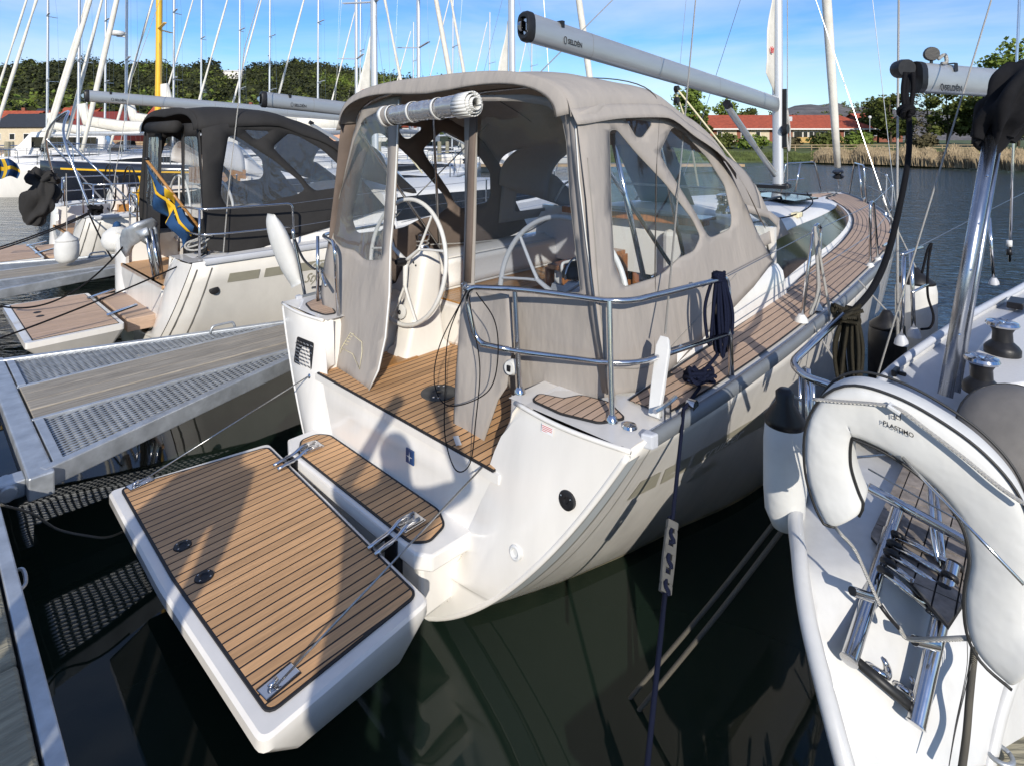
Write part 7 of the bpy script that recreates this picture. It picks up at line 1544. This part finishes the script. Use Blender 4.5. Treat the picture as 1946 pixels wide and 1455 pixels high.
# ================================================================== boats beyond
def yacht(pxm, d, s, hull_m, label, ang=None, mast_m=None, cover=None, stripe=None, group=None, fore=True, tent_=False, mh=15.5, boomh=2.9):
    hv = Vector((math.cos(ang), math.sin(ang), 0)); mp_ = Vector((px2x(pxm, d), d, 0)); o = mp_ - hv * (6.7 * s); e = empty('sailboat', label, 'sailboat', o, ang, group); e.scale = (s, s, s)
    make_hull(e, hull_m, fine=False); m = M(); m.rows([[(x, y_ * HB(x), HZ(x) + .02 * (1 - y_ * y_)) for y_ in (-1, -.5, 0, .5, 1)] for x in [10.1 * k / 16 for k in range(17)]], flip=False); m.build('deck', GEL2, e)
    m = M(); m.rows([[(xt(z), y_ * hull_y(0, z), z) for y_ in (-1, 0, 1)] for z in (-.2, .1, .4, .8, 1.15)]); m.build('stern_panel', hull_m, e)
    cabin(e, 2.2); mast_rig(e, top=mh, mast_m=mast_m, ra=.15 if mast_m else .09)
    m = M(); m.tube([(1.5, 0, boomh), (6.6, 0, boomh - .1)], .09, 8); m.build('boom', mast_m or ALUW, e, smooth=0)
    if cover: m = M(); m.tube([(1.6, 0, boomh + .12), (3, 0, boomh + .2), (5, 0, boomh + .24), (6.4, 0, boomh + .5), (6.6, 0, boomh + 1.3)], lambda t: .12 + .06 * math.sin(t * 3), 8, sy=1.6); m.build('sail_cover', cover, e, smooth=0)
    if stripe:
        for sd in (-1, 1): m = M(); m.rows([[hull_pt(x, HZ(x) - .22, sd, .01), hull_pt(x, HZ(x) - .28, sd, .01)] for x in [.5 + 9 * k / 20 for k in range(21)]], flip=sd > 0); m.build('hull_stripe', stripe, e)
    m = M(); m.prism([(-1.1, 1.2), (1.1, 1.2), (.95, 1.62), (-.95, 1.62)], .9, 2.4, lambda y, z, x: (x, y, z)); m.build('cockpit_coaming', GEL, e)
    if tent_: m = M(); m.grid(sp_fn, 6, 12); m.build('spray_hood', tent_, e, smooth=0)
    for sd in (-1, 1):
        m = M()
        for x in (.3, 2.2, 4.2, 6.2, 8): m.tube([(x, sd * (HB(x) - .07), HZ(x)), (x, sd * (HB(x) - .06), HZ(x) + .62)], .016, 5)
        for zz in (.6, .32): m.tube([(x, sd * (HB(x) - .065), HZ(x) + zz) for x in (.3, 2.2, 4.2, 6.2, 8, 9.1)], .009, 4)
        m.tube(bend([(9.1, sd * .6, HZ(9)), (9.15, sd * .55, HZ(9) + .62), (10.0, sd * .12, HZ(9.8) + .62), (10, sd * .1, HZ(10))], .06), .018, 5); m.build('guard_rail', SS, e)
    return e
AN = math.atan2(-.43, -.90)
yacht(302, 24, 1.15, HULLB, 'dark blue yacht with yellow stripe and bright yellow mast', AN, YEL, SAILC, YEL)
yb = yacht(240, 31, 1.1, GEL, 'white yacht with a radar dome halfway up its mast', AN, None, BLUC if False else SAILC)
for root_, xx in ((bpy.data.objects['sailboat'], 9.0), (yb, 9.2)):
    m = M(); A_, B_ = Vector((xx, 0, 1.7)), Vector((6.85, 0, 13.2)); m.tube([A_.lerp(B_, k / 12) for k in range(13)], lambda t: .04 + .05 * math.sin(math.pi * min(1, t * 1.3 + .1)), 8); m.build('furled_staysail', SAILC, root_, smooth=0)
m = M(); m.lathe([(0, 0), (.28, 0), (.32, .08), (.28, .2), (0, .22)], 16, (7.05, 0, 7.4)); m.build('radar_dome', WHT, yb, smooth=30)
m = M(); m.bar((6.7, 0, 7.36), (7.1, 0, 7.36), .2, .05); m.build('radar_bracket', WHT, yb)
YL = [(90, 36, 1.0, 'white yacht second from the left edge in the crowded left rows', AN, SAILC, CANVD), (200, 40, 1.05, 'white yacht between the motor cruiser and the radar mast', AN + .05, None, CANVD), (330, 35, 1.0, 'white yacht directly right of the yellow mast', AN - .05, SAILC, CANVD), (382, 44, 1.0, 'white yacht over the front of the charcoal tent', AN, CANVD, None), (150, 27, 1.0, 'white yacht moored bow-left between the blue hull and the dock', AN, SAILC, None), (512, 46, 1.05, 'white yacht with thin grey mast left of the second boom end', AN + .1, SAILC, CANVD), (604, 43, 1.1, 'white yacht with a tall mast right of the wooded hill top', AN, None, None), (684, 50, 1.0, 'white yacht whose mast stands beside the white sail corner', AN - .1, SAILC, None),
      (785, 60, 1.05, 'white yacht whose whole mast shows left of the tent roof', AN, None, CANVD), (860, 48, 1.0, 'white yacht seen through the open door of the taupe tent', AN - .2, SAILC, CANVD), (930, 58, 1.0, 'white yacht seen through the tinted stern window', AN, None, CANVD), (1010, 64, 1.05, 'white yacht hidden by the tent roof with only its mast clear', AN, SAILC, None), (455, 38, .95, 'low white yacht right behind the charcoal tent windows', AN + .05, SAILC, CANVD)]
for k, (px, d, s, lb, an_, cv, tn) in enumerate(YL): yacht(px, d, s, GEL, lb, an_, None, cv, None, 'sailboats in the rows beyond', True, tn, 15.5 if px != 785 else 14.2)
# fourth berth: parallel cruiser beyond the third, and one further along
for yo, lb in ((15.6, 'fourth white cruiser in our row seen between the masts'), (20.2, 'fifth white cruiser in our row far to the left')):
    o = l2w(5.5, yo, 0); e = yacht(0, 10, 1, GEL, lb, BR, None, SAILC, None, 'sailboats in the rows beyond'); e.location = o
# white cabin cruiser
mc = empty('motor_cruiser', 'white motor cruiser with a tall boxy cabin behind the left masts', 'motor boat', (px2x(112, 40), 40, 0), AN)
m = M(); m.rows([[(x, y_ * w_, z) for y_, z in ((-1, 1.3), (-.92, .3), (-.6, -.2), (.6, -.2), (.92, .3), (1, 1.3))] for x, w_ in ((-4, 1.4), (-1, 1.6), (2, 1.5), (4, .9), (5, .1))]); m.f.append((0, 1, 2, 3, 4, 5)); m.m.append(0); m.build('hull', GEL, mc, smooth=40)
m = M(); m.prism([(-3.2, 1.2), (3.2, 1.2), (1.9, 2.2), (1.3, 3.05), (-2.6, 3.1), (-3.1, 2.2)], -1.25, 1.25, lambda x, z, y: (x, y * (1 - .1 * (z - 1.2)), z)); m.build('cabin', GEL, mc, bevel=.1)
for a, b in ((-2.4, -.7), (-.5, 1.2)):
    for sd in (-1, 1): m = M(); m.box((a, sd * 1.27 - .01, 2.0), (b, sd * 1.27 + .01, 2.7)); m.build('window', GLASS, mc)
m = M(); m.box((-4, -1.4, 1.25), (4.4, 1.4, 1.35)); m.build('deck', GEL2, mc)
m = M(); m.prism([(-2.4, 3.1), (.9, 3.05), (.4, 3.5), (-2.2, 3.55)], -1.0, 1.0, lambda x, z, y: (x, y, z)); m.build('flybridge', WHT, mc, bevel=.08)
m = M(); m.tube([(-1.5, 0, 3.5), (-1.6, 0, 5.2)], .04, 6); m.build('signal_mast', WHT, mc)
for sd in (-1, 1): m = M(); m.tube(bend([(-4, sd * 1.35, 1.3), (-4, sd * 1.35, 2.0), (4.2, sd * .8, 2.15), (5, 0, 2.1)], .1), .025, 6); m.build('guard_rail', SS, mc)
# dock across the basin with mooring piles
fd_ = empty('far_dock', 'long wooden walkway behind the rows of boats', 'dock', (px2x(400, 44), 47, 0)); m = M(); m.box((-40, -1, .35), (42, 1, .55)); m.build('walkway', QUAY, fd_)
PILE_L = ['leftmost mooring pile at the left edge', 'mooring pile just right of the leftmost one', 'mooring pile by the yellow mast', 'mooring pile above the charcoal tent roof', 'mooring pile near the vang of the second boat', 'mooring pile at the left edge of the taupe tent', 'mooring pile seen in the tent door opening', 'thicker mooring pile beside the one in the door opening']
for k, px in enumerate((14, 22, 300, 560, 615, 720, 835, 850)):
    d = 36 + (k * 5) % 12; m = M(); m.lathe([(0, 0), (.17, 0), (.15, 2.5), (.13, 2.6), (0, 2.6)], 10, (px2x(px, d), d, -.2)); tag(m.build('mooring_pile', WOODO, None, smooth=30), PILE_L[k], 'pile', 'mooring piles among the distant boats')

# ================================================================== people on the dock behind the camera (their shadows fall on the stern)
SKIN = mat('skin', (.5, .3, .22), .5, noise_s=8, noise_amt=.05); JKT = mat('jacket', (.03, .04, .07), .8, noise_s=6, noise_amt=.1); TRS = mat('trousers', (.06, .06, .065), .85, noise_s=6, noise_amt=.1); HAIR = mat('hair', (.07, .045, .025), .7, noise_s=20, noise_amt=.2)
FAT = 1.25
def person(loc, yaw, label, arms):
    e = empty('person', label, 'person', loc, yaw)
    P = {'pel': (0, 0, .95), 'sp': (0, 0, 1.18), 'ch': (0, .01, 1.38), 'nk': (0, .02, 1.52), 'hd': (0, .04, 1.66), 'ht': (0, .03, 1.77)}
    E = [('pel', 'sp'), ('sp', 'ch'), ('ch', 'nk'), ('nk', 'hd'), ('hd', 'ht')]; Rd = {'pel': .145, 'sp': .13, 'ch': .155, 'nk': .06, 'hd': .098, 'ht': .06}
    for s, n in ((-1, 'l'), (1, 'r')):
        P.update({n + 'hp': (s * .09, 0, .90), n + 'kn': (s * .11, .02, .50), n + 'an': (s * .12, -.01, .09), n + 'to': (s * .14, .17, .045), n + 'sh': (s * .19, 0, 1.43)}); a = arms[n]; P.update({n + 'el': a[0], n + 'wr': a[1]})
        E += [('pel', n + 'hp'), (n + 'hp', n + 'kn'), (n + 'kn', n + 'an'), (n + 'an', n + 'to'), ('ch', n + 'sh'), (n + 'sh', n + 'el'), (n + 'el', n + 'wr')]
        Rd.update({n + 'hp': .095, n + 'kn': .062, n + 'an': .045, n + 'to': .04, n + 'sh': .065, n + 'el': .048, n + 'wr': .03})
        wv = Vector(a[1]); dv = (wv - Vector(a[0])).normalized(); pv = wv + dv * .06; P[n + 'pm'] = tuple(pv); E.append((n + 'wr', n + 'pm')); Rd[n + 'pm'] = .032
        sv = dv.cross(Vector((0, 1, .2))).normalized()
        for k in range(4):
            b0 = pv + sv * (.022 * (k - 1.5)) + dv * .03; P[f'{n}f{k}'] = tuple(b0); P[f'{n}g{k}'] = tuple(b0 + dv * (.05 + .008 * (k in (1, 2))) + Vector((0, .012, 0))); E += [(n + 'pm', f'{n}f{k}'), (f'{n}f{k}', f'{n}g{k}')]; Rd[f'{n}f{k}'] = .010; Rd[f'{n}g{k}'] = .008
        P[n + 't'] = tuple(pv + sv * .05 * s + dv * .01); E.append((n + 'wr', n + 't')); Rd[n + 't'] = .011
    ks = list(P); me = bpy.data.meshes.new('body'); me.from_pydata([P[k] for k in ks], [(ks.index(a), ks.index(b)) for a, b in E], []); o = bpy.data.objects.new('body', me); col.objects.link(o); o.parent = e; me.materials.append(JKT)
    md = o.modifiers.new('skin', 'SKIN'); md.use_smooth_shade = True
    for i, k in enumerate(ks): v = me.skin_vertices[0].data[i]; v.radius = (Rd[k] * FAT, Rd[k] * FAT * (.78 if k in ('pel', 'sp', 'ch') else 1)); v.use_root = k == 'pel'
    sm = o.modifiers.new('sub', 'SUBSURF'); sm.levels = sm.render_levels = 2
    m = M(); m.grid(lambda u, v: (.108 * math.sin(v * 1.7) * math.cos(u * 6.283), .03 + .118 * math.sin(v * 1.7) * math.sin(u * 6.283), 1.69 + .115 * math.cos(v * 1.7)), 20, 10); m.build('hair', HAIR, e, smooth=0)
    return e
ph = person((-.30, -.42, .6), 0, 'photographer on the dock holding up a phone, whose shadow falls on the stern', {'l': ((-.34, .18, 1.40), (-.10, .36, 1.74)), 'r': ((.40, .20, 1.48), (.24, .38, 1.78))})
person((-1.42, -.22, .6), .1, 'bystander on the dock whose shadow lies on the teak bathing platform', {'l': ((-.27, .02, 1.13), (-.25, .12, .86)), 'r': ((.27, .02, 1.13), (.25, .12, .86))})
pn = M(); pn.box((-.085, -.008, -.04), (.085, .0, .04)); tag(pn.build('phone', BLK, None, bevel=.004), 'phone held up in both hands at the viewpoint', 'phone'); bpy.data.objects['phone'].location = (-.06, -.03, 2.43)
